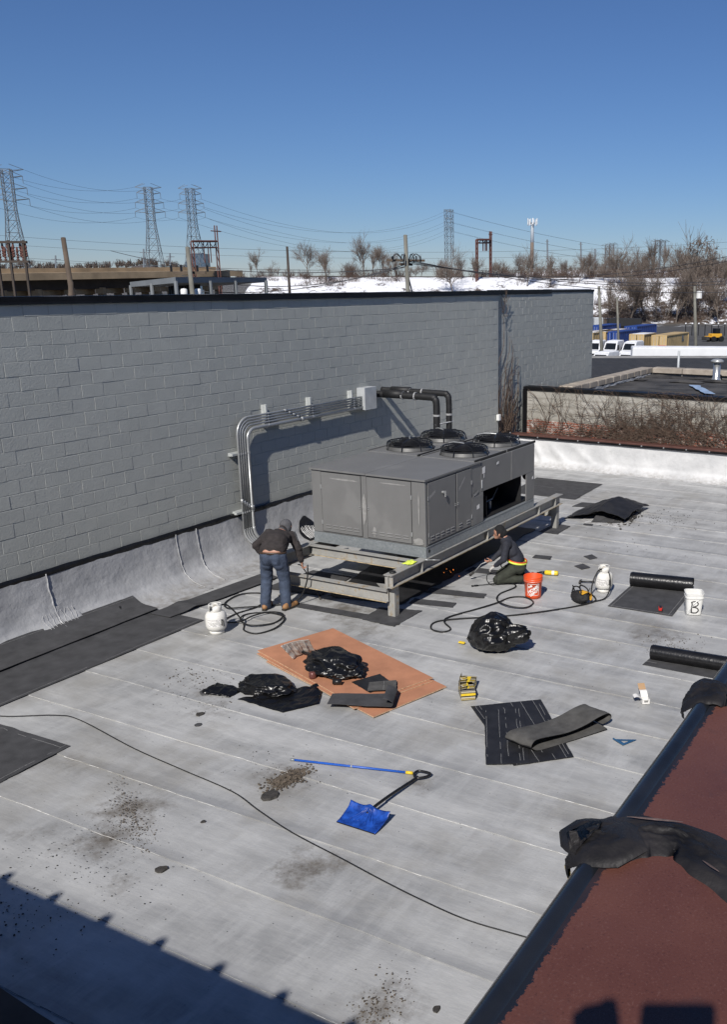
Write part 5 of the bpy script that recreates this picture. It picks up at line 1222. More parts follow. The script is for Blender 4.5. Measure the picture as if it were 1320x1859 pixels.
# ================================================================== people
def capsule(mb, p0, r0, p1, r1, n=14, sq=None):
    """tapered limb with round ends; sq = (axis, factor) squashes the section"""
    p0 = Vector(p0); p1 = Vector(p1); t = (p1 - p0)
    L = max(t.length, 1e-4); t = t / L if t.length > 1e-5 else Vector((0, 0, 1))
    up = Vector((0, 0, 1)) if abs(t.z) < .95 else Vector((1, 0, 0))
    s1 = t.cross(up).normalized(); s2 = t.cross(s1)
    rings = []
    for k in range(5): a = rad(-90 + 18 * k); rings.append((p0 + t * (r0 * math.sin(a)), r0 * math.cos(a) + 1e-4))
    for k in range(4): rings.append((p0.lerp(p1, k / 3), r0 + (r1 - r0) * k / 3))
    for k in range(1, 6): a = rad(18 * k); rings.append((p1 + t * (r1 * math.sin(a)), r1 * math.cos(a) + 1e-4))
    v = []
    for (c, r) in rings:
        for j in range(n):
            a = 2 * math.pi * j / n; d = s1 * math.cos(a) + s2 * math.sin(a)
            if sq is not None:
                ax = Vector(sq[0]).normalized(); d = d - ax * d.dot(ax) * (1 - sq[1])
            v.append(c + d * r)
    f = [(i * n + j, i * n + (j + 1) % n, (i + 1) * n + (j + 1) % n, (i + 1) * n + j) for i in range(len(rings) - 1) for j in range(n)]
    f += [tuple(range(n - 1, -1, -1)), tuple(range((len(rings) - 1) * n, len(rings) * n))]
    mb.add(v, f)
TMP = bpy.data.scenes.new('fuse_scratch')
def fuse(name, segs, mat, parent, voxel=.012, smooth=6, wrinkle=0.0, wscale=9.0, seed=0.0):
    """melt limbs into one continuous surface"""
    mb = MB()
    for s in segs: capsule(mb, *s[:4], sq=s[4] if len(s) > 4 else None)
    me = mb.mesh('tmp', mat); ob = bpy.data.objects.new('tmp', me); TMP.collection.objects.link(ob)
    r = ob.modifiers.new('r', 'REMESH'); r.mode = 'VOXEL'; r.voxel_size = voxel
    sm = ob.modifiers.new('s', 'SMOOTH'); sm.factor = .5; sm.iterations = smooth
    with bpy.context.temp_override(scene=TMP, view_layer=TMP.view_layers[0]):
        dg = bpy.context.evaluated_depsgraph_get(); m2 = bpy.data.meshes.new_from_object(ob.evaluated_get(dg)); m2.name = name
    bpy.data.objects.remove(ob); bpy.data.meshes.remove(me)
    if not m2.materials: m2.materials.append(mat)
    if wrinkle:
        cs = [v.co.copy() for v in m2.vertices]; ns = [v.normal.copy() for v in m2.vertices]; out = []
        for p, nn in zip(cs, ns):
            k = noise.noise(Vector((p.x * wscale + seed, p.y * wscale, p.z * wscale * 1.6))) + .5 * noise.noise(Vector((p.x * wscale * 2.3, p.y * wscale * 2.3 + seed, p.z * wscale * 3.5)))
            out += list(p + nn * (wrinkle * k))
        m2.vertices.foreach_set('co', out); m2.update()
    m2.shade_smooth(); o = bpy.data.objects.new(name, m2); col.objects.link(o); o.parent = parent
    return o
def fingers(base, d, side, nrm, curl=.6, s=1.0):
    """palm and five separate fingers rooted at the wrist point base, pointing d; side = direction of the thumb"""
    base = Vector(base); d = Vector(d).normalized(); side = Vector(side); side = (side - d * side.dot(d)).normalized(); nrm = Vector(nrm); nrm = d.cross(side)
    out = [(base, .028 * s, base + d * .075 * s, .034 * s, (nrm, .5))]
    for k, (off, L) in enumerate(((.026, .075), (.009, .085), (-.009, .08), (-.027, .062))):
        p = base + d * .085 * s + side * off * s; q = p + (d * math.cos(curl * .6) + nrm * math.sin(curl * .6)) * L * .5 * s; e = q + (d * math.cos(curl * 2) + nrm * math.sin(curl * 2)) * L * .55 * s
        out += [(p, .0095 * s, q, .009 * s), (q, .009 * s, e, .0075 * s)]
    p = base + d * .02 * s + side * .03 * s; q = p + (d * .6 + side * .8 + nrm * .2).normalized() * .045 * s; e = q + (d * .9 + side * .2 + nrm * .5).normalized() * .035 * s
    out += [(p, .012 * s, q, .011 * s), (q, .0105 * s, e, .0085 * s)]
    return out
m_skin = M('skin', (.42, .22, .15), .5, 0, .1, 12, .1, local=True)
m_hoodie = M('charcoal_brown_fleece', (.030, .025, .025), .9, 0, .3, 14, .4, 90, local=True)
m_greyfleece = M('grey_fleece', (.085, .085, .092), .9, 0, .2, 20, .4, 90, local=True)
m_jeans = M('blue_denim', (.045, .062, .10), .85, 0, .35, 7, .5, 160, local=True)
m_boot = M('tan_leather', (.30, .155, .065), .6, 0, .25, 14, .2, local=True)
m_sole = M('boot_sole', (.03, .025, .02), .8)
m_navy = M('dark_navy_knit', (.022, .024, .034), .85, 0, .25, 14, .4, 120, local=True)
m_olive = M('dark_olive_canvas', (.030, .034, .024), .85, 0, .3, 9, .4, 80, local=True)
m_blackknit = M('black_knit', (.008, .008, .009), .9, 0, .3, 30, .6, 120, local=True)
m_glove = M('pale_work_glove', (.42, .40, .38), .8, 0, .3, 20, .3, local=True)
def boot(par, heel, toe, mt, ang=0):
    """work boot with sole, from heel point to toe point"""
    h = Vector(heel); t_ = Vector(toe); d = (t_ - h).normalized()
    o = fuse('boot', [(h + Vector((0, 0, .05)), .045, t_ - d * .05 + Vector((0, 0, .045)), .046), (h + d * .02 + Vector((0, 0, .07)), .052, h + d * .03 + Vector((0, 0, .12)), .052), (h + d * .06 + Vector((0, 0, .10)), .05, h + d * .16 + Vector((0, 0, .06)), .046)], mt, par, .010, 4)
    s = Vector((-d.y, d.x, 0)); mb = MB()
    poly = [(h - d * .045 + s * .035), (h - d * .045 - s * .035), (h + d * .08 - s * .042), (t_ - d * .05 - s * .05), (t_ - s * .025), (t_ + s * .025), (t_ - d * .05 + s * .05), (h + d * .08 + s * .042)]
    mb.prism([(p.x, p.y) for p in poly], h.z + .001, h.z + .028); mb.build('sole', m_sole, o)
    return o
# --- standing worker, bent forward, seen from behind (x forward, y left)
w1 = thing('person', 'standing worker in dark fleece and jeans bending beside the steel frame', 'person', (10.86, 9.64, .013), rad(24)); w1.scale = (.97, .97, .97)
HL, HR = Vector((-.02, .11, .90)), Vector((-.02, -.11, .90))
KL, KR = Vector((.06, .15, .49)), Vector((.07, -.14, .49))
AL_, AR_ = Vector((-.03, .17, .09)), Vector((.0, -.16, .09))
CH = Vector((.32, 0, 1.11)); SL, SR = Vector((.45, .185, 1.16)), Vector((.47, -.185, 1.12))
NK = Vector((.53, -.01, 1.19)); HD = Vector((.64, -.04, 1.21))
EL, WL = Vector((.20, .34, 1.02)), Vector((.24, .23, .82)); ER, WR = Vector((.44, -.29, .90)), Vector((.47, -.33, .66))
body = [(HL, .10, HR, .10), ((HL + HR) / 2, .13, CH, .14), (SL, .06, SR, .06), (CH, .14, NK, .07), (NK, .055, HD, .06), (HD + Vector((.0, 0, -.01)), .082, HD + Vector((.02, 0, .045)), .092), (HD + Vector((.085, 0, -.03)), .03, HD + Vector((.105, 0, -.035)), .014),
        (HL, .09, KL, .06), (KL, .055, AL_, .04), (HR, .09, KR, .06), (KR, .055, AR_, .04), (SL, .05, EL, .04), (EL, .038, WL, .027), (SR, .05, ER, .04), (ER, .038, WR, .027)]
body += fingers(WL, (.5, -.3, -.8), (.8, .3, .3), (0, 0, 1), .5) + fingers(WR, (.25, -.02, -1), (1, .3, 0), (0, 1, 0), 1.0)
for sy in (.088, -.088): body.append((HD + Vector((.01, sy, .01)), .018, HD + Vector((.0, sy * 1.05, .03)), .016))
fuse('body', body, m_skin, w1, .0095, 3)
jk = fuse('jacket', [(Vector((.0, .09, 1.02)), .125, Vector((.0, -.09, 1.02)), .125), (Vector((.12, .07, 1.12)), .15, Vector((.12, -.07, 1.12)), .15), (Vector((.02, 0, 1.03)), .155, CH, .165), (SL + Vector((-.03, -.03, -.01)), .085, SR + Vector((-.03, .03, -.01)), .085), (CH, .165, NK + Vector((-.03, 0, -.06)), .105),
    (Vector((.03, .10, 1.00)), .11, CH + Vector((0, .08, 0)), .13), (Vector((.03, -.10, 1.00)), .11, CH + Vector((0, -.08, 0)), .13), (SL, .082, EL, .068), (EL, .066, WL + (EL - WL) * .15, .046), (SR, .082, ER, .068), (ER, .066, WR + (ER - WR) * .12, .046), (NK + Vector((-.02, 0, -.03)), .085, NK + Vector((.02, 0, .01)), .078)], m_hoodie, w1, .011, 9, .010, 9.0, 3.0)
for (s_, e_, sd) in ((SL, EL, 1), (SR, ER, -1)):
    MB().grid(lambda u, v, s_=s_, e_=e_, sd=sd: s_.lerp(e_, -.12 + .62 * u) + Vector((-.05 + .07 * v, sd * (.062 + .012 * math.sin(v * 3.1)) * (1 - .05 * u), .052 - .02 * u)), 8, 4).build('sleeve_panel', m_greyfleece, jk, True)
fuse('hood', [(HD + Vector((-.005, 0, -.015)), .098, HD + Vector((.015, 0, .045)), .105), (HD + Vector((-.06, 0, -.06)), .07, NK + Vector((-.05, 0, .0)), .075)], m_greyfleece, w1, .011, 4, .003)
tr = fuse('jeans', [(HL + Vector((0, -.02, .02)), .120, HR + Vector((0, .02, .02)), .120), (HL + Vector((-.04, -.045, .01)), .118, HL + Vector((-.03, -.01, -.12)), .10), (HR + Vector((-.04, .045, .01)), .118, HR + Vector((-.03, .01, -.12)), .10), (HL, .112, KL, .100), (KL, .098, AL_ + Vector((0, 0, .03)), .085), (HR, .118, KR, .100), (KR, .098, AR_ + Vector((0, 0, .03)), .085), (AL_ + Vector((.0, 0, .05)), .092, AL_ + Vector((.01, 0, -.02)), .088), (AR_ + Vector((0, 0, .05)), .092, AR_ + Vector((.01, 0, -.02)), .088)], m_jeans, w1, .011, 3, .007, 10.0, 8.0)
fuse('lower_back', [(Vector((-.045, .075, .985)), .096, Vector((-.045, -.075, .985)), .096)], m_skin, w1, .011, 3)
MB().tube([(-.005 + .175 * math.cos(a) * .85, .205 * math.sin(a), .965 - .02 * math.cos(a)) for a in [2 * math.pi * k / 28 for k in range(28)]], .017, 6, closed=True, flat=1.2).build('belt', M('brown_belt', (.05, .03, .02), .5), w1, True)
for sy in (.085, -.085): MB().slab(lambda u, v, sy=sy: Vector((-.145 - .012 * math.sin(u * 3.1), sy + (u - .5) * .12, .79 + .12 * v)), 6, 6, .004).build('pocket', m_jeans, tr)
boot(w1, (-.09, .17, 0), (.20, .15, 0), m_boot); boot(w1, (-.06, -.16, 0), (.20, -.30, 0), m_boot)
wand = thing('torch_wand', 'thin black torch wand hanging from the standing worker\'s hand', 'torch', (11.41, 9.50, 0))
hw = w1.matrix_world
import mathutils
Mw = Matrix.Translation((10.86, 9.64, .013)) @ Matrix.Rotation(rad(24), 4, 'Z') @ Matrix.Scale(.97, 4)
hp = Mw @ (WR + Vector((.03, 0, -.09)))
MB().tube(smooth_path([hp - Vector((11.41, 9.50, 0)) + Vector((-.06, .04, .05)), hp - Vector((11.41, 9.50, 0)), hp - Vector((11.41, 9.50, 0)) + Vector((.08, -.12, -.28)), hp - Vector((11.41, 9.50, 0)) + Vector((.12, -.22, -.52))], 5), .010, 7).build('tube', m_rubber, wand, True)
MB().tube([hp - Vector((11.41, 9.50, 0)) + Vector((.12, -.22, -.51)), hp - Vector((11.41, 9.50, 0)) + Vector((.13, -.25, -.60))], [.016, .024], 10).build('burner', m_chip, wand, True)
# --- kneeling worker facing the frame
w2 = thing('person', 'kneeling worker in black beanie and dark navy top heating the roof seam', 'person', (13.86, 6.92, .013), rad(112)); w2.scale = (.95, .95, .95)
Hl, Hr = Vector((-.10, .10, .33)), Vector((-.10, -.10, .33)); Kl, Kr = Vector((.26, .17, .085)), Vector((.24, -.17, .085)); Al, Ar = Vector((-.20, .13, .10)), Vector((-.20, -.13, .10))
Ch = Vector((.06, 0, .64)); Sl, Sr = Vector((.11, .19, .76)), Vector((.13, -.19, .76)); Nk = Vector((.15, 0, .83)); Hd = Vector((.24, .0, .905))
El, Wl = Vector((.14, .27, .50)), Vector((.32, .16, .34)); Er, Wr = Vector((.22, -.22, .52)), Vector((.40, -.05, .38))
b2 = [(Hl, .11, Hr, .11), ((Hl + Hr) / 2, .13, Ch, .13), (Sl, .06, Sr, .06), (Ch, .13, Nk, .07), (Nk, .055, Hd, .06), (Hd, .085, Hd + Vector((.02, 0, .04)), .09), (Hd + Vector((.09, 0, -.025)), .028, Hd + Vector((.112, 0, -.035)), .013), (Hd + Vector((.055, 0, -.06)), .045, Hd + Vector((.07, 0, -.07)), .03),
      (Hl, .09, Kl, .065), (Kl, .055, Al, .045), (Hr, .09, Kr, .065), (Kr, .055, Ar, .045), (Sl, .05, El, .04), (El, .038, Wl, .027), (Sr, .05, Er, .04), (Er, .038, Wr, .027)]
for sy in (.09, -.09): b2.append((Hd + Vector((.0, sy, -.01)), .02, Hd + Vector((-.005, sy * 1.05, .015)), .018))
b2 += fingers(Wr, (.9, .3, -.2), (0, .5, .8), (0, 0, 1), 1.0)
fuse('body', b2, m_skin, w2, .0095, 3)
fuse('glove', fingers(Wl, (.75, -.1, -.6), (.2, -.8, .3), (0, 0, 1), .8, 1.12), m_glove, w2, .008, 2)
fuse('shirt', [(Vector((-.07, .08, .44)), .12, Vector((-.07, -.08, .44)), .12), (Vector((-.06, 0, .45)), .15, Ch, .155), (Sl + Vector((-.02, -.03, -.01)), .082, Sr + Vector((-.02, .03, -.01)), .082), (Ch, .155, Nk + Vector((-.02, 0, -.05)), .10), (Ch + Vector((-.05, .08, -.05)), .11, Ch + Vector((-.03, -.08, -.05)), .11), (Sl, .078, El, .062), (El, .060, Wl + (El - Wl) * .12, .042), (Sr, .078, Er, .062), (Er, .060, Wr + (Er - Wr) * .12, .042), (Nk + Vector((-.01, 0, -.03)), .075, Nk + Vector((.015, 0, 0)), .068)], m_navy, w2, .011, 4, .005, 11.0, 5.0)
fuse('trousers', [(Hl, .125, Hr, .125), (Hl + Vector((-.03, 0, -.03)), .12, Hr + Vector((-.03, 0, -.03)), .12), (Hl, .115, Kl, .09), (Kl, .082, Al + Vector((.03, 0, 0)), .068), (Hr, .115, Kr, .09), (Kr, .082, Ar + Vector((.03, 0, 0)), .068)], m_olive, w2, .011, 3, .007, 10.0, 2.0)
MB().tube([(-.075 + .175 * math.cos(a), .205 * math.sin(a), .405 + .03 * math.cos(a)) for a in [2 * math.pi * k / 30 for k in range(30)]], .022, 6, closed=True).build('safety_band', m_safety, w2, True)
MB().tube([(-.078 + .178 * math.cos(a), .208 * math.sin(a), .432 + .03 * math.cos(a)) for a in [2 * math.pi * k / 30 for k in range(30)]], .012, 6, closed=True).build('safety_band', m_orange, w2, True)
fuse('beanie', [(Hd + Vector((-.01, 0, .035)), .105, Hd + Vector((.0, 0, .075)), .098), (Hd + Vector((-.04, 0, .01)), .09, Hd + Vector((-.05, 0, .02)), .09)], m_blackknit, w2, .010, 3, .003, 30)
for sy in (.13, -.13): boot(w2, (-.40, sy, .085), (-.20, sy, .02), m_plast_black) if False else fuse('boot', [(Vector((-.22, sy, .075)), .055, Vector((-.36, sy, .085)), .045), (Vector((-.36, sy, .12)), .04, Vector((-.37, sy, .05)), .042)], m_plast_black, w2, .010, 3)
M2 = Matrix.Translation((13.86, 6.92, .013)) @ Matrix.Rotation(rad(112), 4, 'Z') @ Matrix.Scale(.95, 4)
hp = M2 @ (Wr + Vector((.09, .03, -.02))); tw = thing('torch_wand', 'metal torch wand held low by the kneeling worker', 'torch', (hp.x, hp.y, 0))
MB().tube([(.03, -.05, hp.z + .03), (0, 0, hp.z), (-.04, .08, hp.z - .04), (-.08, .20, .16)], [.013, .013, .008, .008], 8).build('tube', m_conduit, tw, True)
MB().tube([(-.08, .20, .16), (-.11, .27, .10)], [.018, .026], 10).build('burner', m_chip, tw, True)
hr_ = thing('coil_ring', 'small pale ring of hose at the kneeling worker\'s knee', 'hose', M2 @ Vector((.36, .24, .13)), rad(112))
MB().tube([(.09 * math.cos(a), .0 + .02 * math.sin(a * 2), .115 * math.sin(a)) for a in [2 * math.pi * k / 24 for k in range(24)]], .008, 6, closed=True).build('ring', m_rubber, hr_, True)
o = MB().tube([(13.35, 7.35, .03), (13.62, 7.10, .03)], .007, 6).tube([(13.28, 7.42, .03), (13.36, 7.34, .03)], .014, 6).build('scraper_rod', m_plast_black, None, True); tag(o, 'thin black scraper rod on the roof before the kneeling worker', 'tool')
m_flame = EM('torch_flame', (1.0, .28, .05), 1.3)
mb = MB(); fr2 = random.Random(3)
for k in range(7):
    c = Vector((13.62, 8.05, .02)) + Vector((fr2.gauss(0, .10), fr2.gauss(0, .10), fr2.random() * .10)); s = fr2.uniform(.004, .009)
    mb.add([c + Vector((-s, 0, 0)), c + Vector((s * .6, -s, 0)), c + Vector((.3 * s, s, 0)), c + Vector((0, .2 * s, s * fr2.uniform(1.5, 3)))], [(0, 1, 3), (1, 2, 3), (2, 0, 3), (0, 2, 1)])
o = mb.build('torch_flame', m_flame); tag(o, 'small orange flickers of torch flame under the unit', 'flame', None, 'stuff')
# --- the photographer, whose shadow falls on the coping
w3 = thing('person', 'photographer standing behind the near parapet, seen only as a shadow', 'person', (-.52, -.36, 3.28), rad(27))
b3 = [(Vector((0, .1, .9)), .12, Vector((0, -.1, .9)), .12), (Vector((0, 0, .9)), .15, Vector((.02, 0, 1.35)), .17), (Vector((.02, .2, 1.42)), .09, Vector((.02, -.2, 1.42)), .09), (Vector((.03, 0, 1.4)), .08, Vector((.05, 0, 1.6)), .07), (Vector((.06, 0, 1.66)), .10, Vector((.08, 0, 1.72)), .11),
      (Vector((0, .1, .9)), .11, Vector((0, .12, .48)), .08), (Vector((0, .12, .48)), .075, Vector((-.02, .12, .06)), .06), (Vector((0, -.1, .9)), .11, Vector((0, -.12, .48)), .08), (Vector((0, -.12, .48)), .075, Vector((-.02, -.12, .06)), .06), (Vector((-.06, .12, .05)), .05, Vector((.14, .12, .04)), .045), (Vector((-.06, -.12, .05)), .05, Vector((.14, -.12, .04)), .045),
      (Vector((.02, .2, 1.42)), .07, Vector((.22, .26, 1.36)), .06), (Vector((.22, .26, 1.36)), .055, Vector((.52, .20, 1.58)), .042), (Vector((.02, -.2, 1.42)), .07, Vector((.22, -.26, 1.36)), .06), (Vector((.22, -.26, 1.36)), .055, Vector((.52, -.10, 1.56)), .042)]
b3 += fingers((.54, .19, 1.60), (.4, -.1, .9), (.2, -.9, 0), (0, 0, 1), .5) + fingers((.53, -.09, 1.58), (.6, .2, .8), (.2, .9, 0), (0, 0, 1), .5)
fuse('body', b3, m_navy, w3, .014, 3)
ph = thing('phone', 'dark phone held up by the photographer behind the near parapet', 'phone', (-.035, -.018, 4.99), rad(27)); MB().bbox((-.006, -.04, -.09), (.006, .05, .04), .004).build('case', m_plast_black, ph)
MB().box((0, -2.6, 3.10), (30, 5.2, .3)).build('upper_roof', m_render, None); tag(bpy.data.objects['upper_roof'], kind='structure')
bpy.data.scenes.remove(TMP)
# ================================================================== everything beyond the roofs
def at(x, y, d):
    p = P(x, y, d); return Vector((p.x, p.y, p.z))
def ground(x, d, z=GZ):
    p = P(x, 514, d); return Vector((p.x, p.y, z))
def obox(mb, p, q, w, h, zc=0.0):
    """box along p-q, w wide, h high, its top at the line"""
    p = Vector(p); q = Vector(q); t = (q - p); t2 = Vector((t.x, t.y, 0)).normalized(); s = Vector((t2.y, -t2.x, 0)) * w / 2; dn = Vector((0, 0, -h))
    v = [p - s, p + s, q + s, q - s, p - s + dn, p + s + dn, q + s + dn, q - s + dn]
    mb.add(v, [(0, 1, 2, 3), (7, 6, 5, 4), (0, 4, 5, 1), (1, 5, 6, 2), (2, 6, 7, 3), (3, 7, 4, 0)]); return mb
RZF = math.atan2(FH.y, FH.x)
def ground_mat():
    t = NT('street_ground'); p = t.pos(); n = t.noise(p, .02, 6.0, .65); n2 = t.noise(p, .3, 5.0)
    c = t.mix(t.ramp(n, [(.4, 0.0), (.62, 1.0)]), (.055, .053, .05), (.11, .095, .075))
    c = t.mix(t.ramp(n2, [(.58, 0.0), (.66, .9)]), c, (.72, .74, .78))
    return t.fin(c, .9)
g = MB().grid(lambda u, v: (-4000 + 12000 * u, -6000 + 12000 * v, GZ), 2, 2).build('ground', ground_mat()); tag(g, kind='structure')
m_lot = M('yard_asphalt', (.075, .073, .07), .85, 0, .3, .2, .2, 3)
c0 = ground(1200, 150); 
MB().grid(lambda u, v: c0 + FH * (-75 + 165 * u) + RH * (-60 + 150 * v) + Vector((0, 0, .02)), 2, 2).build('yard', m_lot); tag(bpy.data.objects['yard'], kind='structure')
def snow_mat():
    t = NT('patchy_snow'); p = t.pos()
    mp = t.n('Mapping', i_Vector=p); mp.inputs['Scale'].default_value = (1, 1, 1.8)
    n = t.noise(mp.outputs[0], .16, 8.0, .72); n2 = t.noise(mp.outputs[0], 1.1, 5.0, .7)
    z = t.n('SeparateXYZ', i_Vector=p).outputs[2]
    thr = t.ramp(t.math('DIVIDE', t.math('ADD', z, 6.0), 14.0), [(.02, .14), (.35, .07), (.80, -.02), (1.0, -.12)])
    f = t.math('ADD', t.math('ADD', t.math('MULTIPLY', n, .7), t.math('MULTIPLY', n2, .3)), thr)
    c = t.mix(t.ramp(f, [(.55, 0.0), (.60, 1.0)]), (.80, .81, .84), (.075, .055, .042))
    return t.fin(c, .8)
m_snow = snow_mat()
DE = 255.0
prof_e = [(-2, GZ - .5), (0, GZ), (8, -3.6), (22, 1.6), (36, 6.2), (40, 6.75), (52, 6.9), (56, 6.6), (62, 5.0), (80, 4.2), (86, 6.5), (96, 9.6), (130, 10.2), (180, 8)]
e0 = ground(900, DE)
def emb(u, v):
    s = -75 + 330 * u; t = v * (len(prof_e) - 1); k = min(int(t), len(prof_e) - 2); q = t - k
    d = prof_e[k][0] * (1 - q) + prof_e[k + 1][0] * q; z = prof_e[k][1] * (1 - q) + prof_e[k + 1][1] * q
    if d > 60: z = z - 4.0 * max(0, min(1, (25 - s) / 50))
    bump_ = (.9 * nz(s * .09, d * .09) + .4 * nz(s * .3, d * .3)) * (1 if 3 < d < 36 else .25)
    return e0 + RH * s + FH * d + Vector((0, 0, z - GZ + bump_))
MB().grid(emb, 160, 78).build('embankment', m_snow, None, True); tag(bpy.data.objects['embankment'], kind='structure')
mb = MB(); obox(mb, e0 + RH * -75 + FH * 41 + Vector((0, 0, 7.05 - GZ)), e0 + RH * 255 + FH * 41 + Vector((0, 0, 7.05 - GZ)), 1.6, .55)
mb.build('railway', M('rail_ballast', (.045, .035, .03), .9, 0, .4, 1)); tag(bpy.data.objects['railway'], kind='structure')
# far ridge at left
def hill(u, v):
    s = -980 + 460 * u; d = 1500 + 200 * v
    prof = 8 + 30 * max(0, math.sin(min(1, max(0, (s + 980) / 440)) * 2.6)) ** .7 * (.65 + .35 * nz(s * .006, 3)) + 5 * nz(s * .03) + 3 * nz(s * .11)
    return CPOS + FH * d + RH * s + Vector((0, 0, -10 + (prof + 10 - 3) * math.sin(v * 1.6)))
def hill_mat():
    t = NT('wooded_ridge'); p = t.pos(); n = t.noise(p, .02, 6.0, .7)
    return t.fin(t.mix(t.ramp(n, [(.35, 0.0), (.65, 1.0)]), (.085, .07, .065), (.15, .125, .11)), .95)
MB().grid(hill, 300, 8).build('hills', hill_mat(), None, True); tag(bpy.data.objects['hills'], kind='structure')
m_bark = M('bare_bark', (.105, .085, .072), .95, 0, .3, 1.5, 0, c2=(.16, .135, .115))
m_twig = M('bare_twigs', (.15, .12, .10), .95, 0, .3, 1.5, 0)
# ------------------------------------------------------------------ bare trees
def make_tree(seed, spread=.55, levels=5, vine=0.0):
    r = random.Random(seed); tr_ = MB(); cr = MB()
    def branch(p, d, L, rad_, lv):
        n = 4; pts = [p]; q = p.copy(); dd = d.copy()
        for i in range(n):
            dd = (dd + Vector((r.gauss(0, .13), r.gauss(0, .13), r.gauss(.03, .08)))).normalized(); q = q + dd * (L / n); pts.append(q.copy())
        (tr_ if lv == 0 else cr).tube(pts, [rad_ * (1 - .5 * i / n) for i in range(n + 1)], 5 if lv == 0 else 3, cap=False)
        if lv >= levels: return
        k = (8, 6, 5, 4, 3, 3)[lv]
        for i in range(k):
            t = r.uniform(.35 if lv == 0 else .2, 1.0); j = min(int(t * n), n - 1); b = pts[j].lerp(pts[j + 1], t * n - j)
            a = r.uniform(0, 6.283); tilt = r.uniform(.35, .9) * spread / .55
            o1 = dd.orthogonal().normalized(); o2 = dd.cross(o1)
            nd = (dd * math.cos(tilt) + (o1 * math.cos(a) + o2 * math.sin(a)) * math.sin(tilt) + Vector((0, 0, .18))).normalized()
            branch(b, nd, L * r.uniform(.50, .78), max(rad_ * .50, .0013), lv + 1)
    branch(Vector((0, 0, -.03)), Vector((r.gauss(0, .05), r.gauss(0, .05), 1)).normalized(), .46, .017, 0)
    if vine:
        for k in range(420):
            z = r.random() ** .8 * .78; w = (.05 + .10 * math.sin(min(1, z / .78) * 3.0)) * (1 + .5 * nz(z * 7, seed)); p = Vector((r.gauss(0, w), r.gauss(0, w), z)); a = Vector((r.gauss(0, 1), r.gauss(0, 1), r.gauss(-.3, 1))).normalized() * r.uniform(.03, .09)
            cr.tube([p, p + a * .5 + Vector((0, 0, .01)), p + a], .0032, 3, cap=False)
    tm = tr_.mesh('trunk', m_bark); cm = cr.mesh('crown', m_twig)
    return tm, cm
kinds = [make_tree(1, .5, 4), make_tree(2, .62, 4), make_tree(3, .42, 4), make_tree(4, .7, 4), make_tree(5, .45, 3, 1.0), make_tree(6, .36, 3)]
kname = ['rounded bare tree', 'broad bare tree', 'slim bare tree', 'spreading bare tree', 'vine-smothered bare tree', 'sparse tall bare tree']
TR = [(470, 502, 462, 0), (497, 503, 478, 3), (558, 503, 446, 1), (592, 512, 462, 4), (594, 506, 462, 0), (640, 504, 470, 3), (662, 504, 443, 0), (676, 503, 447, 2), (698, 503, 450, 2), (712, 505, 462, 1), (765, 503, 470, 3), (800, 506, 472, 1), (822, 535, 462, 3), (838, 506, 470, 0), (858, 508, 468, 2),
      (905, 505, 478, 0), (942, 503, 462, 1), (958, 522, 466, 0), (980, 504, 476, 3), (1000, 522, 468, 4), (1018, 505, 476, 0), (1040, 504, 480, 2), (1052, 512, 460, 2), (1066, 503, 462, 1), (1080, 505, 478, 0), (1098, 512, 474, 3), (1118, 503, 462, 2), (1132, 528, 458, 0), (1146, 540, 460, 1), (1162, 503, 454, 2), (1178, 503, 470, 0), (1188, 500, 432, 5), (1202, 500, 440, 5), (1222, 503, 470, 3), (1240, 500, 452, 5), (1256, 530, 450, 2), (1272, 572, 442, 4), (1284, 530, 455, 4), (1302, 560, 470, 1), (1316, 520, 474, 3),
      (1112, 582, 515, 4), (1146, 588, 500, 2), (1168, 580, 512, 4), (1196, 585, 505, 4), (1214, 582, 512, 2), (1250, 580, 500, 4), (1296, 584, 505, 4), (1310, 590, 520, 0), (1128, 586, 520, 3), (1232, 588, 522, 0), (1180, 585, 495, 2), (1262, 585, 490, 1)]
rt = random.Random(9)
def emb_z(d):
    for i in range(len(prof_e) - 1):
        if prof_e[i][0] <= d <= prof_e[i + 1][0]:
            q = (d - prof_e[i][0]) / (prof_e[i + 1][0] - prof_e[i][0]); return prof_e[i][1] * (1 - q) + prof_e[i + 1][1] * q
    return 0
used_l = {}
for k, (x, yb, yt, kd) in enumerate(TR):
    # walk along the ray over the bank until the foot pixel meets the slope
    best = None
    for dd in [i * .75 for i in range(-2, 74)]:
        p = ground(x, 1.0) - Vector((CPOS.x, CPOS.y, 0)); hd = Vector((p.x, p.y, 0)); hd = hd / hd.dot(FH)
        pos = Vector((CPOS.x, CPOS.y, 0)) + hd * (e0.dot(FH) - Vector((CPOS.x, CPOS.y, 0)).dot(FH) + dd); z = emb_z(dd)
        v = Vector((pos.x, pos.y, z)) - CPOS; y = PPY - FPX * v.dot(CUP) / v.dot(CFWD)
        if best is None or abs(y - yb) < best[0]: best = (abs(y - yb), pos, z, v.dot(CFWD))
    _, pos, z, dep = best
    h = max(2.5, (yb - yt) / FPX * dep * 1.03)
    root = thing('bare_tree', f'{kname[kd]} on the snowy bank, number {k}', 'tree', (pos.x, pos.y, z - .3), rt.uniform(0, 6.28), 'bare trees along the bank')
    w = h * rt.uniform(.85, 1.15) * (1.15 if kd < 4 else .95)
    root.scale = (w * 1.05, w * 1.05, h * 1.28)
    link_mesh('trunk', kinds[kd][0], root); link_mesh('crown', kinds[kd][1], root)
    root['px'] = x
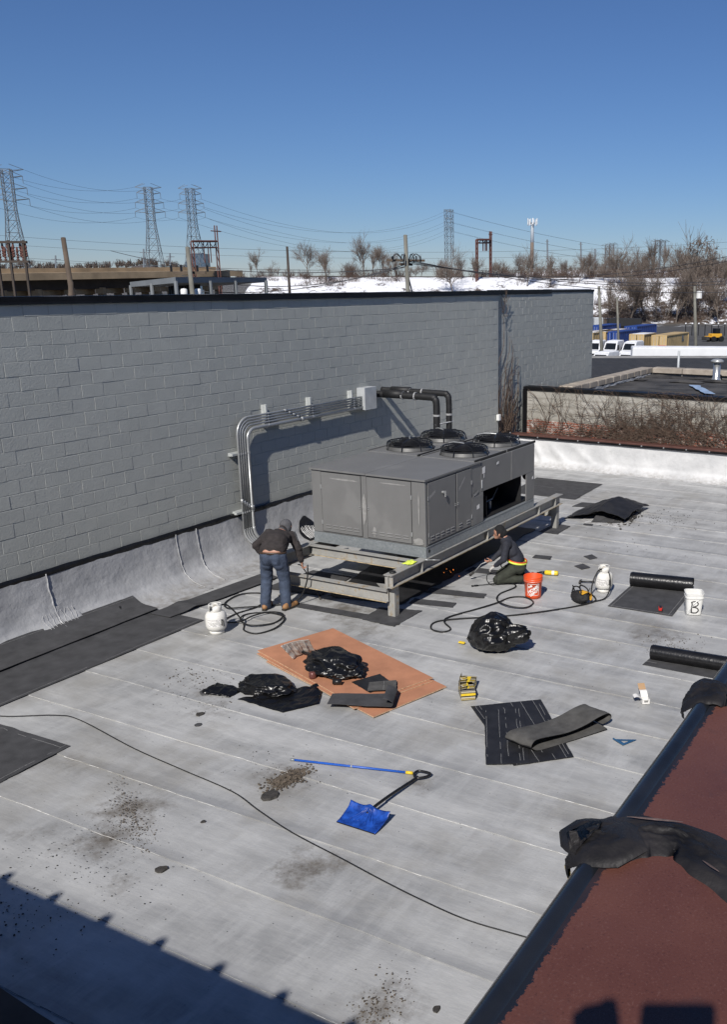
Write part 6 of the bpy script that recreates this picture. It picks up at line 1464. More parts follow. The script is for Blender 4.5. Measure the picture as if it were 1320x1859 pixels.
# labels: single each tree out by its neighbours
trees = sorted([o for o in col.objects if o.name.startswith('bare_tree')], key=lambda o: o['px'])
ordw = ['first', 'second', 'third', 'fourth', 'fifth', 'sixth', 'seventh', 'eighth', 'ninth', 'tenth', 'eleventh', 'twelfth', 'thirteenth', 'fourteenth', 'fifteenth', 'sixteenth', 'seventeenth', 'eighteenth', 'nineteenth', 'twentieth']
zones = [(0, 530, 'left of the lone dark pole'), (530, 740, 'before the crossed-arm pole'), (740, 965, 'between crossed-arm pole and phone mast'), (965, 1090, 'right of the phone mast'), (1090, 1500, 'above the container yard')]
for (a, b, txt) in zones:
    sel = [o for o in trees if a <= o['px'] < b]
    for i, o in enumerate(sel):
        kd = [n for n in kname if o['label'].startswith(n)][0]
        o['label'] = f'{kd}, {ordw[min(i, 19)] if i < 20 else "last"} from the left {txt}' if i < 20 else f'{kd}, {ordw[i - 20]} from the right {txt}'
for o in trees: del o['px']
# undergrowth on the bank
br_ = random.Random(31); mb = MB()
def clump(mb, c, w, h, n):
    for k in range(n):
        a = br_.uniform(0, 6.283); q = br_.random() ** .6; b = c + Vector((math.cos(a) * w * q, math.sin(a) * w * q, 0)); L = h * br_.uniform(.4, 1.0); ln = Vector((br_.gauss(0, .35), br_.gauss(0, .35), 1)).normalized() * L
        mb.tube([b, b + ln * .6 + Vector((br_.gauss(0, .15), 0, 0)), b + ln + Vector((br_.gauss(0, .3), br_.gauss(0, .3), 0))], [.035, .028, .02], 3, cap=False)
for (x0, x1, d0, d1, n, h) in ((630, 730, 38, 56, 26, 5.0), (790, 900, 38, 56, 22, 4.2), (900, 1090, 38, 60, 60, 4.6), (1090, 1330, 38, 60, 80, 5.5), (1083, 1330, 8, 36, 70, 4.2), (430, 560, 40, 58, 16, 3.0), (1083, 1330, 1, 10, 40, 2.4), (1083, 1330, 12, 34, 26, 1.8), (540, 640, 30, 37, 26, 2.6), (640, 730, 33, 38, 12, 2.2), (430, 540, 34, 38, 9, 1.8), (800, 1080, 30, 40, 24, 1.8), (1240, 1330, 2, 34, 34, 3.6)):
    for k in range(n):
        x = br_.uniform(x0, x1); dd = br_.uniform(d0, d1); hd = (ground(x, 1.0) - Vector((0, 0, GZ))); hd = Vector((hd.x, hd.y, 0)); hd /= hd.dot(FH)
        pos = hd * (e0.dot(FH) + dd); clump(mb, Vector((pos.x, pos.y, emb_z(dd) - .2)), br_.uniform(.8, 2.2), h * br_.uniform(.5, 1.1), 26)
m_brush = M('brown_brush', (.095, .062, .048), .95, 0, .35, .6, 0)
tag(mb.build('undergrowth', m_brush), 'brown leafless brush covering the snowy bank', 'brush', None, 'stuff')
# continuous wood behind the crest of the bank
mb = MB(); src = [(k_[0], k_[1]) for k_ in (make_tree(21, .5, 3), make_tree(22, .6, 3), make_tree(23, .42, 3), make_tree(24, .55, 3))]
for k in range(150):
    x = br_.uniform(420, 1340) if k < 70 else br_.uniform(880, 1340); dd = br_.uniform(42, 74); hd = (ground(x, 1.0) - Vector((0, 0, GZ))); hd = Vector((hd.x, hd.y, 0)); hd /= hd.dot(FH)
    pos = hd * (e0.dot(FH) + dd); h = br_.uniform(3.5, 6.5) * (1.25 if x > 1050 else 1.0) * (.75 if x < 640 else 1); w = h * br_.uniform(.9, 1.4); Rm = Matrix.Rotation(br_.uniform(0, 6.28), 3, 'Z')
    for me in src[k % 4]:
        n0 = len(mb.v); mb.v += [tuple(Rm @ Vector((v.co.x * w, v.co.y * w, v.co.z * h * 1.2)) + Vector((pos.x, pos.y, emb_z(dd) - .3))) for v in me.vertices]
        for pl_ in me.polygons: mb.f.append(tuple(i + n0 for i in pl_.vertices)); mb.m.append(0)
tag(mb.build('distant_wood', m_twig), 'hazy band of bare wood behind the crest of the snowy bank', 'wood', None, 'stuff')
# tree line along the ridge
mb = MB()
for k in range(260):
    u = br_.random(); p = Vector(hill(u, .9)); h = br_.uniform(6, 16); w = h * .45
    for j in range(14):
        a = Vector((br_.gauss(0, w * .35), br_.gauss(0, w * .35), h * br_.uniform(.2, .7))); mb.tube([p + a * .4, p + a * .8, p + a + Vector((br_.gauss(0, 1.2), br_.gauss(0, 1.2), h * .3))], .35, 3, cap=False)
tag(mb.build('ridge_trees', m_twig), 'far bare wood along the ridge at left', 'wood', None, 'stuff')
# ------------------------------------------------------------------ pylons, mast, gantries
m_pylon = M('pylon_steel', (.16, .18, .20), .6, .2, .1, 1, 0)
m_rusty = M('rusty_steel', (.11, .045, .035), .8, 0, .3, 1, 0)
def pylon(x, yt, d, bw, tw, arms, label, rz, waist=.30, th=.16, base_z=GZ):
    top = at(x, yt, d); H = top.z - base_z
    r = thing('pylon', label, 'pylon', (top.x, top.y, base_z), rz, 'transmission pylons')
    def wid(t): return bw + (tw * 1.0 - bw) * min(1, t / (1 - waist)) if t < 1 - waist else tw
    lv = []; z = 0
    while z < H * .985:
        lv.append(z); z += max(wid(z / H) * .95, H * .035)
    lv.append(H)
    leg = MB(); br2 = MB()
    cs = [(1, 1), (-1, 1), (-1, -1), (1, -1)]
    for c in cs: leg.tube([(c[0] * wid(q / H) / 2, c[1] * wid(q / H) / 2, q) for q in lv], th, 4)
    for i in range(len(lv) - 1):
        a, b = wid(lv[i] / H) / 2, wid(lv[i + 1] / H) / 2
        for j in range(4):
            c, e = cs[j], cs[(j + 1) % 4]
            br2.tube([(c[0] * a, c[1] * a, lv[i]), (e[0] * b, e[1] * b, lv[i + 1])], th * .55, 3, cap=False); br2.tube([(e[0] * a, e[1] * a, lv[i]), (c[0] * b, c[1] * b, lv[i + 1])], th * .55, 3, cap=False)
            br2.tube([(c[0] * b, c[1] * b, lv[i + 1]), (e[0] * b, e[1] * b, lv[i + 1])], th * .5, 3, cap=False)
    leg.build('leg_angles', m_pylon, r); tag(br2.build('bracing', m_pylon, r), kind='stuff')
    tips = []
    for (t, L) in arms:
        z = H * t
        for s in (-1, 1):
            am = MB(); w = tw / 2
            for y in (-w, w): am.tube([(s * w, y, z - .5), (s * L, 0, z)], th * .7, 3).tube([(s * w, y, z + 1.6), (s * L, 0, z)], th * .6, 3)
            a_ = am.build('cross_arm', m_pylon, r)
            if t < .985: MB().tube([(s * L, 0, z), (s * L, 0, z - 2.4)], th * .6, 4).build('insulator', m_pylon, a_)
            tips.append(Matrix.Rotation(rz, 3, 'Z') @ Vector((s * L, 0, z - (2.4 if t < .985 else 0))) + Vector((top.x, top.y, base_z)))
    return tips
arms = [(.80, 6.6), (.875, 6.2), (.955, 5.2), (1.0, 5.8)]
rzp = math.atan2(RH.y, RH.x)
t1 = pylon(9.5, 307, 330, 9.5, 3.2, arms, 'largest lattice pylon at the left edge of the picture', rzp + .2)
t2p = pylon(268, 340, 420, 10.5, 3.2, arms, 'lattice pylon left of the blue glass block', rzp + .1)
t3 = pylon(344, 342, 440, 11.5, 3.2, arms, 'lattice pylon in front of the blue glass block', rzp - .1)
t4 = pylon(815, 381, 760, 15, 5.6, [(.80, 5.5), (.90, 5.2), (.985, 5.0)], 'narrow far pylon in the middle of the skyline', rzp + 1.2, .55, .22)
for k, (x, yt, d, lb) in enumerate(((1104, 444, 900, 'leftmost'), (1112, 442, 950, 'second'), (1195, 436, 820, 'third'), (1205, 437, 860, 'rightmost'))):
    pylon(x, yt, d, 7, 4.0, [(.985, 6)], f'{lb} of the four faint far pylons above the right-hand trees', rzp, .7, .22)
m_wire = M('dark_wire', (.05, .05, .055), .7, 0, .1, 1, 0)
def wire(name, a, b, sag, r, label, n=26):
    a = Vector(a); b = Vector(b); c = (a + b) / 2
    o = MB().tube([a.lerp(b, i / n) - c - Vector((0, 0, sag * 4 * (i / n) * (1 - i / n))) for i in range(n + 1)], r, 3, cap=False).build(name, m_wire, None, loc=c)
    return tag(o, label, 'power line')
lvn = ('lowest', 'lowest', 'middle', 'middle', 'upper', 'upper', 'topmost', 'topmost')
for i in range(8):
    sd = 'near' if i % 2 else 'far'
    wire('power_line', t1[i], t2p[i], 4, .045, f'{lvn[i]} {sd} wire between the left edge pylon and the next', 20)
    if i < 6:
        wire('power_line', t2p[i], t3[i], 1.5, .045, f'{lvn[i]} {sd} wire between the two middle-left pylons', 10)
        wire('power_line', t3[i], t4[min(i, 5)], 16, .055, f'{lvn[i]} {sd} wire sweeping to the narrow far pylon', 30)
        wire('power_line', t4[min(i, 5)], at(1400, 488 - 9 * (i // 2), 900), 10, .06, f'{lvn[i]} {sd} wire running right from the narrow far pylon', 20)
for k, (ya, yb, d) in enumerate(((425, 434, 300), (441, 446, 330), (463, 468, 310), (469, 462, 340))):
    wire('power_line', at(-30, ya, d), at(1400, yb, d * 1.1), 5, .045, ('upper', 'second', 'third', 'lowest')[k] + ' of the long faint wires crossing the whole skyline', 40)
for k, (ya, yb) in enumerate(((505, 494), (498, 470))):
    wire('power_line', at(850, 490 - 4 * k, 200), at(1380, 462 - 9 * k, 120), 2.5, .045, ('lower', 'upper')[k] + ' dark wire rising to the right in front of the bare trees', 30)
# phone mast
mast_top = at(967, 410, 420); mz = mast_top.z
ms = thing('phone_mast', 'tall grey and brown phone mast with white antenna panels', 'mast', (mast_top.x, mast_top.y, GZ))
Hm = mz - GZ
MB().tube([(0, 0, 0), (0, 0, Hm * .80)], [.95, .8], 12).build('lower_pole', M('brown_mast_paint', (.16, .125, .10), .7), ms, True)
MB().tube([(0, 0, Hm * .80), (0, 0, Hm + 1)], [.8, .68], 12).build('upper_pole', M('grey_mast_paint', (.34, .37, .40), .6), ms, True)
MB().tube([(2.0 * math.cos(a), 2.0 * math.sin(a), Hm + 1.2) for a in [2 * math.pi * k / 6 for k in range(6)]], .12, 4, closed=True).build('ring_frame', m_pylon, ms)
for k in range(9):
    a = 2 * math.pi * k / 9 + .2
    MB().box((2.1 * math.cos(a), 2.1 * math.sin(a), Hm + 1.4 + .5 * (k % 2)), (.35, .55, 2.6), a).build('antenna_panel', M('antenna_white', (.60, .62, .63), .5), ms)
# rail catenary portals
def portal(x0, x1, yt, yb, d, label, hz=1.0):
    a = at(x0, yt, d); b = at(x1, yt, d * 1.04); c = (a + b) / 2; base = at(x0, yb, d).z - 6
    r = thing('catenary_portal', label, 'gantry', (c.x, c.y, base), 0, 'rusty rail gantries')
    a2, b2 = a - r.location, b - r.location
    th = .20 * d / 220
    for q in (a2, b2):
        m_ = MB()
        for (ox, oy) in ((th * 2, 0), (-th * 2, 0)): m_.tube([(q.x + ox, q.y + oy, 0), (q.x + ox, q.y + oy, q.z + (2.5 if q is b2 else 0))], th, 4)
        k = 0
        while k * 1.4 < q.z - 1:
            m_.tube([(q.x + th * 2, q.y, k * 1.4), (q.x - th * 2, q.y, k * 1.4 + 1.4)], th * .5, 3); k += 1
        m_.build('post', m_rusty, r)
    m_ = MB().tube([a2, b2], th * 1.2, 4).tube([a2 - Vector((0, 0, 1.0)), b2 - Vector((0, 0, 1.0))], th * .8, 4)
    for i in range(6): m_.tube([a2.lerp(b2, i / 6) - Vector((0, 0, 1.0 * (i % 2))), a2.lerp(b2, (i + 1) / 6) - Vector((0, 0, 1.0 * ((i + 1) % 2)))], th * .5, 3)
    bm2 = m_.build('beam', m_rusty, r)
    for q in (.45, .62, .72): MB().tube([a2.lerp(b2, q), a2.lerp(b2, q) - Vector((0, 0, 3.4))], th * .8, 4).build('insulator', m_rusty, bm2)
    MB().tube([b2 + Vector((-1.2, 0, 1.6)), b2 + Vector((1.2, 0, 1.6))], th * .6, 4).build('cross_arm', m_rusty, r)
portal(866, 891, 435, 505, 285, 'rusty rail gantry on the snowy bank in the middle of the skyline')
portal(348, 393, 438, 505, 150, 'rusty rail gantry above the grey canopy at left')
# glass block
bt = at(357, 461, 800); gb = thing('glass_block', 'far dark blue glass office block behind the pylons', 'building', (bt.x, bt.y, GZ), rzp)
gh = bt.z - GZ
def glassmat():
    t = NT('blue_glass_facade'); p = t.obj(); w = t.n('TexBrick', i_Vector=t.n('Mapping', i_Vector=p, i_Rotation=(rad(90), 0, 0)).outputs[0], i_Scale=.35, i_Color1=(.05, .085, .13, 1), i_Color2=(.07, .11, .16, 1), i_Mortar=(.12, .14, .16, 1)); return t.fin(w.outputs['Color'], .25)
gm = glassmat()
MB().box((2, 0, gh / 2), (14, 12, gh)).build('tower', gm, gb); MB().box((-7, -1, gh * .40), (4, 10, gh * .8)).build('wing', gm, gb); MB().box((1, 0, gh + .4), (8, 6, .8)).build('roof_plant', m_pylon, gb)
# ------------------------------------------------------------------ viaduct, canopy, poles at left
m_tan = M('tan_concrete', (.36, .27, .17), .85, 0, .25, .4, .2, 3)
m_dgird = M('dark_girder', (.05, .038, .03), .8, 0, .3, .5, 0)
va, vb_ = at(-60, 497, 125), at(405, 491, 165)
vd = thing('viaduct', 'tan concrete road viaduct crossing behind the block wall at left', 'bridge', (va.x, va.y, 0))
o_ = Vector((va.x, va.y, 0)); A, B = va - o_, vb_ - o_
mb = MB(); obox(mb, A, B, 9, .95); mb.build('deck', m_tan, vd)
mb = MB(); obox(mb, A + Vector((0, 0, .55)) - FH * 4.5, B + Vector((0, 0, .55)) - FH * 4.5, .3, .6); mb.build('parapet', m_tan, vd)
for k in range(4): mb = MB(); obox(mb, A + Vector((0, 0, -.96)) + FH * (-3.6 + 2.4 * k), B + Vector((0, 0, -.96)) + FH * (-3.6 + 2.4 * k), .5, 1.5); mb.build('girder', m_dgird, vd)
for k in range(9):
    q = A.lerp(B, .02 + .115 * k)
    for off in (-3.0, 3.0): MB().cyl((q.x + FH.x * off, q.y + FH.y * off, GZ), (q.x + FH.x * off, q.y + FH.y * off, q.z - 2.4), .62, 12).build('column', m_tan, vd, True)
    mb = MB(); obox(mb, Vector((q.x, q.y, q.z - 2.3)) - FH * 4, Vector((q.x, q.y, q.z - 2.3)) + FH * 4, 1.2, .9); mb.build('pier_cap', m_tan, vd)
m_shed = M('grey_sheet_metal', (.20, .215, .225), .6, .1, .15, .5, .1)
A, B, C_ = at(235, 512, 58), at(318, 503, 50), at(484, 503.5, 60); o_ = Vector((B.x, B.y, 0))
cn = thing('canopy_shed', 'grey metal canopy shed on posts beyond the block wall', 'shed', o_)
A, B, C_ = A - o_, B - o_, C_ - o_; D_ = A + C_ - B
mb = MB(); up = Vector((0, 0, .30)); mb.add([A, B, C_, D_, A - up, B - up, C_ - up, D_ - up], [(0, 1, 2, 3), (7, 6, 5, 4), (0, 4, 5, 1), (1, 5, 6, 2), (2, 6, 7, 3), (3, 7, 4, 0)]); mb.build('roof_slab', m_shed, cn)
for q in (A, B, B.lerp(C_, .34), B.lerp(C_, .62), C_, A.lerp(B, .5)): MB().cyl((q.x * .985, q.y * .985, GZ), (q.x * .985, q.y * .985, q.z - .2), .11, 8).build('post', m_shed, cn)
mb = MB(); mb.add([A.lerp(D_, .4) - up, B.lerp(C_, .45) + (D_ - C_) * .4 - up, (B.lerp(C_, .45) + (D_ - C_) * .4) * 1 - Vector((0, 0, 9)), A.lerp(D_, .4) - Vector((0, 0, 9))], [(0, 1, 2, 3)])
for k in range(14):
    a = A.lerp(D_, .4).lerp(B.lerp(C_, .45) + (D_ - C_) * .4, (k + .5) / 14) - FH * .1; mb.box((a.x, a.y, a.z - 5), (.08, .08, 9.4))
mb.build('back_wall', M('dark_cladding', (.055, .06, .065), .7, 0, .2, .5), cn)
m_pole = M('weathered_pole_wood', (.10, .075, .055), .9, 0, .25, 1, .2, 6)
m_polegrey = M('grey_pole_wood', (.17, .165, .14), .9, 0, .25, 1, .2, 6)
def upole(x, yt, xb, yb, d, r_, label, mt, extra=None):
    top = at(x, yt, d); low = at(xb, yb, d); dr_ = (low - top).normalized(); base = top + dr_ * ((top.z - GZ) / -dr_.z)
    r = thing('utility_pole', label, 'utility pole', (base.x, base.y, GZ), 0, 'utility poles')
    t_ = top - base; MB().tube([(0, 0, 0), t_ * .5, t_], [r_ * 1.25, r_ * 1.1, r_ * .9], 10).build('post', mt, r, True)
    if extra: extra(r, t_)
    return top
def tpole_extra(r, t):
    for k, (dz, L, rz) in enumerate(((-1.55, 2.5, .3), (-1.8, 1.7, 1.2))):
        MB().box(t + Vector((0, 0, dz)), (L, .12, .14), rzp + rz).build('cross_arm', m_pole, r)
    for k in range(7):
        a = 2 * math.pi * k / 7; c = t + Vector((.95 * math.cos(a), .95 * math.sin(a), -1.65))
        MB().cyl(c, c + Vector((0, 0, .35)), .05, 6).build('insulator', m_plast_black, r)
        pts = [c + Vector((0, 0, .3)), c * .6 + (t + Vector((0, 0, -1.2))) * .4 + Vector((0, 0, .3)), t + Vector((.1, 0, -2.0))]
        MB().tube(smooth_path(pts, 5), .03, 4).build('jumper', m_wire, r)
    MB().tube([t + Vector((0, 0, -2.0)), t + RH * 1.2 - Vector((0, 0, 7))], .05, 5).build('brace', m_polegrey, r)
top_u = upole(736, 427, 741, 532, 60, .135, 'grey wooden utility pole with crossed arms behind the block wall', m_polegrey, tpole_extra)
for k, (xx, yy, dd) in enumerate(((1400, 525, 85), (1400, 508, 90), (1420, 500, 95), (300, 520, 70), (330, 500, 66), (200, 455, 90))):
    wire('power_line', top_u + Vector((0, 0, -1.5 - .1 * k)), at(xx, yy, dd), 1.0, .03, ('lowest', 'middle', 'upper', 'lower left', 'middle left', 'upper left')[k] + ' wire strung from the crossed-arm utility pole')
upole(114, 432, 128, 520, 55, .155, 'thick leaning brown pole without arms at left', m_pole)
def trf(r, t):
    MB().box(t + Vector((0, 0, -1.2)), (1.6, .10, .12), rzp).build('cross_arm', m_pole, r)
    for s in (-.36, .34): MB().lathe([(0, 0), (.15, 0), (.17, .03), (.17, .42), (.12, .48), (0, .5)], 14).build('transformer', m_white_plastic, r, True, loc=t + RH * s + Vector((0, 0, -2.45)))
    for s in (-.9, -.4, .4, .9): MB().cyl(t + RH * s + Vector((0, 0, -1.15)), t + RH * s + Vector((0, 0, -.85)), .06, 6).build('insulator', m_plast_black, r)
upole(340, 449, 349, 534, 46, .12, 'grey pole carrying two white transformers before the canopy', m_polegrey, trf)
def bushpole(r, t):
    for k in range(5): MB().box(t + Vector((.0, 0, -1.0 - .35 * k)), (2.6 - .2 * k, .1, .12), rzp + .25 * (k % 2)).build('cross_arm', m_pole, r)
    for k in range(10): MB().cyl(t + RH * (-1.2 + .26 * k) + Vector((0, 0, -1.4)), t + RH * (-1.2 + .26 * k) + Vector((0, 0, -.9)), .07, 6).build('insulator', m_boxmetal, r)
upole(128, 512, 128, 530, 50, .15, 'short pole top with stacked cross arms beside the leaning pole', m_pole, bushpole)
upole(521, 448, 524, 500, 240, .32, 'dark lone pole on the bank left of the first bare trees', m_dgird)
upole(1088, 520, 1092, 610, 120, .20, 'thin pole at the end of the block wall by the containers', m_polegrey)
upole(1262, 520, 1264, 628, 130, .20, 'grey pole with small transformers in the container yard', m_polegrey, lambda r, t: [MB().lathe([(0, 0), (.4, 0), (.4, .9), (0, 1.0)], 10).build('transformer', m_white_plastic, r, loc=t + RH * s_ + Vector((0, 0, -1.6))) for s_ in (.7,)])
upole(1121, 540, 1123, 600, 150, .17, 'thin pole behind the container yard left of the blue container', m_polegrey)
for k, (x, yt, d) in enumerate(((994, 435, 700), (100, 464, 300), (260, 452, 330), (308, 460, 340), (1055, 440, 650), (1081, 452, 640))):
    upole(x, yt, x + 1, yt + 40, d, .45 * d / 500, ('thin far pole right of the phone mast', 'small far pole above the viaduct at left', 'small far pole left of the second pylon', 'small far pole between the two middle-left pylons', 'far pole rising behind the right-hand trees', 'shorter far pole behind the right-hand trees')[k], m_pylon, lambda r, t, d=d: MB().box(t + Vector((0, 0, -1.2)), (3.0, .2, .25), rzp).build('cross_arm', m_pylon, r))
# substation cluster at the left edge
sb0 = at(18, 436, 75); ss_ = thing('switchgear_frame', 'dark rusty switchgear frame with insulators at the left edge', 'switchgear', (sb0.x, sb0.y, GZ), rzp)
Hs = sb0.z - GZ
for k, x in enumerate((-1.2, -.2, 1.0)): MB().box((x, 0, Hs / 2), (.16, .16, Hs), 0).build('post', m_dgird, ss_)
for k in range(2): MB().box((-.1, 0, Hs - .15 - 1.5 * k), (2.8, .25, .18)).build('beam', m_dgird, ss_)
for k in range(11): MB().lathe([(.05, 0), (.12, .1), (.06, .2), (.12, .3), (.06, .4), (.12, .5), (.06, .6), (.12, .75), (.05, 1.1)], 8).build('insulator', m_rusty, ss_, loc=(-1.3 + .24 * k, .1 * (k % 3), Hs - 1.3 - .3 * (k % 2)))
# ------------------------------------------------------------------ container yard at right
def container(x, d, L, mats, label, rows=1, zoff=0.0):
    g0 = ground(x, d); r = thing('shipping_container', label, 'container', g0 + Vector((0, 0, .05)), 0, 'containers in the yard')
    W_, H_ = 2.44, 2.6
    n = int(L / .28)
    def side(y, s):
        mb = MB(); pts = []
        for i in range(n + 1):
            xx = L * i / n; o = .04 if i % 4 in (1, 2) else 0.0; pts.append((xx, y + s * (o - .04), 0))
        mb.add([(p[0], p[1], .15) for p in pts] + [(p[0], p[1], H_ - .12) for p in pts], [(i, i + 1, n + 2 + i, n + 1 + i) for i in range(n)]); return mb
    side(0, -1).build('side_wall', mats, r); side(W_, 1).build('side_wall', mats, r)
    mb = MB()
    for (y, z) in ((0, 0), (W_, 0), (0, H_), (W_, H_)): mb.box((L / 2, y, z + (.08 if z == 0 else -.08)), (L, .14, .16))
    for xx in (0, L):
        for y in (0, W_): mb.box((xx, y, H_ / 2), (.15, .15, H_))
        for z in (.08, H_ - .08): mb.box((xx, W_ / 2, z), (.13, W_, .16))
    mb.build('frame', mats, r)
    for k in range(2):
        dr_ = MB().box((-.02, W_ * (.25 + .5 * k), H_ / 2), (.05, W_ / 2 - .12, H_ - .3)).build('door', mats, r)
        for q in (-.25, .25): MB().cyl((-.07, W_ * (.25 + .5 * k) + q, .2), (-.07, W_ * (.25 + .5 * k) + q, H_ - .2), .03, 6).build('lock_rod', m_boxmetal, dr_)
    MB().box((L / 2, W_ / 2, H_ - .04), (L - .05, W_ - .05, .06)).build('roof', m_snowcap if 'snow' in label else mats, r)
    return r
m_snowcap = M('snow_cap', (.78, .79, .81), .8, 0, .08, 1)
m_ctan = M('tan_container_paint', (.50, .36, .17), .6, 0, .12, .6, .1); m_cblue = M('blue_container_paint', (.018, .055, .24), .5, 0, .15, .6, .1); m_colive = M('olive_container_paint', (.26, .24, .13), .6, 0, .12, .6)
container(1080, 155, 12, m_ctan, 'snow-topped tan container half hidden by the block wall'); container(1103, 158, 12, m_ctan, 'snow-topped tan container left of the blue one')
container(1127, 158, 12, m_cblue, 'blue corrugated container in the yard'); container(1174, 150, 6.1, m_ctan, 'snow-topped tan container right of the blue one')
cl_ = container(1216, 147, 12.2, m_ctan, 'long tan container nearest the right pole'); MB().add([(8.2, -.05, 1.3), (9.6, -.05, 1.3), (9.6, -.05, 1.55), (8.2, -.05, 1.55), (8.2, -.05, 1.7), (9.2, -.05, 1.7), (9.2, -.05, 2.2), (8.2, -.05, 2.2)], [(0, 1, 2, 3), (4, 5, 6, 7)]).build('painted_mark', m_pylon, cl_); container(1090, 180, 12, m_cblue, 'far blue container peeking over the tan ones'); container(1160, 178, 12, m_cblue, 'rear blue container behind the first blue one')
m_van = M('white_van_paint', (.74, .75, .76), .35, 0, .05, 1, 0); m_glass = M('dark_van_glass', (.012, .014, .016), .12, 0, .1, 1, 0)
def van(x, d, rz, label, snow=True):
    g0 = ground(x, d); r = thing('van', label, 'van', g0, rz, 'white vans in the yard')
    pr = [(-2.7, .45), (-2.75, 1.0), (-2.55, 1.25), (-1.75, 1.42), (-1.05, 2.28), (-.7, 2.45), (2.6, 2.5), (2.75, 2.3), (2.8, .5), (2.6, .4), (-2.5, .38)]
    mb = MB(); n = len(pr)
    ys = [(-1.0, .0), (-.93, 1), (.93, 1), (1.0, 0)]
    v = []
    for (y, k) in ys:
        for (px_, pz) in pr: v.append((px_, y * (1 - .10 * max(0, (pz - 1.3) / 1.2)), pz))
    mb.add(v, [tuple(range(n)), tuple(range(4 * n - 1, 3 * n - 1, -1))] + [(j * n + i, (j + 1) * n + i, (j + 1) * n + (i + 1) % n, j * n + (i + 1) % n) for j in range(3) for i in range(n)])
    b = mb.build('body', m_van, r)
    MB().add([(-1.78, -.82, 1.46), (-1.78, .82, 1.46), (-1.10, .74, 2.27), (-1.10, -.74, 2.27)], [(0, 1, 2, 3)]).build('windscreen', m_glass, r).location = (-.03, 0, .02)
    for s in (-1, 1):
        MB().box((-.75, s * .955, 1.75), (.9, .03, .55)).build('side_window', m_glass, r); MB().box((-1.35, s * 1.15, 1.55), (.12, .22, .32)).build('mirror', m_plast_black, r)
        MB().box((-2.72, s * .72, .98), (.10, .32, .22)).build('headlight', m_boxmetal, r)
        for xx in (-1.8, 1.75):
            w = MB().cyl((xx, s * .82, .36), (xx, s * 1.02, .36), .36, 16).build('wheel', m_rubber, r); MB().cyl((xx, s * 1.021, .36), (xx, s * 1.03, .36), .2, 12).build('rim', m_boxmetal, w)
    MB().box((-2.77, 0, .80), (.04, 1.1, .22)).build('grille', m_plast_black, r)
    if snow: MB().bbox((-.5, -.85, 2.46), (2.6, .85, 2.58), .05).build('snow_layer', m_snowcap, r)
for k, (x, d, lb) in enumerate(((1086, 134, 'rear left van next to the block wall'), (1118, 134, 'rear middle van of the three in the back row'), (1153, 133, 'rear right van below the tan container'), (1102, 112, 'front left van nearest the block wall'), (1150, 112, 'front right van just behind the box trailer'), (1124, 100, 'foremost white van with snowy roof above the shingle roof'))):
    van(x, d, rad(8 - 3 * k), 'white ' + lb)
tl = thing('box_trailer', 'long white box trailer parked in front of the containers', 'trailer', ground(1154, 98), rad(-66))
MB().bbox((0, 0, 1.1), (14, 2.5, 4.0), .06).build('box_body', m_van, tl); MB().bbox((.05, .05, 4.0), (13.95, 2.45, 4.08), .03).build('snow_layer', m_snowcap, tl)
MB().box((7, 1.25, .95), (13.5, .9, .25)).build('chassis', m_plast_black, tl)
for xx in (10.8, 12.1):
    for yy in (.25, 2.25): MB().cyl((xx, yy - .15, .5), (xx, yy + .15, .5), .5, 16).build('wheel', m_rubber, tl)
for k, (x, d, lb) in enumerate(((1268, 120, 'white car roof left of the loader'), (1300, 118, 'white car at the right edge'))):
    van(x, d, rad(-60), lb + ' in the yard', True)
tk = thing('flatbed_truck', 'dark flatbed truck parked behind the blue container', 'truck', ground(1106, 205), rad(-60))
MB().bbox((-1, -1.2, 1.0), (8, 1.2, 1.4), .05).build('bed', m_plast_black, tk); MB().bbox((-3.2, -1.2, .8), (-1.1, 1.2, 3.4), .2).build('cab', m_boxmetal, tk); MB().bbox((.0, -1.1, 1.4), (7.5, 1.1, 3.2), .1).build('load', m_ac_dark, tk)
for xx in (-2.4, 4.5, 6.0):
    for yy in (-1.05, 1.05): MB().cyl((xx, yy - .15, .5), (xx, yy + .15, .5), .5, 12).build('wheel', m_rubber, tk)
ld = thing('wheel_loader', 'small amber wheel loader at the right side of the yard', 'loader', ground(1306, 175), rad(-40)); ld.scale = (.75, .75, .75)
MB().bbox((-1.6, -.9, 1.0), (1.4, .9, 2.0), .1).build('body', m_dewyellow, ld); MB().bbox((-.5, -.75, 2.0), (.9, .75, 3.3), .1).build('cab', m_glass, ld); MB().bbox((-3.4, -1.2, .4), (-2.5, 1.2, 1.3), .1).build('bucket', m_chip, ld); MB().box((-2.1, .5, 1.3), (1.6, .15, .25)).box((-2.1, -.5, 1.3), (1.6, .15, .25)).build('lift_arm', m_dewyellow, ld)
for xx in (-1.2, 1.1):
    for yy in (-1.0, 1.0): MB().cyl((xx, yy - .25, .7), (xx, yy + .25, .7), .7, 14).build('wheel', m_rubber, ld)
o = MB().bbox((-.9, -.6, 0), (.9, .6, 1.5), .1).build('orange_crate', m_orange, None, loc=ground(1207, 140)); tag(o, 'small orange machine between the tan containers', 'machine')
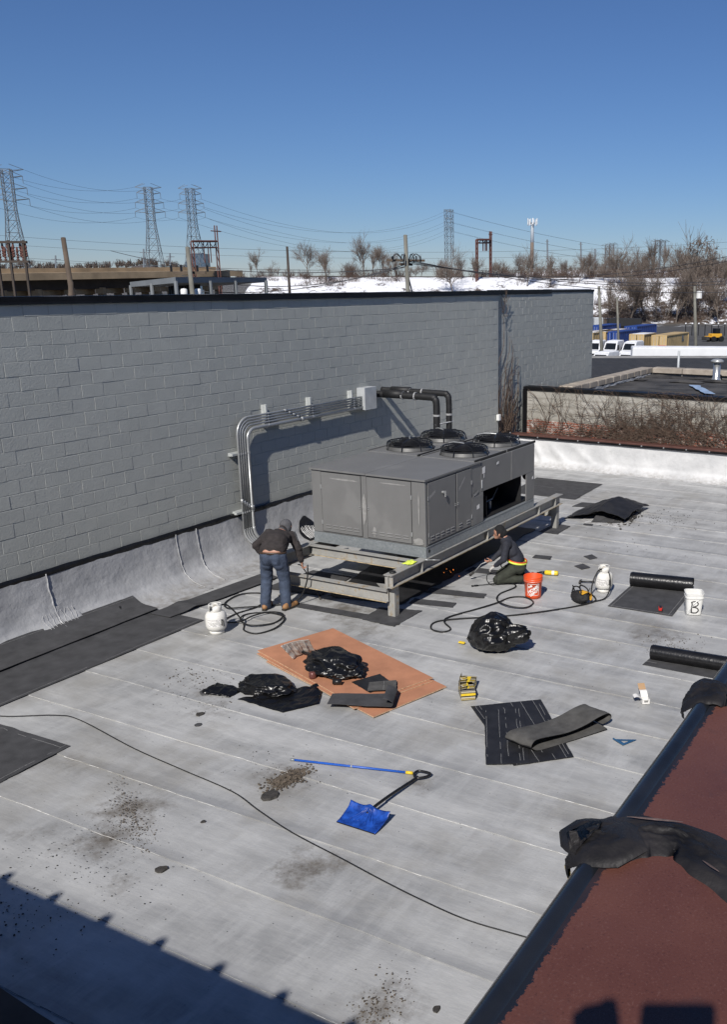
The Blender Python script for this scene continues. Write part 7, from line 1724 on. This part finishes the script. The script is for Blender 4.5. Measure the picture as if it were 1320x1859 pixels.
for k in range(8):
    p = ground(1250 + 12 * k, 195); r = thing('fence_post', ordw[k] + ' snow-capped fence post from the left behind the yard', 'post', p, 0, 'fence posts behind the yard')
    MB().cyl((0, 0, 0), (0, 0, 2.4), .09, 6).build('shaft', m_plast_black, r); MB().lathe([(.16, 2.4), (.2, 2.5), (.12, 2.65), (0, 2.7)], 8).build('snow_cap', m_snowcap, r)
# shingle roof between yard and neighbour
def shingle_mat():
    t = NT('dark_shingles'); p = t.pos(); v = t.n('TexBrick', i_Vector=t.n('Mapping', i_Vector=p, i_Rotation=(0, 0, -RZF)).outputs[0], i_Scale=1.0, i_Color1=(.020, .020, .021, 1), i_Color2=(.036, .035, .036, 1), i_Mortar=(.012, .012, .012, 1), i_Mortar_Size=.015)
    v.inputs['Brick Width'].default_value = .9; v.inputs['Row Height'].default_value = .35
    n = t.noise(p, .8, 5.0)
    return t.fin(t.mix(t.math('MULTIPLY', n, .5), v.outputs['Color'], (.045, .044, .044)), .85, t.bump(t.noise(p, 8.0, 4.0), .5, .05))
rA, rB, eA, eB = at(1040, 650, 62), at(1400, 650, 62), at(1040, 690, 47), at(1400, 690, 47)
sh = thing('shingle_building', 'building with wide dark shingle roof beyond the neighbouring flat roof', 'building', (eA.x, eA.y, 0)); oo = Vector((eA.x, eA.y, 0))
MB().grid(lambda u, v: (eA.lerp(eB, u)).lerp(rA.lerp(rB, u), v) - oo + Vector((0, 0, .03 * nz(u * 40, v * 14))), 40, 14).build('front_slope', shingle_mat(), sh)
mb = MB(); obox(mb, rA - oo + FH * 1.0, rB - oo + FH * 1.0, 2.0, 6); obox(mb, eA - oo + FH * 1.2 - Vector((0, 0, .1)), eB - oo + FH * 1.2 - Vector((0, 0, .1)), .4, 5); mb.build('wall', m_render, sh)
vp_ = at(1232, 670, 52); o = MB().cyl((0, 0, -1), (0, 0, 1.0), .07, 10).build('vent_pipe', m_boxmetal, None, True, loc=vp_); tag(o, 'thin grey vent pipe standing on the shingle roof', 'vent pipe')
